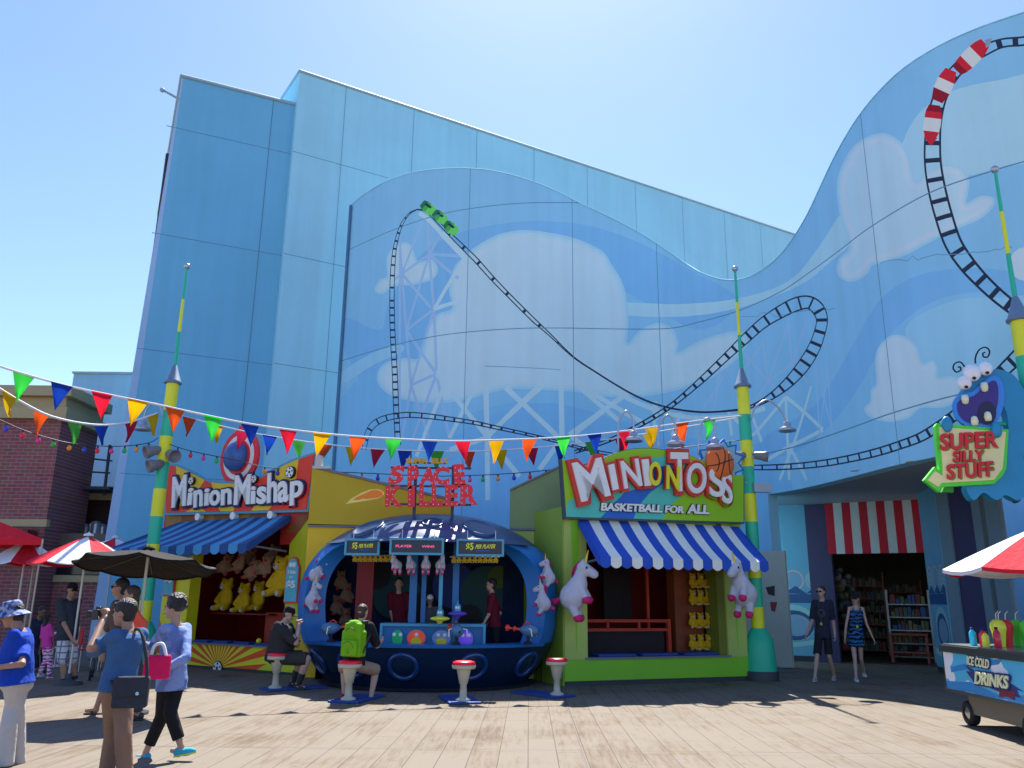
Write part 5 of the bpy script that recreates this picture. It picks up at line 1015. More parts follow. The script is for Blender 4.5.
# ------------------------------------------------------------------ drinks cart
FC = Fr(V((6.22, 12.25, 0)), V((6.12, 10.05, 0)))
zc_ = lambda x, y: (940 + x / 4.314, 590 + y / 4.314)
CT = thing('drinks_cart', 'drinks cart with a cloud-painted blue side panel, dark top rim and small black wheels', 'cart', (6.8, 11.2, 0))
h0 = FC.hit(950, 650)[1]; zt_, zb2 = 1.02, .42
b = MB(); FC.box(b, 0, 2.2, zb2, 1.0, -1.2, -.02); obj('body', b, mat('cart_dark', (.05, .055, .06)), CT)
b = MB(); sh = [(circ((.15, .92), .16, 14), 1), (circ((.05, .72), .14, 14), 1), (circ((.2, .62), .1, 14), 1), (circ((.95, .98), .22, 16, .09), 1), (circ((1.45, .8), .16, 14), 1), (circ((1.55, .66), .2, 14), 1), (circ((.65, .5), .12, 14), 1), ([(.0, .55), (.7, .6), (1.5, .5), (2.2, .6), (2.2, .48), (0, .46)], 2), ([(.2, .75), (1.0, .9), (1.6, .95), (1.5, .88), (.8, .78), (.2, .68)], 2)]
paint(b, [(0.02, .46), (2.18, .46), (2.18, .95), (.02, .95)], sh, lambda s, z: FC.p(s, z, .004)); obj('side_panel', b, [paintm('cart_blue', (70, 160, 225), .75, rough=.35), paintm('cart_cloud', (200, 210, 235), .8, rough=.35), paintm('cart_blue2', (45, 120, 205), .75, rough=.35)], CT)
b = MB(); FC.box(b, -.03, 2.23, .95, 1.04, -1.23, .03); FC.box(b, -.02, 2.22, .42, .46, -1.2, .02); FC.box(b, -.01, .02, .46, .95, -.05, .008); obj('rim', b, mat('cart_rim', (.10, .11, .11), rough=.3, metal=.5), CT)
b = MB(); FC.box(b, .0, 2.2, 1.04, 1.06, -1.2, 0); obj('countertop', b, mat('cart_top', (.35, .37, .38), rough=.25, metal=.7), CT)
b = MB(); FC.box(b, .35, 2.0, .16, .42, -1.0, -.12); obj('chassis', b, mat('cart_tan', (.16, .135, .10), rough=.5), CT)
for x, n in ((.28, -.16), (1.78, -.16), (.28, -1.05), (1.78, -1.05)):
    b = MB(); c = FC.p(x, .16, n); b.lathe([(.09, -.06), (.15, -.055), (.16, -.03), (.16, .03), (.15, .055), (.09, .06)], c, 26, axis=FC.n); wh = obj('wheel', b, mat('tyre', (.015, .015, .016), rough=.8), CT)
    b = MB(); b.lathe([(.10, -.05), (.095, .05), (.06, .045), (.03, .065), (.001, .065)], c, 20, axis=FC.n); obj('hubcap', b, mat('hubcap', (.5, .5, .5), rough=.3, metal=.8), wh)
b = MB(); cst = [paintm('cart_cream', (235, 225, 170), .85), paintm('ribbon_navy', (35, 45, 110), .8), paintm('ribbon_plum', (95, 25, 60), .8)]
b.prism([FC.hit(*zc_(*p), .01) for p in [(108, 325), (145, 345), (150, 370), (300, 400), (360, 440), (330, 430), (345, 465), (255, 440), (210, 420), (150, 405), (112, 350), (130, 352)]], FC.p, .006, .010, 1)
b.prism([FC.hit(*zc_(*p), .012) for p in [(255, 430), (325, 440), (320, 475), (290, 460), (255, 462)]], FC.p, .0105, .013, 2)
letter(b, 'ICE COLD', FC.hit(*zc_(118, 322), .02), FC.hit(*zc_(212, 340), .02), FC.hit(*zc_(120, 284), .02), FC.p, .012, .022, 1, .02, .10); letter(b, 'ICE COLD', FC.hit(*zc_(118, 322), .02), FC.hit(*zc_(212, 340), .02), FC.hit(*zc_(120, 284), .02), FC.p, .023, .032, 0, .02)
letter(b, 'DRINKS', FC.hit(*zc_(155, 405), .02), FC.hit(*zc_(298, 428), .02), FC.hit(*zc_(158, 352), .02), FC.p, .012, .03, 1, .03, .10); letter(b, 'DRINKS', FC.hit(*zc_(155, 405), .02), FC.hit(*zc_(298, 428), .02), FC.hit(*zc_(158, 352), .02), FC.p, .031, .042, 0, .03)
obj('lettering', b, cst, CT)
def bottle(x, n, r, h, c1, c2, label):
    t = thing('drink_bottle', label, 'bottle', tuple(FC.p(x, 1.062, n)), 0, 'drink bottles on the cart'); b = MB(); b.lathe([(r * .9, 0), (r, .01), (r, h * .7), (r * .5, h * .85), (r * .4, h * .88)], (0, 0, 0), 14); obj('bottle_body', b, c1, t, False); b = MB(); b.lathe([(r * .45, h * .87), (r * .45, h), (.001, h)], (0, 0, 0), 12); obj('cap', b, c2, t, False)
gl = lambda nm, c: paintm(nm, c, .85, rough=.1)
bottle(.62, -.15, .045, .24, gl('drink_blue', (40, 170, 235)), cst[1], 'bright blue bottle at the left end of the cart counter'); bottle(.78, -.2, .045, .22, gl('drink_red', (190, 30, 60)), cst[1], 'red bottle right of the blue bottle on the cart'); bottle(.95, -.15, .045, .2, gl('drink_yel', (215, 200, 60)), gl('drink_red2', (190, 30, 60)), 'yellow bottle with a red cap on the cart'); bottle(1.15, -.2, .045, .26, gl('drink_crim', (160, 20, 50)), black, 'dark red bottle with a black cap on the cart')
for k, (x, z, m) in enumerate(((.50, -.55, 'saucer_lime'), (.62, -.75, 'edge_green'), (.74, -.55, 'marquee_red'), (.85, -.4, 'drink_yel'), (.86, -.75, 'edge_green'))):
    c = FC.p(x, 1, z); t = thing('souvenir_cup', ['lime green souvenir cup with a straw on the cart', 'green souvenir cup behind the lime one on the cart', 'red souvenir cup with a straw on the cart', 'short yellow souvenir cup on the cart', 'green souvenir cup at the right of the red one'][k], 'cup', (c.x, c.y, 1.062), 0, 'souvenir cups on the cart'); b = MB(); b.lathe([(.05, 0), (.075, .18), (.09, .24), (.08, .30), (.04, .34), (.001, .35)], (0, 0, 0), 16); obj('cup', b, MT[m], t, False); b = MB(); b.tube([(0, 0, .3), (.01, 0, .42), (.05, 0, .46)], .006, 5); obj('straw', b, wht2, t, False)
def umbrella(c, R, zr, za, seg, mats, label, pole_r=.02, zbase=0, drop=.0, rot=0, name='patio_umbrella', group='red and white patio umbrellas', n=8, tilt=0):
    t = thing(name, label, 'umbrella', (c[0], c[1], zbase), 0, group); b = MB(); Z = lambda u, v: za - (za - zr) * (v ** 1.12) ; h = za - zr
    for k in range(n):
        a0, a1 = rot + 2 * PI * k / n, rot + 2 * PI * (k + 1) / n
        for off in (0, -.008):
            def fn(u, v):
                p = V((math.cos(a0), math.sin(a0), 0)).lerp(V((math.cos(a1), math.sin(a1), 0)), u) * (R * v); return V((p.x, p.y, za - zbase - h * v ** 1.1 - .05 * math.sin(PI * u) * v + off))
            b.grid(fn, 4, 6, m=mats[1][k % len(mats[1])])
        if drop:
            b.grid(lambda u, v: V((math.cos(a0), math.sin(a0), 0)).lerp(V((math.cos(a1), math.sin(a1), 0)), u) * R + V((0, 0, zr - zbase - .05 * math.sin(PI * u) - drop * v)), 4, 1, m=mats[1][k % len(mats[1])])
    cn = obj('canopy', b, mats[0], t, False)
    TM = Matrix.Translation((0, 0, za - zbase)) @ Matrix.Rotation(tilt, 4, 'X') @ Matrix.Translation((0, 0, zbase - za)); cn.matrix_basis = TM
    b = MB(); b.cyl((0, 0, .0), (0, 0, za - zbase + .06), pole_r, n=10); obj('pole', b, mat('umb_pole', (.6, .58, .5), rough=.4), t, False)
    b = MB()
    for k in range(n): a = rot + 2 * PI * k / n; b.cyl((0, 0, za - zbase - .05), (R * .97 * math.cos(a), R * .97 * math.sin(a), zr - zbase + .005), .008, n=5)
    rb = obj('ribs', b, MT['umb_pole'] if name != 'black_umbrella' else kick, t, False); rb.matrix_basis = TM
    b = MB(); b.lathe([(.09, .0), (.09, .03), (.02, .06), (.001, .08)], (0, 0, za - zbase), 12); obj('finial', b, mats[0][0], t, False)
    if zbase == 0: b = MB(); b.lathe([(.26, 0), (.26, .04), (.06, .09), (.05, .2)], (0, 0, 0), 20); obj('umbrella_base', b, kick, t, False)
    return t
ur = fabric('umb_red', srgb(215, 35, 50), var=.05); uw = fabric('umb_white', (.75, .75, .76), var=.03); uk = fabric('umb_black', (.014, .011, .010), var=.1)
umbrella((7.35, 11.3), 1.32, D(945, 568, 11.3).z, D(1032, 524, 11.3).z, 8, ([uw, ur], [0, 1]), 'red and white umbrella shading the drinks cart', zbase=1.062, drop=.05, rot=math.radians(157), group=None, name='cart_umbrella')
umbrella((D(28, 540, 17).x, 17), .72, D(0, 562, 17).z, D(28, 539, 17).z, 8, ([ur, uw], [0, 1]), 'red and white patio umbrella nearest the left edge', rot=.2, drop=.02)
umbrella((D(88, 540, 16).x, 16), .98, D(93, 563, 16).z, D(93, 536, 16).z, 8, ([uw, ur], [0, 1]), 'large red and white patio umbrella behind the dark one', rot=-.2, drop=.02)
umbrella((D(115, 540, 22).x, 22), 1.0, D(115, 554, 22).z, D(115, 538, 22).z, 8, ([uw, ur], [0, 1]), 'farthest red and white patio umbrella, mostly hidden', rot=.5, drop=.02)
umbrella((D(150, 540, 12.2).x, 12.2), .99, D(150, 565, 12.2).z, D(150, 550, 12.2).z, 8, ([uk], [0]), 'wide black umbrella above the walking people on the left', drop=.03, rot=.3, name='black_umbrella', group=None, tilt=-.14)
# red gazebo roof far left
t = thing('red_canopy', 'sunlit plain red canopy tent cut off by the left edge', 'canopy', (D(-30, 520, 17.5).x, 19, 0)); c = D(-60, 500, 17); e1 = D(43, 539, 16.3); w_ = e1.x - c.x; b = MB()
ap = V((c.x, 17, D(-60, 498, 17).z)); cs = [V((c.x - w_, 16.3, e1.z)), V((e1.x, 16.3, e1.z)), V((D(38, 539, 17.6).x, 17.6, e1.z)), V((c.x - w_, 17.6, e1.z))]
for k in range(4): b.add([cs[k], cs[(k + 1) % 4], ap], [(0, 1, 2)], 0); b.add([cs[k], cs[(k + 1) % 4], cs[(k + 1) % 4] - V((0, 0, .12)), cs[k] - V((0, 0, .12))], [(0, 1, 2, 3)], 0)
obj('tent_roof', b, ur, t)
for p in cs: b = MB(); b.cyl((p.x, p.y, 0), p, .018); obj('leg', b, whp, t)
# ================================================================== left background
def brick_mat(nm, c1, c2, mort):
    m = bpy.data.materials.new(nm); m.use_nodes = True; nt = m.node_tree; N = nt.nodes; L = nt.links; b = N['Principled BSDF']; tc = N.new('ShaderNodeTexCoord'); mp = N.new('ShaderNodeMapping'); mp.inputs['Rotation'].default_value = (math.radians(-90), 0, 0)
    L.new(tc.outputs['Object'], mp.inputs[0]); br = N.new('ShaderNodeTexBrick'); L.new(mp.outputs[0], br.inputs[0]); br.inputs['Scale'].default_value = 1; br.inputs['Brick Width'].default_value = .34; br.inputs['Row Height'].default_value = .12; br.inputs['Mortar Size'].default_value = .012
    br.inputs['Color1'].default_value = (*c1, 1); br.inputs['Color2'].default_value = (*c2, 1); br.inputs['Mortar'].default_value = (*mort, 1)
    n = N.new('ShaderNodeTexNoise'); n.inputs['Scale'].default_value = 2; L.new(tc.outputs['Object'], n.inputs[0]); mx = N.new('ShaderNodeMix'); mx.data_type = 'RGBA'; mx.blend_type = 'MULTIPLY'; mx.inputs['Factor'].default_value = .5; L.new(br.outputs[0], mx.inputs['A']); L.new(n.outputs['Color'], mx.inputs['B'])
    L.new(mx.outputs['Result'], b.inputs['Base Color']); b.inputs['Roughness'].default_value = .85; return m
bk1 = brick_mat('brick_red', (.42, .12, .12), (.32, .09, .09), (.40, .28, .25)); bk2 = brick_mat('brick_brown', (.06, .025, .02), (.04, .018, .015), (.05, .035, .03))
beige = paintm('beige_cornice', (150, 140, 120), .7); 
bx = lambda b, x0, x1, y0, y1, z0, z1, m=0: b.box(((x0 + x1) / 2, (y0 + y1) / 2, (z0 + z1) / 2), (x1 - x0, y1 - y0, z1 - z0), m)
Yb = 27; xr = -15.25
T1 = thing('brick_building', 'red brick building with a beige cornice at the left edge', 'building', (-22, 30, 0))
b = MB(); bx(b, -40, xr, Yb, Yb + 2.5, 0, 7.35); obj('wall', b, bk1, T1)
b = MB(); bx(b, -40, xr + .25, Yb - .25, Yb + 2.5, 7.35, 7.75); bx(b, -40, xr + .12, Yb - .12, Yb + 2.5, 7.75, 8.1); bx(b, -40, xr + .4, Yb - .4, Yb + 2.5, 8.1, 8.45); obj('cornice', b, beige, T1)
b = MB(); z = D(20, 523, Yb).z; bx(b, -40, xr + .08, Yb - .1, Yb + .1, z - .12, z + .12); obj('band_course', b, beige, T1)
b = MB(); bx(b, -40, xr - .2, Yb - .6, Yb - .05, z - 1.1, z - .25); obj('shop_awning', b, paintm('maroon_canvas', (110, 25, 35), .6), T1)
b = MB(); bx(b, -18.4, -17.0, Yb - .03, Yb + .05, .0, 2.6); obj('door', b, mat('window_black', (.015, .017, .02), rough=.15), T1)
b = MB(); bx(b, -17.7, -17.2, Yb - .08, Yb - .04, 2.0, 2.4); obj('lit_panel', b, mat('neon_violet', (.2, .15, .4), emit=(.5, .35, 1), es=.6, var=0), T1)
T2 = thing('service_wing', 'dark brown brick wing with a beige parapet between brick building and blue tower', 'building', (-15, 31, 0)); Y2 = 30.5
zt = D(85, 500, Y2).z; b = MB(); bx(b, -18.5, -13.4, Y2, Y2 + 5, 0, zt); obj('wall', b, bk2, T2); b = MB(); bx(b, -18.5, -13.3, Y2 - .15, Y2 + .2, zt, zt + .5); obj('parapet', b, beige, T2)
zw = D(70, 568, 28).z; T3 = thing('low_brick_wall', 'low brick wall with a beige sill and dark serving window under the umbrellas', 'wall', (-14.5, 28.3, 0))
b = MB(); z1 = D(70, 582, 28).z; bx(b, -17, -13.6, 28, 28.3, 0, z1); obj('wall', b, bk1, T3); b = MB(); bx(b, -17, -13.55, 27.93, 28.33, z1, z1 + .22); obj('sill', b, beige, T3)
b = MB(); bx(b, -16.0, -13.8, 28.05, 28.25, z1 + .25, z1 + 1.2); obj('window', b, MT['window_black'], T3); b = MB(); bx(b, -16.7, -16.0, 27.98, 28.28, z1 + .22, z1 + 1.25); bx(b, -16.7, -13.6, 27.97, 28.27, z1 + 1.2, z1 + 1.6); obj('surround', b, paintm('surround_grey', (90, 85, 85), .6), T3)
T4 = thing('pale_blue_block', 'plain pale blue block far behind the steel stairs', 'building', (-19, 42, 0)); b = MB(); bx(b, D(74, 373, 40).x, -14, 40, 50, 0, D(100, 374, 40).z); obj('wall', b, wall_mats('block_blue', (.28, .56, .72)), T4); b = MB(); zz = D(100, 374, 40).z; bx(b, D(73, 373, 40).x, -14, 39.9, 40.1, zz, zz + .1); obj('coping', b, cap, T4)
b = MB(); ds = mat('dark_steel', (.03, .03, .035)); T5 = thing('steel_stairs', 'black steel fire stairs and railings beside the brick building', 'stairs', (-14.5, 29.6, 4))
q = lambda x, y: D(x, y, 29.5)
for a, c in [((52, 560), (64, 418)), ((58, 560), (70, 418)), ((80, 500), (96, 420)), ((104, 495), (110, 445)), ((62, 495), (69, 452))]: b.cyl(q(*a), q(*c), .055, n=6)
obj('post', b, ds, T5); b = MB()
for a, c in [((60, 455), (112, 461)), ((58, 470), (110, 473)), ((56, 485), (110, 488)), ((66, 408), (96, 412)), ((66, 418), (94, 421)), ((66, 428), (92, 431)), ((64, 438), (90, 441)), ((55, 463), (90, 447)), ((55, 470), (90, 452))]: b.cyl(q(*a), q(*c), .035, n=6)
obj('railing', b, ds, T5); b = MB()
for k in range(9): p = q(88 - k * 4.4, 420 + k * 5.2); b.box(p, (.9, .3, .05))
b.box(q(84, 490), (2.4, 1.2, .1)); obj('tread', b, ds, T5)
for i, (px, w) in enumerate(((84, .35), (94, .45), (101, .3))):
    c = D(px, 541, 30.1); b = MB(); zt_ = D(px, 524 + 3 * (i != 1), 30.1).z; b.cyl((c.x, 30.1, c.z - .8), (c.x, 30.1, zt_), w / 2, n=16); b.lathe([(w * .5, 0), (w * .3, .1), (.001, .12)], (c.x, 30.1, zt_), 14); b.box((c.x, 30.35, c.z), (.1, .4, .1)); tag(obj('roof_duct', b, lampm), ['silver duct, leftmost of the three behind the umbrella', 'tallest silver duct in the middle of the three behind the umbrella', 'thin silver duct, rightmost of the three behind the umbrella'][i], 'duct', 'silver ducts')
# cafe furniture
def chair(X0, Y0, rz, col, label):
    t = thing('cafe_chair', label, 'chair', (X0, Y0, 0), rz, 'cafe chairs under the umbrellas')
    b = MB(); b.box((0, 0, .45), (.44, .42, .035)); obj('seat', b, col, t, False, mod=bevel(.01)); b = MB(); b.box((0, .2, .72), (.44, .03, .36)); obj('backrest', b, col, t, False, mod=bevel(.01))
    for x in (-.2, .2):
        for y in (-.19, .19): b = MB(); b.cyl((x, y, 0), (x, y, .44 if y < 0 else .56), .015, n=8); obj('leg', b, steel, t, False)
wc = paintm('chair_white', (190, 195, 200), .7); rc = paintm('chair_red', (180, 20, 30), .7)
c = G(38, 672); chair(c.x, 19.5, .3, wc, 'white cafe chair seen from behind, left of the girl in pink'); chair(c.x - 1.0, 18.9, -.5, rc, 'red cafe chair near the left edge'); chair(D(112, 600, 20).x, 20, 2.6, wc, 'white cafe chair behind the photographer'); chair(D(96, 600, 19).x, 19, 2.2, rc, 'red cafe chair behind the man with the camera')
t = thing('cafe_table', 'round white cafe table under the nearest umbrella', 'table', (c.x - .4, 20.2, 0)); b = MB(); b.lathe([(.4, .72), (.42, .735), (.4, .75), (.001, .75)], (0, 0, 0), 24); obj('tabletop', b, wc, t, False); b = MB(); b.cyl((0, 0, .03), (0, 0, .72), .03); b.lathe([(.25, 0), (.25, .02), (.03, .04)], (0, 0, 0), 16); obj('pedestal', b, steel, t, False)
# stroller
c = G(104, 682); t = thing('stroller', 'black folding stroller standing behind the man in plaid shorts', 'stroller', (c.x - .3, 17.2, 0), .4)
b = MB()
for x in (-.22, .22): b.tube([(x, -.35, .1), (x, .1, .6), (x, .45, 1.02)], .014, 6); b.tube([(x, .35, .1), (x, -.15, .62)], .014, 6)
b.tube([(-.22, .45, 1.02), (.22, .45, 1.02)], .018, 6); obj('frame', b, ds, t, False)
b = MB(); b.grid(lambda u, v: V((-.2 + .4 * u, -.2 + .45 * v, .42 + .05 * math.sin(PI * u) - .0 + (.5 * max(0, v - .5)))), 6, 8); obj('seat', b, fabric('stroller_navy', (.02, .03, .07)), t, False); b = MB(); b.grid(lambda u, v: V((-.22 + .44 * u, .18 - .42 * math.sin(PI * .5 * v), .82 + .22 * math.sin(PI * (.25 + .5 * v)))), 6, 6); obj('hood', b, fabric('stroller_blue', (.03, .10, .3)), t, False)
for x in (-.24, .24):
    for y in (-.36, .36): b = MB(); b.lathe([(.05, -.02), (.1, -.02), (.105, 0), (.1, .02), (.05, .02)], (x, y, .105), 16, axis=(1, 0, 0)); obj('wheel', b, MT['tyre'], t, False)
# ================================================================== plush prizes
def remesh(mb, vox, smooth=3, mats=None):
    me = mb.mesh('r', []); o = bpy.data.objects.new('r', me); COL.objects.link(o); m = o.modifiers.new('r', 'REMESH'); m.mode = 'VOXEL'; m.voxel_size = vox; m.use_smooth_shade = True
    if smooth: s = o.modifiers.new('s', 'SMOOTH'); s.iterations = smooth; s.factor = .5
    dg = bpy.context.evaluated_depsgraph_get(); e = bpy.data.meshes.new_from_object(o.evaluated_get(dg)); bpy.data.objects.remove(o); bpy.data.meshes.remove(me)
    return e
def obj_me(name, me, mats, parent):
    me.transform(WM[parent.name].inverted())
    for m in (mats if isinstance(mats, (list, tuple)) else [mats]): me.materials.append(m)
    o = bpy.data.objects.new(name, me); link(o, parent, Matrix.Identity(4)); return o
def cap_(b, a, c, r0, r1, n=12): b.cyl(a, c, r0, r1, n); b.ell(a, r0, n=12, k=8); b.ell(c, r1, n=12, k=8)
plw = fabric('plush_white', (.60, .60, .66), var=.06, bscale=55); plp = fabric('plush_pink', srgb(205, 50, 110), var=.08); plg = paintm('horn_gold', (215, 175, 60), .8, rough=.4)
def unicorn(vox=.03):
    t = thing('unicorn_plush', 'x', 'plush toy', (0, 0, 0))
    b = MB(); cap_(b, (0, 0, -.22), (.02, 0, .1), .33, .23); cap_(b, (.0, 0, .1), (-.02, 0, .48), .17, .13); cap_(b, (-.02, 0, .52), (.30, 0, .47), .15, .11); b.ell((-.06, .07, .66), (.04, .03, .08)); b.ell((-.06, -.07, .66), (.04, .03, .08))
    for s in (-1, 1): cap_(b, (.1, s * .14, .08), (.34, s * .16, -.12), .09, .085); cap_(b, (.05, s * .14, -.38), (.28, s * .17, -.58), .12, .09)
    obj_me('body', remesh(b, vox, 4), plw, t)
    for s in (-1, 1):
        for p in ((.36, s * .16, -.15), (.32, s * .17, -.62)): b = MB(); b.ell(p, (.105, .1, .1)); obj('hoof', b, plp, t, False)
        b = MB(); b.ell((.10, s * .135, .55), (.025, .02, .035)); obj('eye', b, black, t, False)
    b = MB(); b.cyl((-.0, 0, .64), (-.04, 0, .95), .04, .008); obj('horn', b, plg, t, False)
    b = MB(); b.grid(lambda u, v: V((-.14 - .07 * math.sin(PI * u) - .03 * math.sin(v * 9), .05 * (v - .5) * 2, .62 - .48 * u)), 8, 4); b.ell((-.15, 0, .45), (.06, .05, .17)); b.ell((-.13, 0, .25), (.05, .04, .12)); obj('mane', b, plp, t, False)
    b = MB(); cap_(b, (-.22, 0, -.35), (-.38, 0, -.5), .05, .08); obj('tail', b, plp, t, False); return t
U = unicorn(); first = [True]
def place(proto, loc, M, label, group, used):
    if not used[0]: used[0] = True; o = proto; o.matrix_basis = M
    else: o = dup(proto, loc, M=M)
    o['label'] = label; o['group'] = group; WM[o.name] = M.copy(); return o
def MX(loc, rz=0, s=1, ry=0): return Matrix.Translation(V(loc)) @ Matrix.Rotation(rz, 4, 'Z') @ Matrix.Rotation(ry, 4, 'Y') @ Matrix.Scale(s, 4)
uu = [False]
def hangcord(c, z): b = MB(); b.cyl(c, V((c.x, c.y, z)), .008, n=5); tag(obj('hanging_cord', b, plg), None, 'cord'); return bpy.data.objects[-1]
place(U, None, MX(D(576, 588, 16.2), -.3, .80, .38), 'large white unicorn plush with pink hooves on the left pier of the lime booth', 'unicorn plush toys', uu)
place(U, None, MX(D(742, 586, 17.2), PI + .75, .80, .45), 'large white unicorn plush hanging on the right pier under the striped awning', 'unicorn plush toys', uu)
for (px, py, Y, rz, s, ry, l) in ((317, 571, 16.4, .2, .40, .3, 'small unicorn plush, upper one on the left rim of the pod'), (313, 596, 16.2, -.5, .42, .2, 'small unicorn plush, lower one on the left rim of the pod'), (548, 573, 16.3, PI + .4, .40, .2, 'small unicorn plush, upper one on the right rim of the pod'), (543, 599, 16.1, PI - .2, .42, .2, 'small unicorn plush, lower one on the right rim of the pod')): place(U, None, MX(D(px, py, Y), rz, s, ry), l, 'unicorn plush toys', uu)
for k, px in enumerate((396, 410.5, 426, 441)): place(U, None, MX(D(px, 563, 15.75), -PI / 2 + (-.3 + .2 * k), .30, .9), 'small unicorn plush hanging head down, number %s from the left under the middle board' % ['one', 'two', 'three', 'four'][k], 'unicorn plush toys', uu)
def bear(nm, colm, c2, vox=.03):
    t = thing('plush_bear', 'x', 'plush toy', (0, 0, 0)); b = MB(); b.ell((0, 0, .28), (.2, .17, .25)); b.ell((0, -.02, .62), (.19, .17, .17)); b.ell((-.15, 0, .77), .06); b.ell((.15, 0, .77), .06)
    for s in (-1, 1): cap_(b, (s * .17, -.02, .42), (s * .27, -.1, .22), .07, .06); cap_(b, (s * .12, -.05, .1), (s * .18, -.2, .05), .09, .08)
    obj_me('body', remesh(b, vox, 3), colm, t); b = MB(); b.ell((0, -.17, .58), (.075, .05, .06)); m_ = obj('muzzle', b, c2, t, False); b = MB(); b.ell((0, -.225, .6), .018, n=8, k=6); obj('nose', b, black, m_, False)
    for s in (-1, 1): b = MB(); b.ell((s * .07, -.172, .67), .02, n=8, k=6); obj('eye', b, black, t, False); b = MB(); b.ell((s * .19, -.275, .05), (.055, .02, .055), n=10, k=8); obj('paw_pad', b, c2, t, False)
    return t
ply = fabric('plush_yellow', srgb(225, 180, 30), var=.1, bscale=60); plt_ = fabric('plush_tan', srgb(165, 130, 100), var=.15, bscale=60); plr = fabric('plush_red', srgb(190, 50, 60), var=.05); plbl = fabric('plush_pale', (.5, .48, .42))
BY = bear('y', ply, plbl); by = [False]; BT = bear('t', plt_, plr); bt = [False]
for (px, py, n, s, l) in ((225, 610, -.9, .95, 'big yellow plush bear, leftmost on the back rack of the red booth'), (243, 612, -.9, .85, 'big yellow plush bear in the middle of the rack of the red booth'), (258, 610, -1.1, .85, 'big yellow plush bear at the right of the rack of the red booth'), (280, 596, -.25, 1.1, 'largest yellow plush bear hanging beside the price board'), (193, 593, -.6, .8, 'yellow plush bear high at the left end of the red booth')):
    x, z = FL.hit(px, py, n); place(BY, None, MX(FL.p(x, z, n), math.atan2(FL.u.y, FL.u.x), s), l, 'yellow plush bears', by)
b = MB(); x, z = FL.hit(225, 612, -.8); FL.box(b, x - .5, x + 1.6, z - .05, z - .02, -1.4, -.75); o = obj('prize_rack', b, dkred, LB)
for r in range(5):
    for k in range(3):
        px, py = 693 + k * 8, (583, 605, 628, 650, 668)[r]
        if r == 0: py = 588
        x, z = FR.hit(px, py, -.42); place(BY, None, MX(FR.p(x, z, -.42), math.atan2(FR.u.y, FR.u.x), .40), 'small yellow plush bear, %s on the %s rack row of the lime booth' % (('left', 'middle', 'right')[k], ('top', 'second', 'third', 'fourth', 'lowest')[r]), 'yellow plush bears', by)
for k, (px, py, n) in enumerate(((238, 572, -.4), (250, 580, -.3), (262, 576, -.2), (222, 574, -.5), (268, 566, -.5), (246, 565, -.7))):
    x, z = FL.hit(px, py, n); place(BT, None, MX(FL.p(x, z, n), math.atan2(FL.u.y, FL.u.x) + .2 * k, .62, .3), 'tan plush bear with red paws, %s of six hanging under the dark blue awning' % ('second lowest', 'lowest', 'third', 'leftmost', 'rightmost', 'rearmost')[k], 'tan plush bears', bt)
for k in range(8):
    place(BY, None, MX(D(355 + k * 5.1, 562, 15.9), 0, .17), 'tiny yellow plush bear in the left hanging row of the pod', 'tiny yellow plush bears on the left', by)
for k in range(9):
    place(BY, None, MX(D(454 + k * 5.2, 563, 15.75), 0, .17), 'tiny yellow plush bear in the right hanging row of the pod', 'tiny yellow plush bears on the right', by)
for k, (px, py) in enumerate(((340, 590), (346, 603), (336, 615), (345, 628))): place(BT, None, MX(D(px, py, 17.6), .5, .5), 'brown plush bear number %s down the inner left wall of the pod' % ('one', 'two', 'three', 'four')[k], 'tan plush bears', bt)
b = MB(); a, c = D(352, 556, 15.93), D(396, 556, 15.93); b.cyl(a, c, .01); tag(obj('hanging_rod', b, steel), 'thin rod carrying the left row of tiny bears', 'rod'); b = MB(); a, c = D(450, 557, 15.8), D(500, 557, 15.8); b.cyl(a, c, .01); tag(obj('hanging_rod', b, steel), 'thin rod carrying the right row of tiny bears', 'rod')
# ================================================================== people
def skinm(nm, c): return mat('skin_' + nm, c, rough=.55, var=.06, scale=8, sub=0)
SKIN = dict(tan=skinm('tan', (.36, .19, .12)), light=skinm('light', (.52, .31, .23)), brown=skinm('brown', (.22, .11, .065)), mid=skinm('mid', (.42, .24, .16)))
hairm = dict(black=mat('hair_black', (.012, .009, .008), rough=.5, var=.4, scale=30, bump=1, bscale=60), brown=mat('hair_brown', (.05, .025, .015), rough=.5, var=.4, scale=30, bump=1, bscale=60), blond=mat('hair_blond', (.22, .14, .08), rough=.5, var=.3, scale=30, bump=1, bscale=60))
glassm = mat('sunglass_black', (.008, .008, .01), rough=.1, var=0); lipm = mat('lips', (.30, .09, .08), rough=.5, var=0); eyem = mat('eye_dark', (.02, .015, .012), rough=.2, var=0)
def seg(b, a, c, r0, r1, n=14): b.cyl(a, c, r0, r1, n); b.ell(a, r0, n=14, k=8); b.ell(c, r1, n=14, k=8)
def loft(b, rings):
    """rings: (centre, side, fwd, half width, half depth)"""
    n = 20; vs = []
    for c, s, f, w, d in rings: vs += [c + s * (w * math.cos(2 * PI * k / n)) + f * (d * math.sin(2 * PI * k / n)) for k in range(n)]
    fs = []
    for i in range(len(rings) - 1): fs += [(i * n + k, i * n + (k + 1) % n, (i + 1) * n + (k + 1) % n, (i + 1) * n + k) for k in range(n)]
    fs += [tuple(range(n)), tuple(range((len(rings) - 1) * n, len(rings) * n))]; b.add(vs, fs, 0, True)
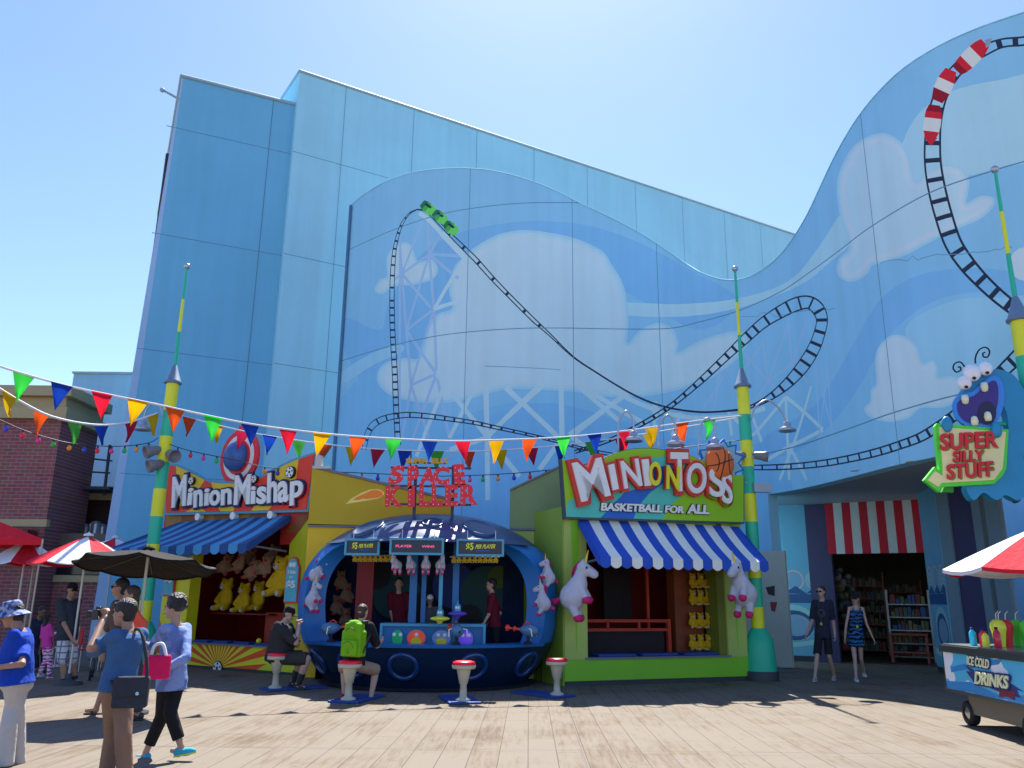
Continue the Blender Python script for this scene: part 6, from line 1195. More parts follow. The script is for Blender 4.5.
def hand(b, wr, d, n, s, curl=.5, sc=1):
    """palm from the wrist along d; n = palm normal, s = thumb side"""
    d = d.normalized(); n = (n - d * n.dot(d)).normalized(); t = d.cross(n) * (1 if d.cross(n).dot(s) > 0 else -1)
    c = wr + d * (.05 * sc); b.ell(c, (.04 * sc, .018 * sc, .052 * sc), ax=(t, n, d), n=12, k=8)
    for k, (o, L) in enumerate(((.030, .066), (.011, .074), (-.009, .068), (-.027, .052))):
        p = wr + d * (.092 * sc) + t * (o * sc); a1 = curl * .9; d1 = d * math.cos(a1) + n * math.sin(a1); p1 = p + d1 * (L * .5 * sc); a2 = curl * 2.0; d2 = d * math.cos(a2) + n * math.sin(a2)
        seg(b, p, p1, .0092 * sc, .0085 * sc, 8); seg(b, p1, p1 + d2 * (L * .5 * sc), .0085 * sc, .0072 * sc, 8)
    p = wr + d * (.03 * sc) + t * (.030 * sc); p1 = p + (d * .7 + t * .6 + n * .3).normalized() * (.038 * sc); seg(b, p, p1, .0125 * sc, .010 * sc, 8); seg(b, p1, p1 + (d + t * .1 + n * (.3 + curl * .4)).normalized() * (.03 * sc), .010 * sc, .008 * sc, 8)
def person(label, Y, J, yaw, skin, hair, top, bottom, shoe, vox=.011, hyaw=None, tilt=0, build=1.0, S=1.0, shirt=('short', .45), legs=('long', 1.0), fem=False, hairstyle='short', hat=None, glasses=False, curl=.5, belly=0, socks=None, dress=None, barefeet=False, body_extra=None):
    """J: px joints (px, py, dy) relative to depth Y: head, hip, el/er elbows, wl/wr wrists, kl/kr knees, al/ar ankles. left/right are the person's own."""
    g = {k: D(v[0], v[1], Y + (v[2] if len(v) > 2 else 0)) for k, v in J.items()}
    ya = math.radians(yaw); fw = V((math.sin(ya), -math.cos(ya), 0)); lf = V((math.cos(ya), math.sin(ya), 0)); H_ = S
    hy = math.radians(yaw if hyaw is None else hyaw); hf = V((math.sin(hy), -math.cos(hy), 0)); hl = V((math.cos(hy), math.sin(hy), 0)); ti = math.radians(tilt)
    up0 = V((0, 0, 1)); hu = up0 * math.cos(ti) + hf * math.sin(ti); hf2 = hf * math.cos(ti) - up0 * math.sin(ti)
    foot = min(g['al'].z, g['ar'].z); dz = 0
    root = thing('person', label, 'person', (g['hip'].x, g['hip'].y, 0))
    head, hip = g['head'], g['hip']; nk = head + (g['neck'] - head).normalized() * (.175 * H_) if 'neck' in g else head - hu * (.172 * H_) - hf * (.02 * H_)
    axis = (nk - hip).normalized(); sw = (.168 if not fem else .150) * H_ * (1 + (build - 1) * .5); hw = .085 * H_
    ta = axis; tf = (fw - ta * fw.dot(ta)).normalized()
    sh = {'l': nk - ta * .05 * H_ + lf * sw, 'r': nk - ta * .05 * H_ - lf * sw}; hp = {'l': hip + lf * hw, 'r': hip - lf * hw}
    T = lambda t, off=0: hip + (nk - hip) * t + tf * off
    w = build * H_; F_ = 1.06 if fem else 1
    def torso(e, t0=-.10, t1=1.0):
        prof_ = [(-.12, .150 * F_, .11, 0), (0, .168 * F_, .125, 0), (.15, .155, .118 + belly * .5, belly * .5), (.35, .142 if fem else .152, .108 + belly, belly * .6), (.55, .15 if fem else .165, .112 + belly * .5, belly * .3 + (.01 if fem else 0)), (.75, .165 if fem else .180, .115, .008 if fem else 0), (.88, .155 if fem else .172, .095, 0), (.95, .10, .07, 0), (1.02, .058, .056, 0)]
        out = []
        for t, a, d_, o in prof_:
            if t < t0 - .001 or t > t1 + .03: continue
            ww = (a * w) if t < .9 else a * H_
            out.append((T(t, o * w), lf, tf, ww + e, (d_ * w if t < .9 else d_ * H_) + e))
        return out
    def limbs(b, part, e, ext=1.0):
        for k in 'lr':
            if part == 'arm':
                r = (.052 if not fem else .043) * H_ * (1 + (build - 1) * .6); b.ell(sh[k], r * 1.12 + e); seg(b, sh[k], g['e' + k], r + e, r * .78 + e); seg(b, g['e' + k], g['w' + k], r * .76, r * .52)
    # body: one continuous surface
    b = MB(); loft(b, torso(-.006)); r = .056 * H_; seg(b, nk - ta * .03, nk.lerp(head, .55), r, r * .92)
    limbs(b, 'arm', -.004)
    for k in 'lr': seg(b, nk - ta * .03 * H_, sh[k] + ta * .005, .045 * H_, .04 * H_)
    for k in 'lr':
        lr = (.078 if not fem else .076) * w; seg(b, hp[k], g['k' + k], lr, lr * .66); seg(b, g['k' + k], g['k' + k].lerp(g['a' + k], .3), lr * .62, lr * .66); seg(b, g['k' + k].lerp(g['a' + k], .3), g['a' + k], lr * .66, lr * .42)
        f_ = g['a' + k] + up0 * -.05 * H_; seg(b, g['a' + k], f_, .036 * H_, .034 * H_); seg(b, f_, f_ + fw * .12 * H_ - up0 * .005, .034 * H_, .026 * H_)
    for k in 'lr':
        d = (g['w' + k] - g['e' + k]).normalized(); inn = (-lf if k == 'l' else lf); pn = g.get('p' + k); nn = (inn if pn is None else (pn - g['w' + k])); hand(b, g['w' + k], d, nn, fw, curl, H_)
    hc = head; R = H_ * 1.07
    b.ell(hc + hu * .02 * R - hf2 * .012 * R, (.076 * R, .096 * R, .098 * R), ax=(hl, hf2, hu), n=20, k=14)
    b.ell(hc - hu * .035 * R + hf2 * .012 * R, (.060 * R, .074 * R, .078 * R), ax=(hl, hf2, hu), n=18, k=12); b.ell(hc - hu * .088 * R + hf2 * .052 * R, (.026 * R, .022 * R, .022 * R), ax=(hl, hf2, hu))
    b.add([hc + hf2 * .082 * R + hu * .022 * R, hc + hf2 * .078 * R - hu * .03 * R + hl * .017 * R, hc + hf2 * .078 * R - hu * .03 * R - hl * .017 * R, hc + hf2 * .114 * R - hu * .026 * R, hc + hf2 * .06 * R], [(0, 1, 3), (0, 3, 2), (1, 2, 3), (0, 4, 1), (0, 2, 4), (1, 4, 2)])
    b.ell(hc + hf2 * .078 * R + hu * .032 * R, (.045 * R, .012 * R, .010 * R), ax=(hl, hf2, hu))
    for s in (-1, 1): b.ell(hc + hl * s * .076 * R - hf2 * .005 * R - hu * .005 * R, (.010 * R, .018 * R, .030 * R), ax=(hl, hf2, hu))
    if body_extra: body_extra(b, g)
    obj_me('body', remesh(b, vox if vox < .01 else .009, 2), SKIN[skin], root)
    for s in (-1, 1):
        if not glasses: b = MB(); b.ell(hc + hl * s * .031 * R + hf2 * .083 * R + hu * .012 * R, (.012 * R, .006 * R, .007 * R), ax=(hl, hf2, hu), n=10, k=6); obj('eye', b, eyem, root)
    b = MB(); b.ell(hc + hf2 * .087 * R - hu * .058 * R, (.022 * R, .007 * R, .007 * R), ax=(hl, hf2, hu), n=10, k=6); obj('mouth', b, lipm, root)
    if glasses:
        b = MB()
        for s in (-1, 1): b.ell(hc + hl * s * .033 * R + hf2 * .088 * R + hu * .012 * R, (.028 * R, .010 * R, .020 * R), ax=(hl, hf2, hu), n=14, k=8); b.cyl(hc + hl * s * .06 * R + hf2 * .08 * R + hu * .016 * R, hc + hl * s * .08 * R - hf2 * .01 * R + hu * .016 * R, .004 * R, n=5)
        b.cyl(hc - hl * .03 * R + hf2 * .094 * R + hu * .018 * R, hc + hl * .03 * R + hf2 * .094 * R + hu * .018 * R, .004 * R, n=5); obj('sunglasses', b, glassm, root)
    # hair
    b = MB(); hx = dict(ax=(hl, hf2, hu), n=20, k=12)
    if hairstyle == 'short': b.ell(hc + hu * .040 * R - hf2 * .022 * R, (.082 * R, .094 * R, .092 * R), **hx)
    if hairstyle in ('short', 'fringe', 'crop'): b.ell(hc - hf2 * .045 * R - hu * .015 * R, (.070 * R, .058 * R, .078 * R), **hx)
    if hairstyle == 'fringe': b.ell(hc + hu * .042 * R - hf2 * .018 * R, (.086 * R, .102 * R, .094 * R), **hx); b.ell(hc + hu * .07 * R + hf2 * .06 * R, (.06 * R, .035 * R, .03 * R), **hx)
    if hairstyle == 'curly':
        rn = random.Random(5); b.ell(hc + hu * .045 * R - hf2 * .025 * R, (.098 * R, .105 * R, .102 * R), **hx)
        for i in range(90):
            a, c_ = rn.uniform(0, 2 * PI), rn.uniform(-.4, 1); q = math.sqrt(max(0, 1 - c_ * c_)); p = hl * (math.cos(a) * q * .095 * R) + hf2 * (math.sin(a) * q * .10 * R) + hu * (c_ * .10 * R)
            if p.dot(hf2) > .05 * R and c_ < .45: continue
            b.ell(hc + hu * .045 * R - hf2 * .025 * R + p, .022 * R, n=8, k=6)
    if hairstyle in ('long', 'ponytail'):
        b.ell(hc + hu * .035 * R - hf2 * .022 * R, (.086 * R, .098 * R, .096 * R), **hx)
        if hairstyle == 'long':
            loft(b, [(hc - hf2 * .03 * R + hu * .02 * R, hl, hf2, .085 * R, .075 * R), (hc - hf2 * .055 * R - hu * .1 * R, hl, hf2, .088 * R, .055 * R), (hc - hf2 * .075 * R - hu * .2 * R, hl, hf2, .075 * R, .04 * R), (hc - hf2 * .08 * R - hu * .28 * R, hl, hf2, .045 * R, .025 * R)])
        else: seg(b, hc - hf2 * .11 * R + hu * .04 * R, hc - hf2 * .15 * R - hu * .10 * R, .03 * R, .018 * R)
    if hairstyle == 'crop': b.ell(hc + hu * .036 * R - hf2 * .020 * R, (.080 * R, .092 * R, .088 * R), **hx)
    if b.v: obj_me('hair', remesh(b, .010, 1 if hairstyle == 'curly' else 2), hairm[hair], root)
    if hat:
        b = MB()
        if hat[0] == 'cap':
            n = 20; prf = [(.0, .108), (.045, .1), (.078, .07), (.092, .03), (.094, -.002)]
            b.grid(lambda u, v: hc + hu * .032 * R - hf2 * .004 * R + (hl * math.cos(2 * PI * u) * .90 + hf2 * math.sin(2 * PI * u) * 1.08) * (np.interp(v, [0, .25, .5, .75, 1], [q[0] for q in prf]) * R) + hu * (np.interp(v, [0, .25, .5, .75, 1], [q[1] for q in prf]) * R), 24, 8)
            for o in (0, -.006): b.grid(lambda u, v: hc + hu * (.034 - .02 * v + o - .02 * abs(u - .5) ** 2 * 4) * R + hf2 * ((.085 + .085 * v * math.sin(PI * (.15 + .7 * u))) * R) + hl * ((u - .5) * .15 * R), 10, 4)
        else:
            b.grid(lambda u, v: hc + hu * .03 * R + (hl * math.cos(2 * PI * u) * .95 + hf2 * math.sin(2 * PI * u) * 1.1) * (np.interp(v, [0, .2, .4, .6, 1], [0, .07, .085, .095, .155]) * R) + hu * (np.interp(v, [0, .2, .4, .6, 1], [.11, .105, .08, .01, -.045]) * R), 28, 12)
        obj('hat', b, hat[1], root)
    # clothes
    E = .012 * H_; sl = {'none': 0, 'short': shirt[1], 'long': 1}[shirt[0]]; b = MB()
    if dress:
        rr = torso(E, -.12, .86); low = hip - up0 * .0; rr = [(low - up0 * .22 * H_, lf, fw, .20 * w, .16 * w), (low - up0 * .1 * H_, lf, fw, .188 * w, .145 * w)] + rr[1:]
        loft(b, rr)
        for k in 'lr': s_ = 1 if k == 'l' else -1; b.tube([T(.80, .10 * w) + lf * s_ * .07, T(.95, .06) + lf * s_ * .085, T(.93, -.06) + lf * s_ * .08, T(.8, -.09 * w) + lf * s_ * .07], .012, 6)
        obj_me('dress', remesh(b, .011, 2), dress, root)
    else:
        hem = shirt[2] if len(shirt) > 2 else -.05
        rr = torso(E, hem, .97); rr = [(c, s, f, a * (1.0 + .06 * (i == 0)), d_ * (1.0 + .06 * (i == 0))) for i, (c, s, f, a, d_) in enumerate(rr)]
        if hem < -.12: rr = [(T(hem, 0), lf, tf, .175 * w + E, .13 * w + E)] + rr
        loft(b, rr)
        if sl:
            for k in 'lr': seg(b, nk - ta * .035 * H_, sh[k] + ta * .005, .05 * H_, .048 * H_)
            for k in 'lr':
                r = (.052 if not fem else .045) * H_ * (1 + (build - 1) * .6) + E * 1.4; b.ell(sh[k], r * 1.0)
                if sl <= .75: m_ = sh[k].lerp(g['e' + k], sl / .5 if sl < .5 else 1); b.cyl(sh[k], m_, r * 1.02, r * 1.05, 16)
                if sl > .75: b.cyl(sh[k], g['e' + k], r, r * .85, 16); b.ell(g['e' + k], r * .85); b.cyl(g['e' + k], g['e' + k].lerp(g['w' + k], .93 if sl == 1 else (sl - .5) * 2), r * .84, r * .66, 16)
        obj_me('shirt', remesh(b, .010, 2), top, root)
    if bottom is not None:
        b = MB(); loft(b, [(T(-.12), lf, fw, .145 * w, .105 * w), (T(-.05), lf, fw, .172 * w * F_, .128 * w), (T(.05), lf, tf, .17 * w * F_, .126 * w), (T(.14), lf, tf, .160 * w, .122 * w + belly * .4)])
        ln_ = legs[1]
        for k in 'lr':
            lr = .084 * w + .006; b.ell(hp[k], lr * 1.02); th_ = min(1, ln_ * 2)
            loose = 1.10 if legs[0] == 'shorts' else 1.0; kk = g['k' + k]; m_ = hp[k].lerp(kk, th_); b.cyl(hp[k], m_, lr, (lr * .80) * (loose if th_ >= .8 else 1.0) + (.012 if legs[0] == 'shorts' else 0), 16)
            if ln_ > .5:
                b.ell(kk, lr * .80 * loose); e_ = kk.lerp(g['a' + k], (ln_ - .5) * 2); b.cyl(kk, e_, lr * .80 * loose, lr * (.70 if legs[0] != 'shorts' else .85 * loose), 16)
        obj_me('shorts' if legs[0] == 'shorts' else 'trousers', remesh(b, .011, 2), bottom, root)
    for k in 'lr':
        a = g['a' + k]; ff = (fw if 'f' + k not in g else (g['f' + k] - a)).copy(); f2 = V((ff.x, ff.y, 0)).normalized() if 'f' + k not in g else ff.normalized(); dn = -up0 if 'f' + k not in g else (ff.cross(lf)).normalized(); dn = dn if dn.z < 0 else -dn
        b = MB(); q = a + dn * .055 * H_
        b.ell(q - f2 * .03 * H_ + dn * .0, (.040 * H_, .055 * H_, .052 * H_), ax=(f2.cross(dn), f2, dn)); b.ell(q + f2 * .06 * H_ + dn * .012 * H_, (.046 * H_, .088 * H_, .042 * H_), ax=(f2.cross(dn), f2, dn)); b.ell(q + f2 * .11 * H_ + dn * .016 * H_, (.042 * H_, .05 * H_, .025 * H_), ax=(f2.cross(dn), f2, dn))
        if not barefeet: so = obj_me('shoe', remesh(b, .009, 1), shoe[0], root)
        else: so = None
        b = MB(); sx = f2.cross(dn); b.prism([(-.075, -.03), (-.02, -.038), (.06, -.044), (.13, -.034), (.155, 0), (.13, .034), (.06, .044), (-.02, .038), (-.075, .03), (-.085, 0)], lambda u, v_, n_: q + f2 * (u * H_) + sx * (v_ * H_) + dn * ((.030 + n_) * H_), 0, .016); obj('sole', b, shoe[1], so if so else root)
        if barefeet: b = MB(); b.tube([q + sx * .045 * H_ + dn * .03 + f2 * .05, q + f2 * .05 - dn * .02, q - sx * .045 * H_ + dn * .03 + f2 * .05], .012, 6); obj('strap', b, shoe[0], root)
        if socks: b = MB(); b.cyl(a + dn * .03, a.lerp(g['k' + k], socks[1]), .045 * H_, .05 * H_ * w, 14); obj('sock', b, socks[0], root)
    return root, g, dict(head=hc, hu=hu, hf=hf2, hl=hl, fw=fw, lf=lf, nk=nk, hip=hip, T=T, sh=sh, w=w)
def checks(nm, c1, c2, sc):
    m = fabric(nm, c1); nt = m.node_tree; N = nt.nodes; L = nt.links; tc = N.new('ShaderNodeTexCoord'); b = N['Principled BSDF']; sep = N.new('ShaderNodeSeparateXYZ'); L.new(tc.outputs['Object'], sep.inputs[0]); outs = []
    for ax in (0, 2):
        mu = N.new('ShaderNodeMath'); mu.operation = 'MULTIPLY'; mu.inputs[1].default_value = sc; L.new(sep.outputs[ax], mu.inputs[0]); fr_ = N.new('ShaderNodeMath'); fr_.operation = 'FRACT'; L.new(mu.outputs[0], fr_.inputs[0]); lt = N.new('ShaderNodeMath'); lt.operation = 'LESS_THAN'; lt.inputs[1].default_value = .22; L.new(fr_.outputs[0], lt.inputs[0]); outs.append(lt)
    mxm = N.new('ShaderNodeMath'); mxm.operation = 'MAXIMUM'; L.new(outs[0].outputs[0], mxm.inputs[0]); L.new(outs[1].outputs[0], mxm.inputs[1]); mx = N.new('ShaderNodeMix'); mx.data_type = 'RGBA'; L.new(mxm.outputs[0], mx.inputs['Factor']); mx.inputs['A'].default_value = (*c1, 1); mx.inputs['B'].default_value = (*c2, 1); L.new(mx.outputs['Result'], b.inputs['Base Color']); return m
def pattern(nm, c1, c2, kind='noise', sc=9):
    m = fabric(nm, c1); nt = m.node_tree; N = nt.nodes; L = nt.links; tc = N.new('ShaderNodeTexCoord'); b = N['Principled BSDF']
    if kind == 'noise': t = N.new('ShaderNodeTexNoise'); t.inputs['Scale'].default_value = sc
    elif kind == 'zig': t = N.new('ShaderNodeTexWave'); t.bands_direction = 'Z'; t.inputs['Scale'].default_value = sc; t.inputs['Distortion'].default_value = 3.5; t.inputs['Detail'].default_value = 0; t.inputs['Detail Scale'].default_value = 3
    else: t = N.new('ShaderNodeTexVoronoi'); t.inputs['Scale'].default_value = sc
    L.new(tc.outputs['Object'], t.inputs['Vector']); cr = N.new('ShaderNodeValToRGB'); cr.color_ramp.elements[0].position = .45; cr.color_ramp.elements[1].position = .55; cr.color_ramp.elements[0].color = (*c1, 1); cr.color_ramp.elements[1].color = (*c2, 1)
    L.new(t.outputs['Fac' if kind != 'vor' else 'Distance'], cr.inputs[0]); L.new(cr.outputs[0], b.inputs['Base Color']); return m
S_ = srgb
blk_shoe = (mat('shoe_black', (.02, .02, .022)), mat('sole_black', (.03, .03, .03))); wht_shoe = (mat('shoe_white', (.6, .62, .64)), mat('sole_white', (.7, .7, .7))); grey_shoe = (mat('shoe_grey', (.25, .30, .36)), mat('sole_white', (0, 0, 0)))
# --- woman in a royal blue shirt, cut off by the left edge (faces left)
roy = fabric('shirt_royal', S_(26, 66, 168)); crm = fabric('trousers_cream', (.50, .46, .42), var=.04)
person('person in a camouflage bucket hat and royal blue shirt at the left edge', 8.6, dict(head=(12, 615), neck=(22, 634), hip=(17, 684), el=(24, 662, .1), wl=(-6, 672, 0), er=(22, 664, -.25), wr=(-6, 668, -.25), kl=(17, 726, .06), kr=(9, 726, -.08), al=(18, 764, .1), ar=(6, 766, -.08)), -78, 'tan', 'black', roy, crm, blk_shoe, S=.98, fem=True, build=1.12, shirt=('short', .42, -.10), hat=('bucket', pattern('hat_camo', S_(60, 75, 120), S_(150, 160, 190), sc=22)), tilt=12, belly=.03, curl=.4)
# --- man in black cap and plaid shorts (faces right)
person('person in a black cap, charcoal polo shirt and white plaid shorts', 16.1, dict(head=(72, 590), hip=(67, 636), el=(60, 624, .15), wl=(66, 637, .2), er=(64, 624, -.2), wr=(72, 639, -.18), kl=(72, 660, .12), kr=(63, 660, -.1), al=(75, 678, .14), ar=(64, 681, -.1)), 62, 'tan', 'black', fabric('polo_charcoal', (.035, .045, .06)), checks('plaid_shorts', (.58, .58, .60), (.16, .18, .24), 9), wht_shoe, S=1.0, build=1.18, shirt=('short', .45, -.12), legs=('shorts', .52), hat=('cap', fabric('cap_black', (.012, .012, .014))), belly=.03, tilt=8, socks=(MT['shoe_black'], .12))
# --- girl in pink
person('child in a pink top and pink striped trousers standing beside the man in plaid shorts', 17.2, dict(head=(48, 618), hip=(47, 647), el=(42, 640), wl=(40, 650), er=(53, 638), wr=(54, 648), kl=(46, 660), kr=(50, 660), al=(40, 673), ar=(49, 676)), 150, 'brown', 'black', fabric('top_pink', S_(225, 70, 165)), pattern('trousers_pinkstripe', S_(190, 60, 140), S_(235, 215, 225), 'zig', 5), wht_shoe, S=.68, fem=True, hairstyle='long')
# --- woman in navy next to the child
person('seated person in dark navy clothes bending between the child and the white chair', 18.2, dict(head=(42, 612), hip=(33, 648), el=(40, 636), wl=(46, 648), er=(30, 634), wr=(36, 646), kl=(44, 650, -.2), kr=(36, 652, -.3), al=(44, 668, -.2), ar=(36, 668, -.3)), 60, 'brown', 'black', fabric('top_navy', (.02, .03, .06)), fabric('trousers_navy', (.02, .025, .04)), blk_shoe, S=.9, fem=True, tilt=20)
# --- man with sunglasses behind (faces left), tan shorts, sandals
person('tall person in sunglasses and brown sandals walking behind the photographer', 12.1, dict(head=(120, 588), hip=(120, 646), el=(108, 632, .1), wl=(104, 650, .0), er=(132, 632, -.1), wr=(132, 650, -.1), kl=(108, 678, .05), kr=(122, 676, -.1), al=(97, 706, .05), ar=(118, 708, -.1)), -80, 'tan', 'black', fabric('shirt_brownish', (.10, .07, .06)), fabric('shorts_tan', (.30, .20, .12)), (mat('sandal_brown', (.08, .05, .03)), mat('sandal_sole', (.05, .035, .025))), S=1.06, legs=('shorts', .52), glasses=True, shirt=('short', .45, -.15), barefeet=True)
person('person with long dark hair and an orange-red blouse lit by the sun behind the photographer', 11.6, dict(head=(131, 595), hip=(134, 648), el=(146, 628), wl=(148, 648), er=(126, 632), wr=(124, 650), kl=(138, 680), kr=(130, 680), al=(138, 712), ar=(129, 713)), -60, 'tan', 'brown', fabric('blouse_coral', S_(230, 90, 70)), fabric('skirt_dark', (.05, .05, .07)), blk_shoe, S=.98, fem=True, hairstyle='long', shirt=('short', .45, -.1))
# --- photographer, seen from behind-left, facing left-away, camera raised
shirt_b = fabric('shirt_denim_blue', S_(56, 92, 135)); kh = fabric('trousers_khaki', S_(135, 105, 85), var=.06)
r_, gq, q = person('person in a denim blue shirt and khaki trousers aiming a camera', 8.1, dict(head=(124, 613), hip=(118, 684), neck=(132, 636), el=(91, 652, .35), wl=(101, 622, .30), er=(91, 648, -.12), wr=(102, 622, .1), kl=(113, 734, .1), kr=(123, 736, -.08), al=(104, 786, .1), ar=(126, 790, -.06)), -105, 'tan', 'black', shirt_b, kh, blk_shoe, vox=.009, S=1.0, build=1.08, shirt=('short', .45, -.12), hairstyle='fringe', hyaw=-92, curl=.7)
c = gq['wl'].lerp(gq['wr'], .5) + V((-.04, 0, .07)); t = thing('camera', 'black camera held up to the eye of the person in denim blue', 'camera', tuple(c)); d_ = V((math.sin(math.radians(-92)), -math.cos(math.radians(-92)), 0)); sd_ = V((-d_.y, d_.x, 0))
b = MB(); b.box(c, (.14, .06, .10), ax=(sd_, d_, V((0, 0, 1)))); b.box(c + V((0, 0, .06)), (.05, .05, .03), ax=(sd_, d_, V((0, 0, 1)))); obj('camera_body', b, mat('camera_black', (.012, .012, .014), rough=.35), t, mod=bevel(.008)); b = MB(); b.cyl(c + d_ * .03, c + d_ * .10, .036, .042, 18); obj('lens', b, MT['camera_black'], t)
def bag(center, size, yaw, label, m, strap=None, sm=None, name='shoulder_bag', flap=True):
    a = math.radians(yaw); ax = (V((math.cos(a), math.sin(a), 0)), V((-math.sin(a), math.cos(a), 0)), V((0, 0, 1))); t = thing(name, label, 'bag', tuple(center - V((0, 0, size[2] / 2)))); b = MB(); b.box(center, size, ax=ax); obj('bag_body', b, m, t, mod=bevel(.025, 3))
    if flap: b = MB(); b.box(center - ax[1] * (size[1] / 2 + .006) + V((0, 0, size[2] * .18)), (size[0] * .98, .016, size[2] * .62), ax=ax); obj('flap', b, m, t, mod=bevel(.008)); b = MB(); b.cyl(center - ax[1] * (size[1] / 2 + .015) + V((.07, 0, -size[2] * .02)), center - ax[1] * (size[1] / 2 + .022) + V((.07, 0, -size[2] * .02)), .015); obj('badge', b, mat('badge_pale', (.4, .6, .7)), t)
    if strap: b = MB(); b.tube(crom([tuple(p) for p in strap], 5, closed=False), .016, 6); obj('strap', b, sm or m, t)
    return t
bm = fabric('bag_charcoal', (.035, .038, .05)); bc_ = D(131, 692, 7.86)
bag(bc_, (.30, .11, .27), 14, 'charcoal shoulder bag on the hip of the person with the camera', bm, [D(146, 685, 7.86), D(147, 672, 7.83), D(146, 655, 7.84), D(142, 634, 7.90), D(137, 629, 8.06), D(128, 634, 8.3), D(118, 652, 8.32), D(111, 666, 8.2), D(111, 680, 7.95), D(114, 686, 7.86)])
# --- woman in lilac blouse, walking right -> her back to us, looks left
lil = pattern('blouse_lilac', S_(100, 120, 170), S_(128, 148, 195), sc=7); 
r2, g2, q2 = person('person with dark curly hair in a lilac blouse, black trousers and turquoise sneakers, mid-stride', 9.0, dict(head=(174, 608), neck=(177, 630), hip=(172, 680), el=(151, 648, .2), wl=(142, 644, -.1), er=(186, 658, -.18), wr=(166, 668, -.3), kl=(162, 716, .1), kr=(170, 712, -.1), al=(146, 752, .1), ar=(181, 746, -.1), fr=(196, 743, -.1)), -115, 'mid', 'black', lil, fabric('trousers_black', (.014, .013, .015)), (fabric('sneaker_turquoise', S_(60, 165, 190)), mat('sole_yellow', S_(200, 210, 70))), vox=.009, S=.95, fem=True, build=1.0, shirt=('long', 1, -.18), legs=('long', .90), hairstyle='curly', hyaw=-80, curl=.6)
pk = fabric('bag_pink', S_(225, 30, 90), var=.05); c = D(157, 667, 8.62); bag(c, (.25, .11, .23), 25, 'bright pink handbag with a white handle carried by the person in the lilac blouse', pk, [c + V((-.07, 0, .1)), c + V((-.05, 0, .2)), c + V((.03, 0, .22)), c + V((.08, 0, .1))], wht2, 'handbag', False)
# --- seated man in black cap on the first stool (faces right)
gy = fabric('tshirt_charcoal', (.030, .030, .034)); gs = fabric('shorts_charcoal', (.045, .04, .038))
person('seated person in a black cap and charcoal clothes on the leftmost stool', 15.6, dict(head=(289, 614), hip=(276, 657), neck=(281, 627), el=(297, 645, .18), wl=(298, 626, .1), er=(296, 643, -.2), wr=(299, 625, -.06), kl=(302, 657, .18), kr=(307, 659, -.12), al=(293, 681, .2), ar=(298, 684, -.1)), 78, 'light', 'brown', gy, gs, blk_shoe, vox=.010, S=1.02, build=1.4, belly=.06, shirt=('short', .47, -.12), legs=('shorts', .5), hairstyle='crop', hat=('cap', MT['cap_black']), tilt=15, socks=(MT['shoe_black'], .42), curl=.9)
# --- man with the green backpack on the second stool (back to us, slightly right)
r3, g3, q3 = person('seated person in a black shirt and khaki shorts wearing a green backpack', 14.1, dict(head=(363, 612), neck=(361, 625), hip=(353, 665), el=(346, 650, .25), wl=(352, 646, .55), er=(377, 646, .2), wr=(382, 640, .5), kl=(344, 668, .42), kr=(376, 670, .36), al=(344, 693, .3), ar=(371, 697, .2)), 158, 'light', 'brown', fabric('tshirt_black', (.018, .018, .024)), fabric('shorts_khaki', S_(165, 140, 115)), (fabric('sneaker_red', S_(190, 40, 45)), mat('sole_pale', (.5, .45, .42))), vox=.010, S=1.02, build=1.12, shirt=('short', .46, -.08), legs=('shorts', .5), hairstyle='crop', curl=.8)
gb = fabric('pack_lime', S_(115, 175, 25), var=.1); t = thing('backpack', 'lime green backpack on the back of the person on the second stool', 'backpack', tuple(D(352, 660, 13.85)))
bf = -q3['fw']; bl = q3['lf']; up_ = V((0, 0, 1)); cb = D(354, 640, 13.83)
b = MB(); b.box(cb - up_ * .06, (.36, .20, .40), ax=(bl, bf, up_)); b.box(cb + up_ * .16, (.30, .17, .20), ax=(bl, bf, up_)); b.ell(cb + up_ * .22, (.14, .09, .10), ax=(bl, bf, up_)); obj_me('pack_body', remesh(b, .014, 14), gb, t)
b = MB(); b.box(cb - up_ * .12 + bf * .12, (.28, .09, .25), ax=(bl, bf, up_)); obj_me('front_pocket', remesh(b, .012, 8), gb, t); b = MB(); b.ell(cb + up_ * .14 + bf * .06, (.12, .07, .10), ax=(bl, bf, up_)); obj_me('top_pocket', remesh(b, .012, 3), gb, t)
b = MB(); b.tube(crom([tuple(cb - up_ * .12 + bf * .163 + bl * x + up_ * z) for x, z in ((-.10, .0), (-.05, .08), (.03, .10), (.10, .06))], 4, closed=False), .006, 5); b.tube([cb + bf * .155 - up_ * .06, cb + bf * .165 - up_ * .2], .006, 5); b.tube(crom([tuple(cb + up_ * .15 + bf * .13 + bl * x + up_ * z) for x, z in ((-.09, .0), (0, .05), (.09, 0))], 4, closed=False), .006, 5); obj('zip', b, mat('zip_dark', (.05, .08, .02)), t)
for s in (-1, 1): b = MB(); b.tube(crom([tuple(p) for p in (cb + bl * s * .13 + up_ * .28 - bf * .02, q3['sh']['l' if s > 0 else 'r'] + up_ * .075 - bl * s * .05, q3['sh']['l' if s > 0 else 'r'] - bf * .10 - up_ * .02 - bl * s * .03, cb + bl * s * .17 - bf * .10 - up_ * .05, cb + bl * s * .17 - up_ * .2)], 4, closed=False), .022, 6); obj('shoulder_strap', b, mat('strap_dark', (.03, .04, .02)), t)
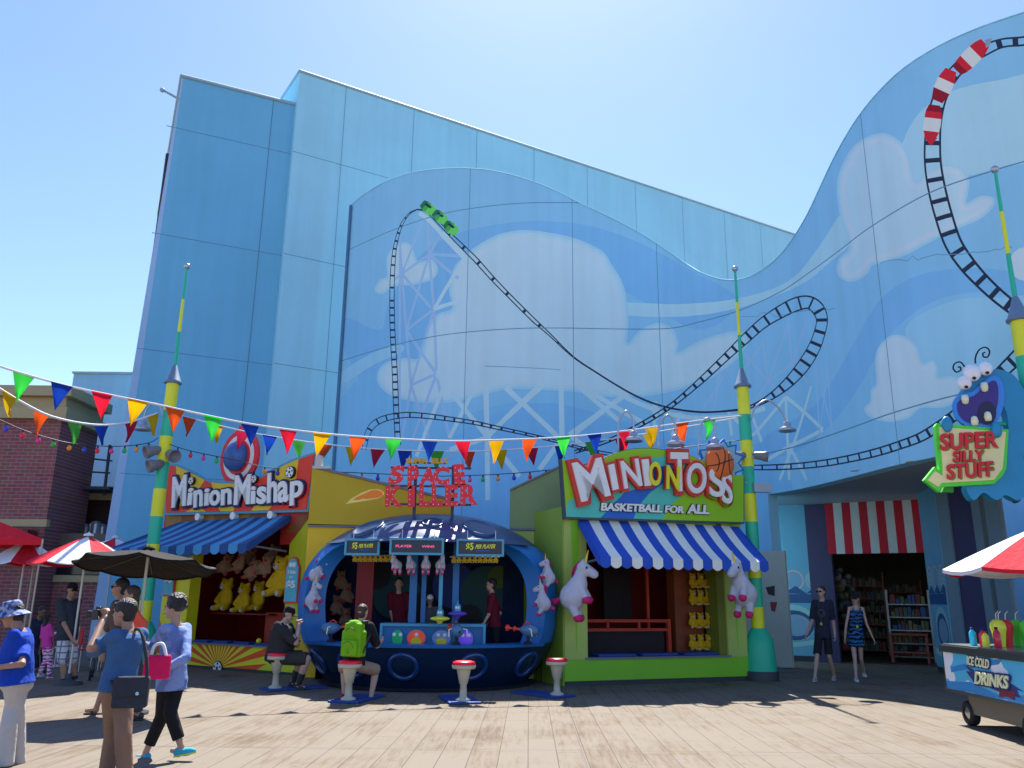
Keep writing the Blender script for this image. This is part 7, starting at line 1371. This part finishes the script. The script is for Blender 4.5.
# --- couple leaving the shop
r5, g5, q5 = person('walking person in a navy t-shirt and dark shorts outside the shop', 18.4, dict(head=(821, 592), hip=(823, 634), el=(833, 621, .02), wl=(835, 635, -.16), er=(812, 621, .08), wr=(807, 634, .12), kl=(829, 656, -.04), kr=(817, 656, -.16), al=(834, 675, .22), ar=(815, 676, -.34)), -32, 'light', 'brown', fabric('tshirt_navy', (.025, .03, .05)), fabric('shorts_dark', (.02, .018, .02)), grey_shoe, S=1.0, legs=('shorts', .46), glasses=True, shirt=('short', .45, -.12), hairstyle='short', build=.93, hyaw=-50)
r6, g6, q6 = person('walking person in a blue and black zigzag dress with sunglasses and white sneakers', 18.5, dict(head=(855, 599), hip=(856, 637), el=(867, 625, -.05), wl=(873, 638, -.1), er=(846, 626, 0), wr=(845, 638, 0), kl=(861, 659, .05), kr=(855, 660, -.1), al=(864, 672, .3), ar=(856, 677, -.2)), -12, 'light', 'blond', None, None, wht_shoe, S=.93, fem=True, glasses=True, hairstyle='long', build=.92, hyaw=-35, dress=pattern('dress_zigzag', S_(12, 20, 36), S_(50, 100, 150), 'zig', 4), hat=('cap', MT['cap_black']))
# --- staff inside the pod
mar = fabric('polo_maroon', S_(95, 20, 35))
person('standing staff person in a maroon shirt inside the pod on the right', 16.6, dict(head=(491, 585), hip=(495, 627), el=(489, 614, -.15), wl=(484, 623, -.2), er=(500, 613, .1), wr=(488, 624, .1), kl=(496, 651), kr=(497, 651), al=(495, 676), ar=(498, 676)), -85, 'mid', 'black', mar, fabric('trousers_dark', (.015, .015, .02)), blk_shoe, S=.96, shirt=('short', .47, -.1), hairstyle='short')
person('staff person in a dark maroon polo standing behind the target counter on the left', 17.2, dict(head=(399, 584), hip=(401, 628), el=(410, 612), wl=(408, 625), er=(391, 612), wr=(394, 625), kl=(405, 652), kr=(398, 652), al=(405, 676), ar=(398, 676)), 5, 'mid', 'black', mar, MT['trousers_dark'], blk_shoe, S=.98, hairstyle='short')
person('child with a pale cap watching from behind the blue posts in the pod', 17.5, dict(head=(430, 600), hip=(431, 634), el=(437, 622), wl=(436, 632), er=(425, 622), wr=(427, 632), kl=(433, 655), kr=(429, 655), al=(433, 676), ar=(429, 676)), -10, 'mid', 'black', fabric('shirt_grey', (.1, .1, .12)), MT['trousers_dark'], blk_shoe, S=.78, hairstyle='short', hat=('cap', wht2))

def on_chest(q, px, py, Yc, r, mt, root, nm, n0=0.0):
    c = D(px, py, Yc); b = MB(); b.lathe([(r, 0), (r * .7, .004), (.001, .005)], c, 16, axis=q['fw']); obj(nm, b, mt, root)
pale_print = mat('print_grey', (.10, .13, .17)); yl = mat('tag_yellow', (.5, .45, .05)); ly = mat('lanyard_dark', (.08, .07, .04))
c5 = q5['T'](.62) + q5['fw'] * .135; b = MB()
for r_o in (.075, .05): s_5 = q5['lf']; b.tube([c5 + s_5 * (r_o * math.cos(a)) + V((0, 0, r_o * math.sin(a))) + q5['fw'] * (.012 - abs(math.cos(a)) * .03) for a in [2 * PI * k / 20 for k in range(20)]], .006, 5, closed=True)
obj('shirt_print', b, pale_print, r5)
for q, r_, t_ in ((q5, r5, .30), (q6, r6, .34)):
    c = q['T'](t_) + q['fw'] * .15; b = MB(); b.ell(c, (.03, .012, .035), n=10, k=8); tg = obj('badge', b, yl, r_); b = MB(); b.tube([c + V((0, 0, .03)), q['T'](.7) + q['fw'] * .15 + q['lf'] * .04, q['T'](.98) + q['fw'] * .07 + q['lf'] * .06], .005, 5); b.tube([c + V((0, 0, .03)), q['T'](.7) + q['fw'] * .15 - q['lf'] * .04, q['T'](.98) + q['fw'] * .07 - q['lf'] * .06], .005, 5); obj('lanyard', b, ly, r_)
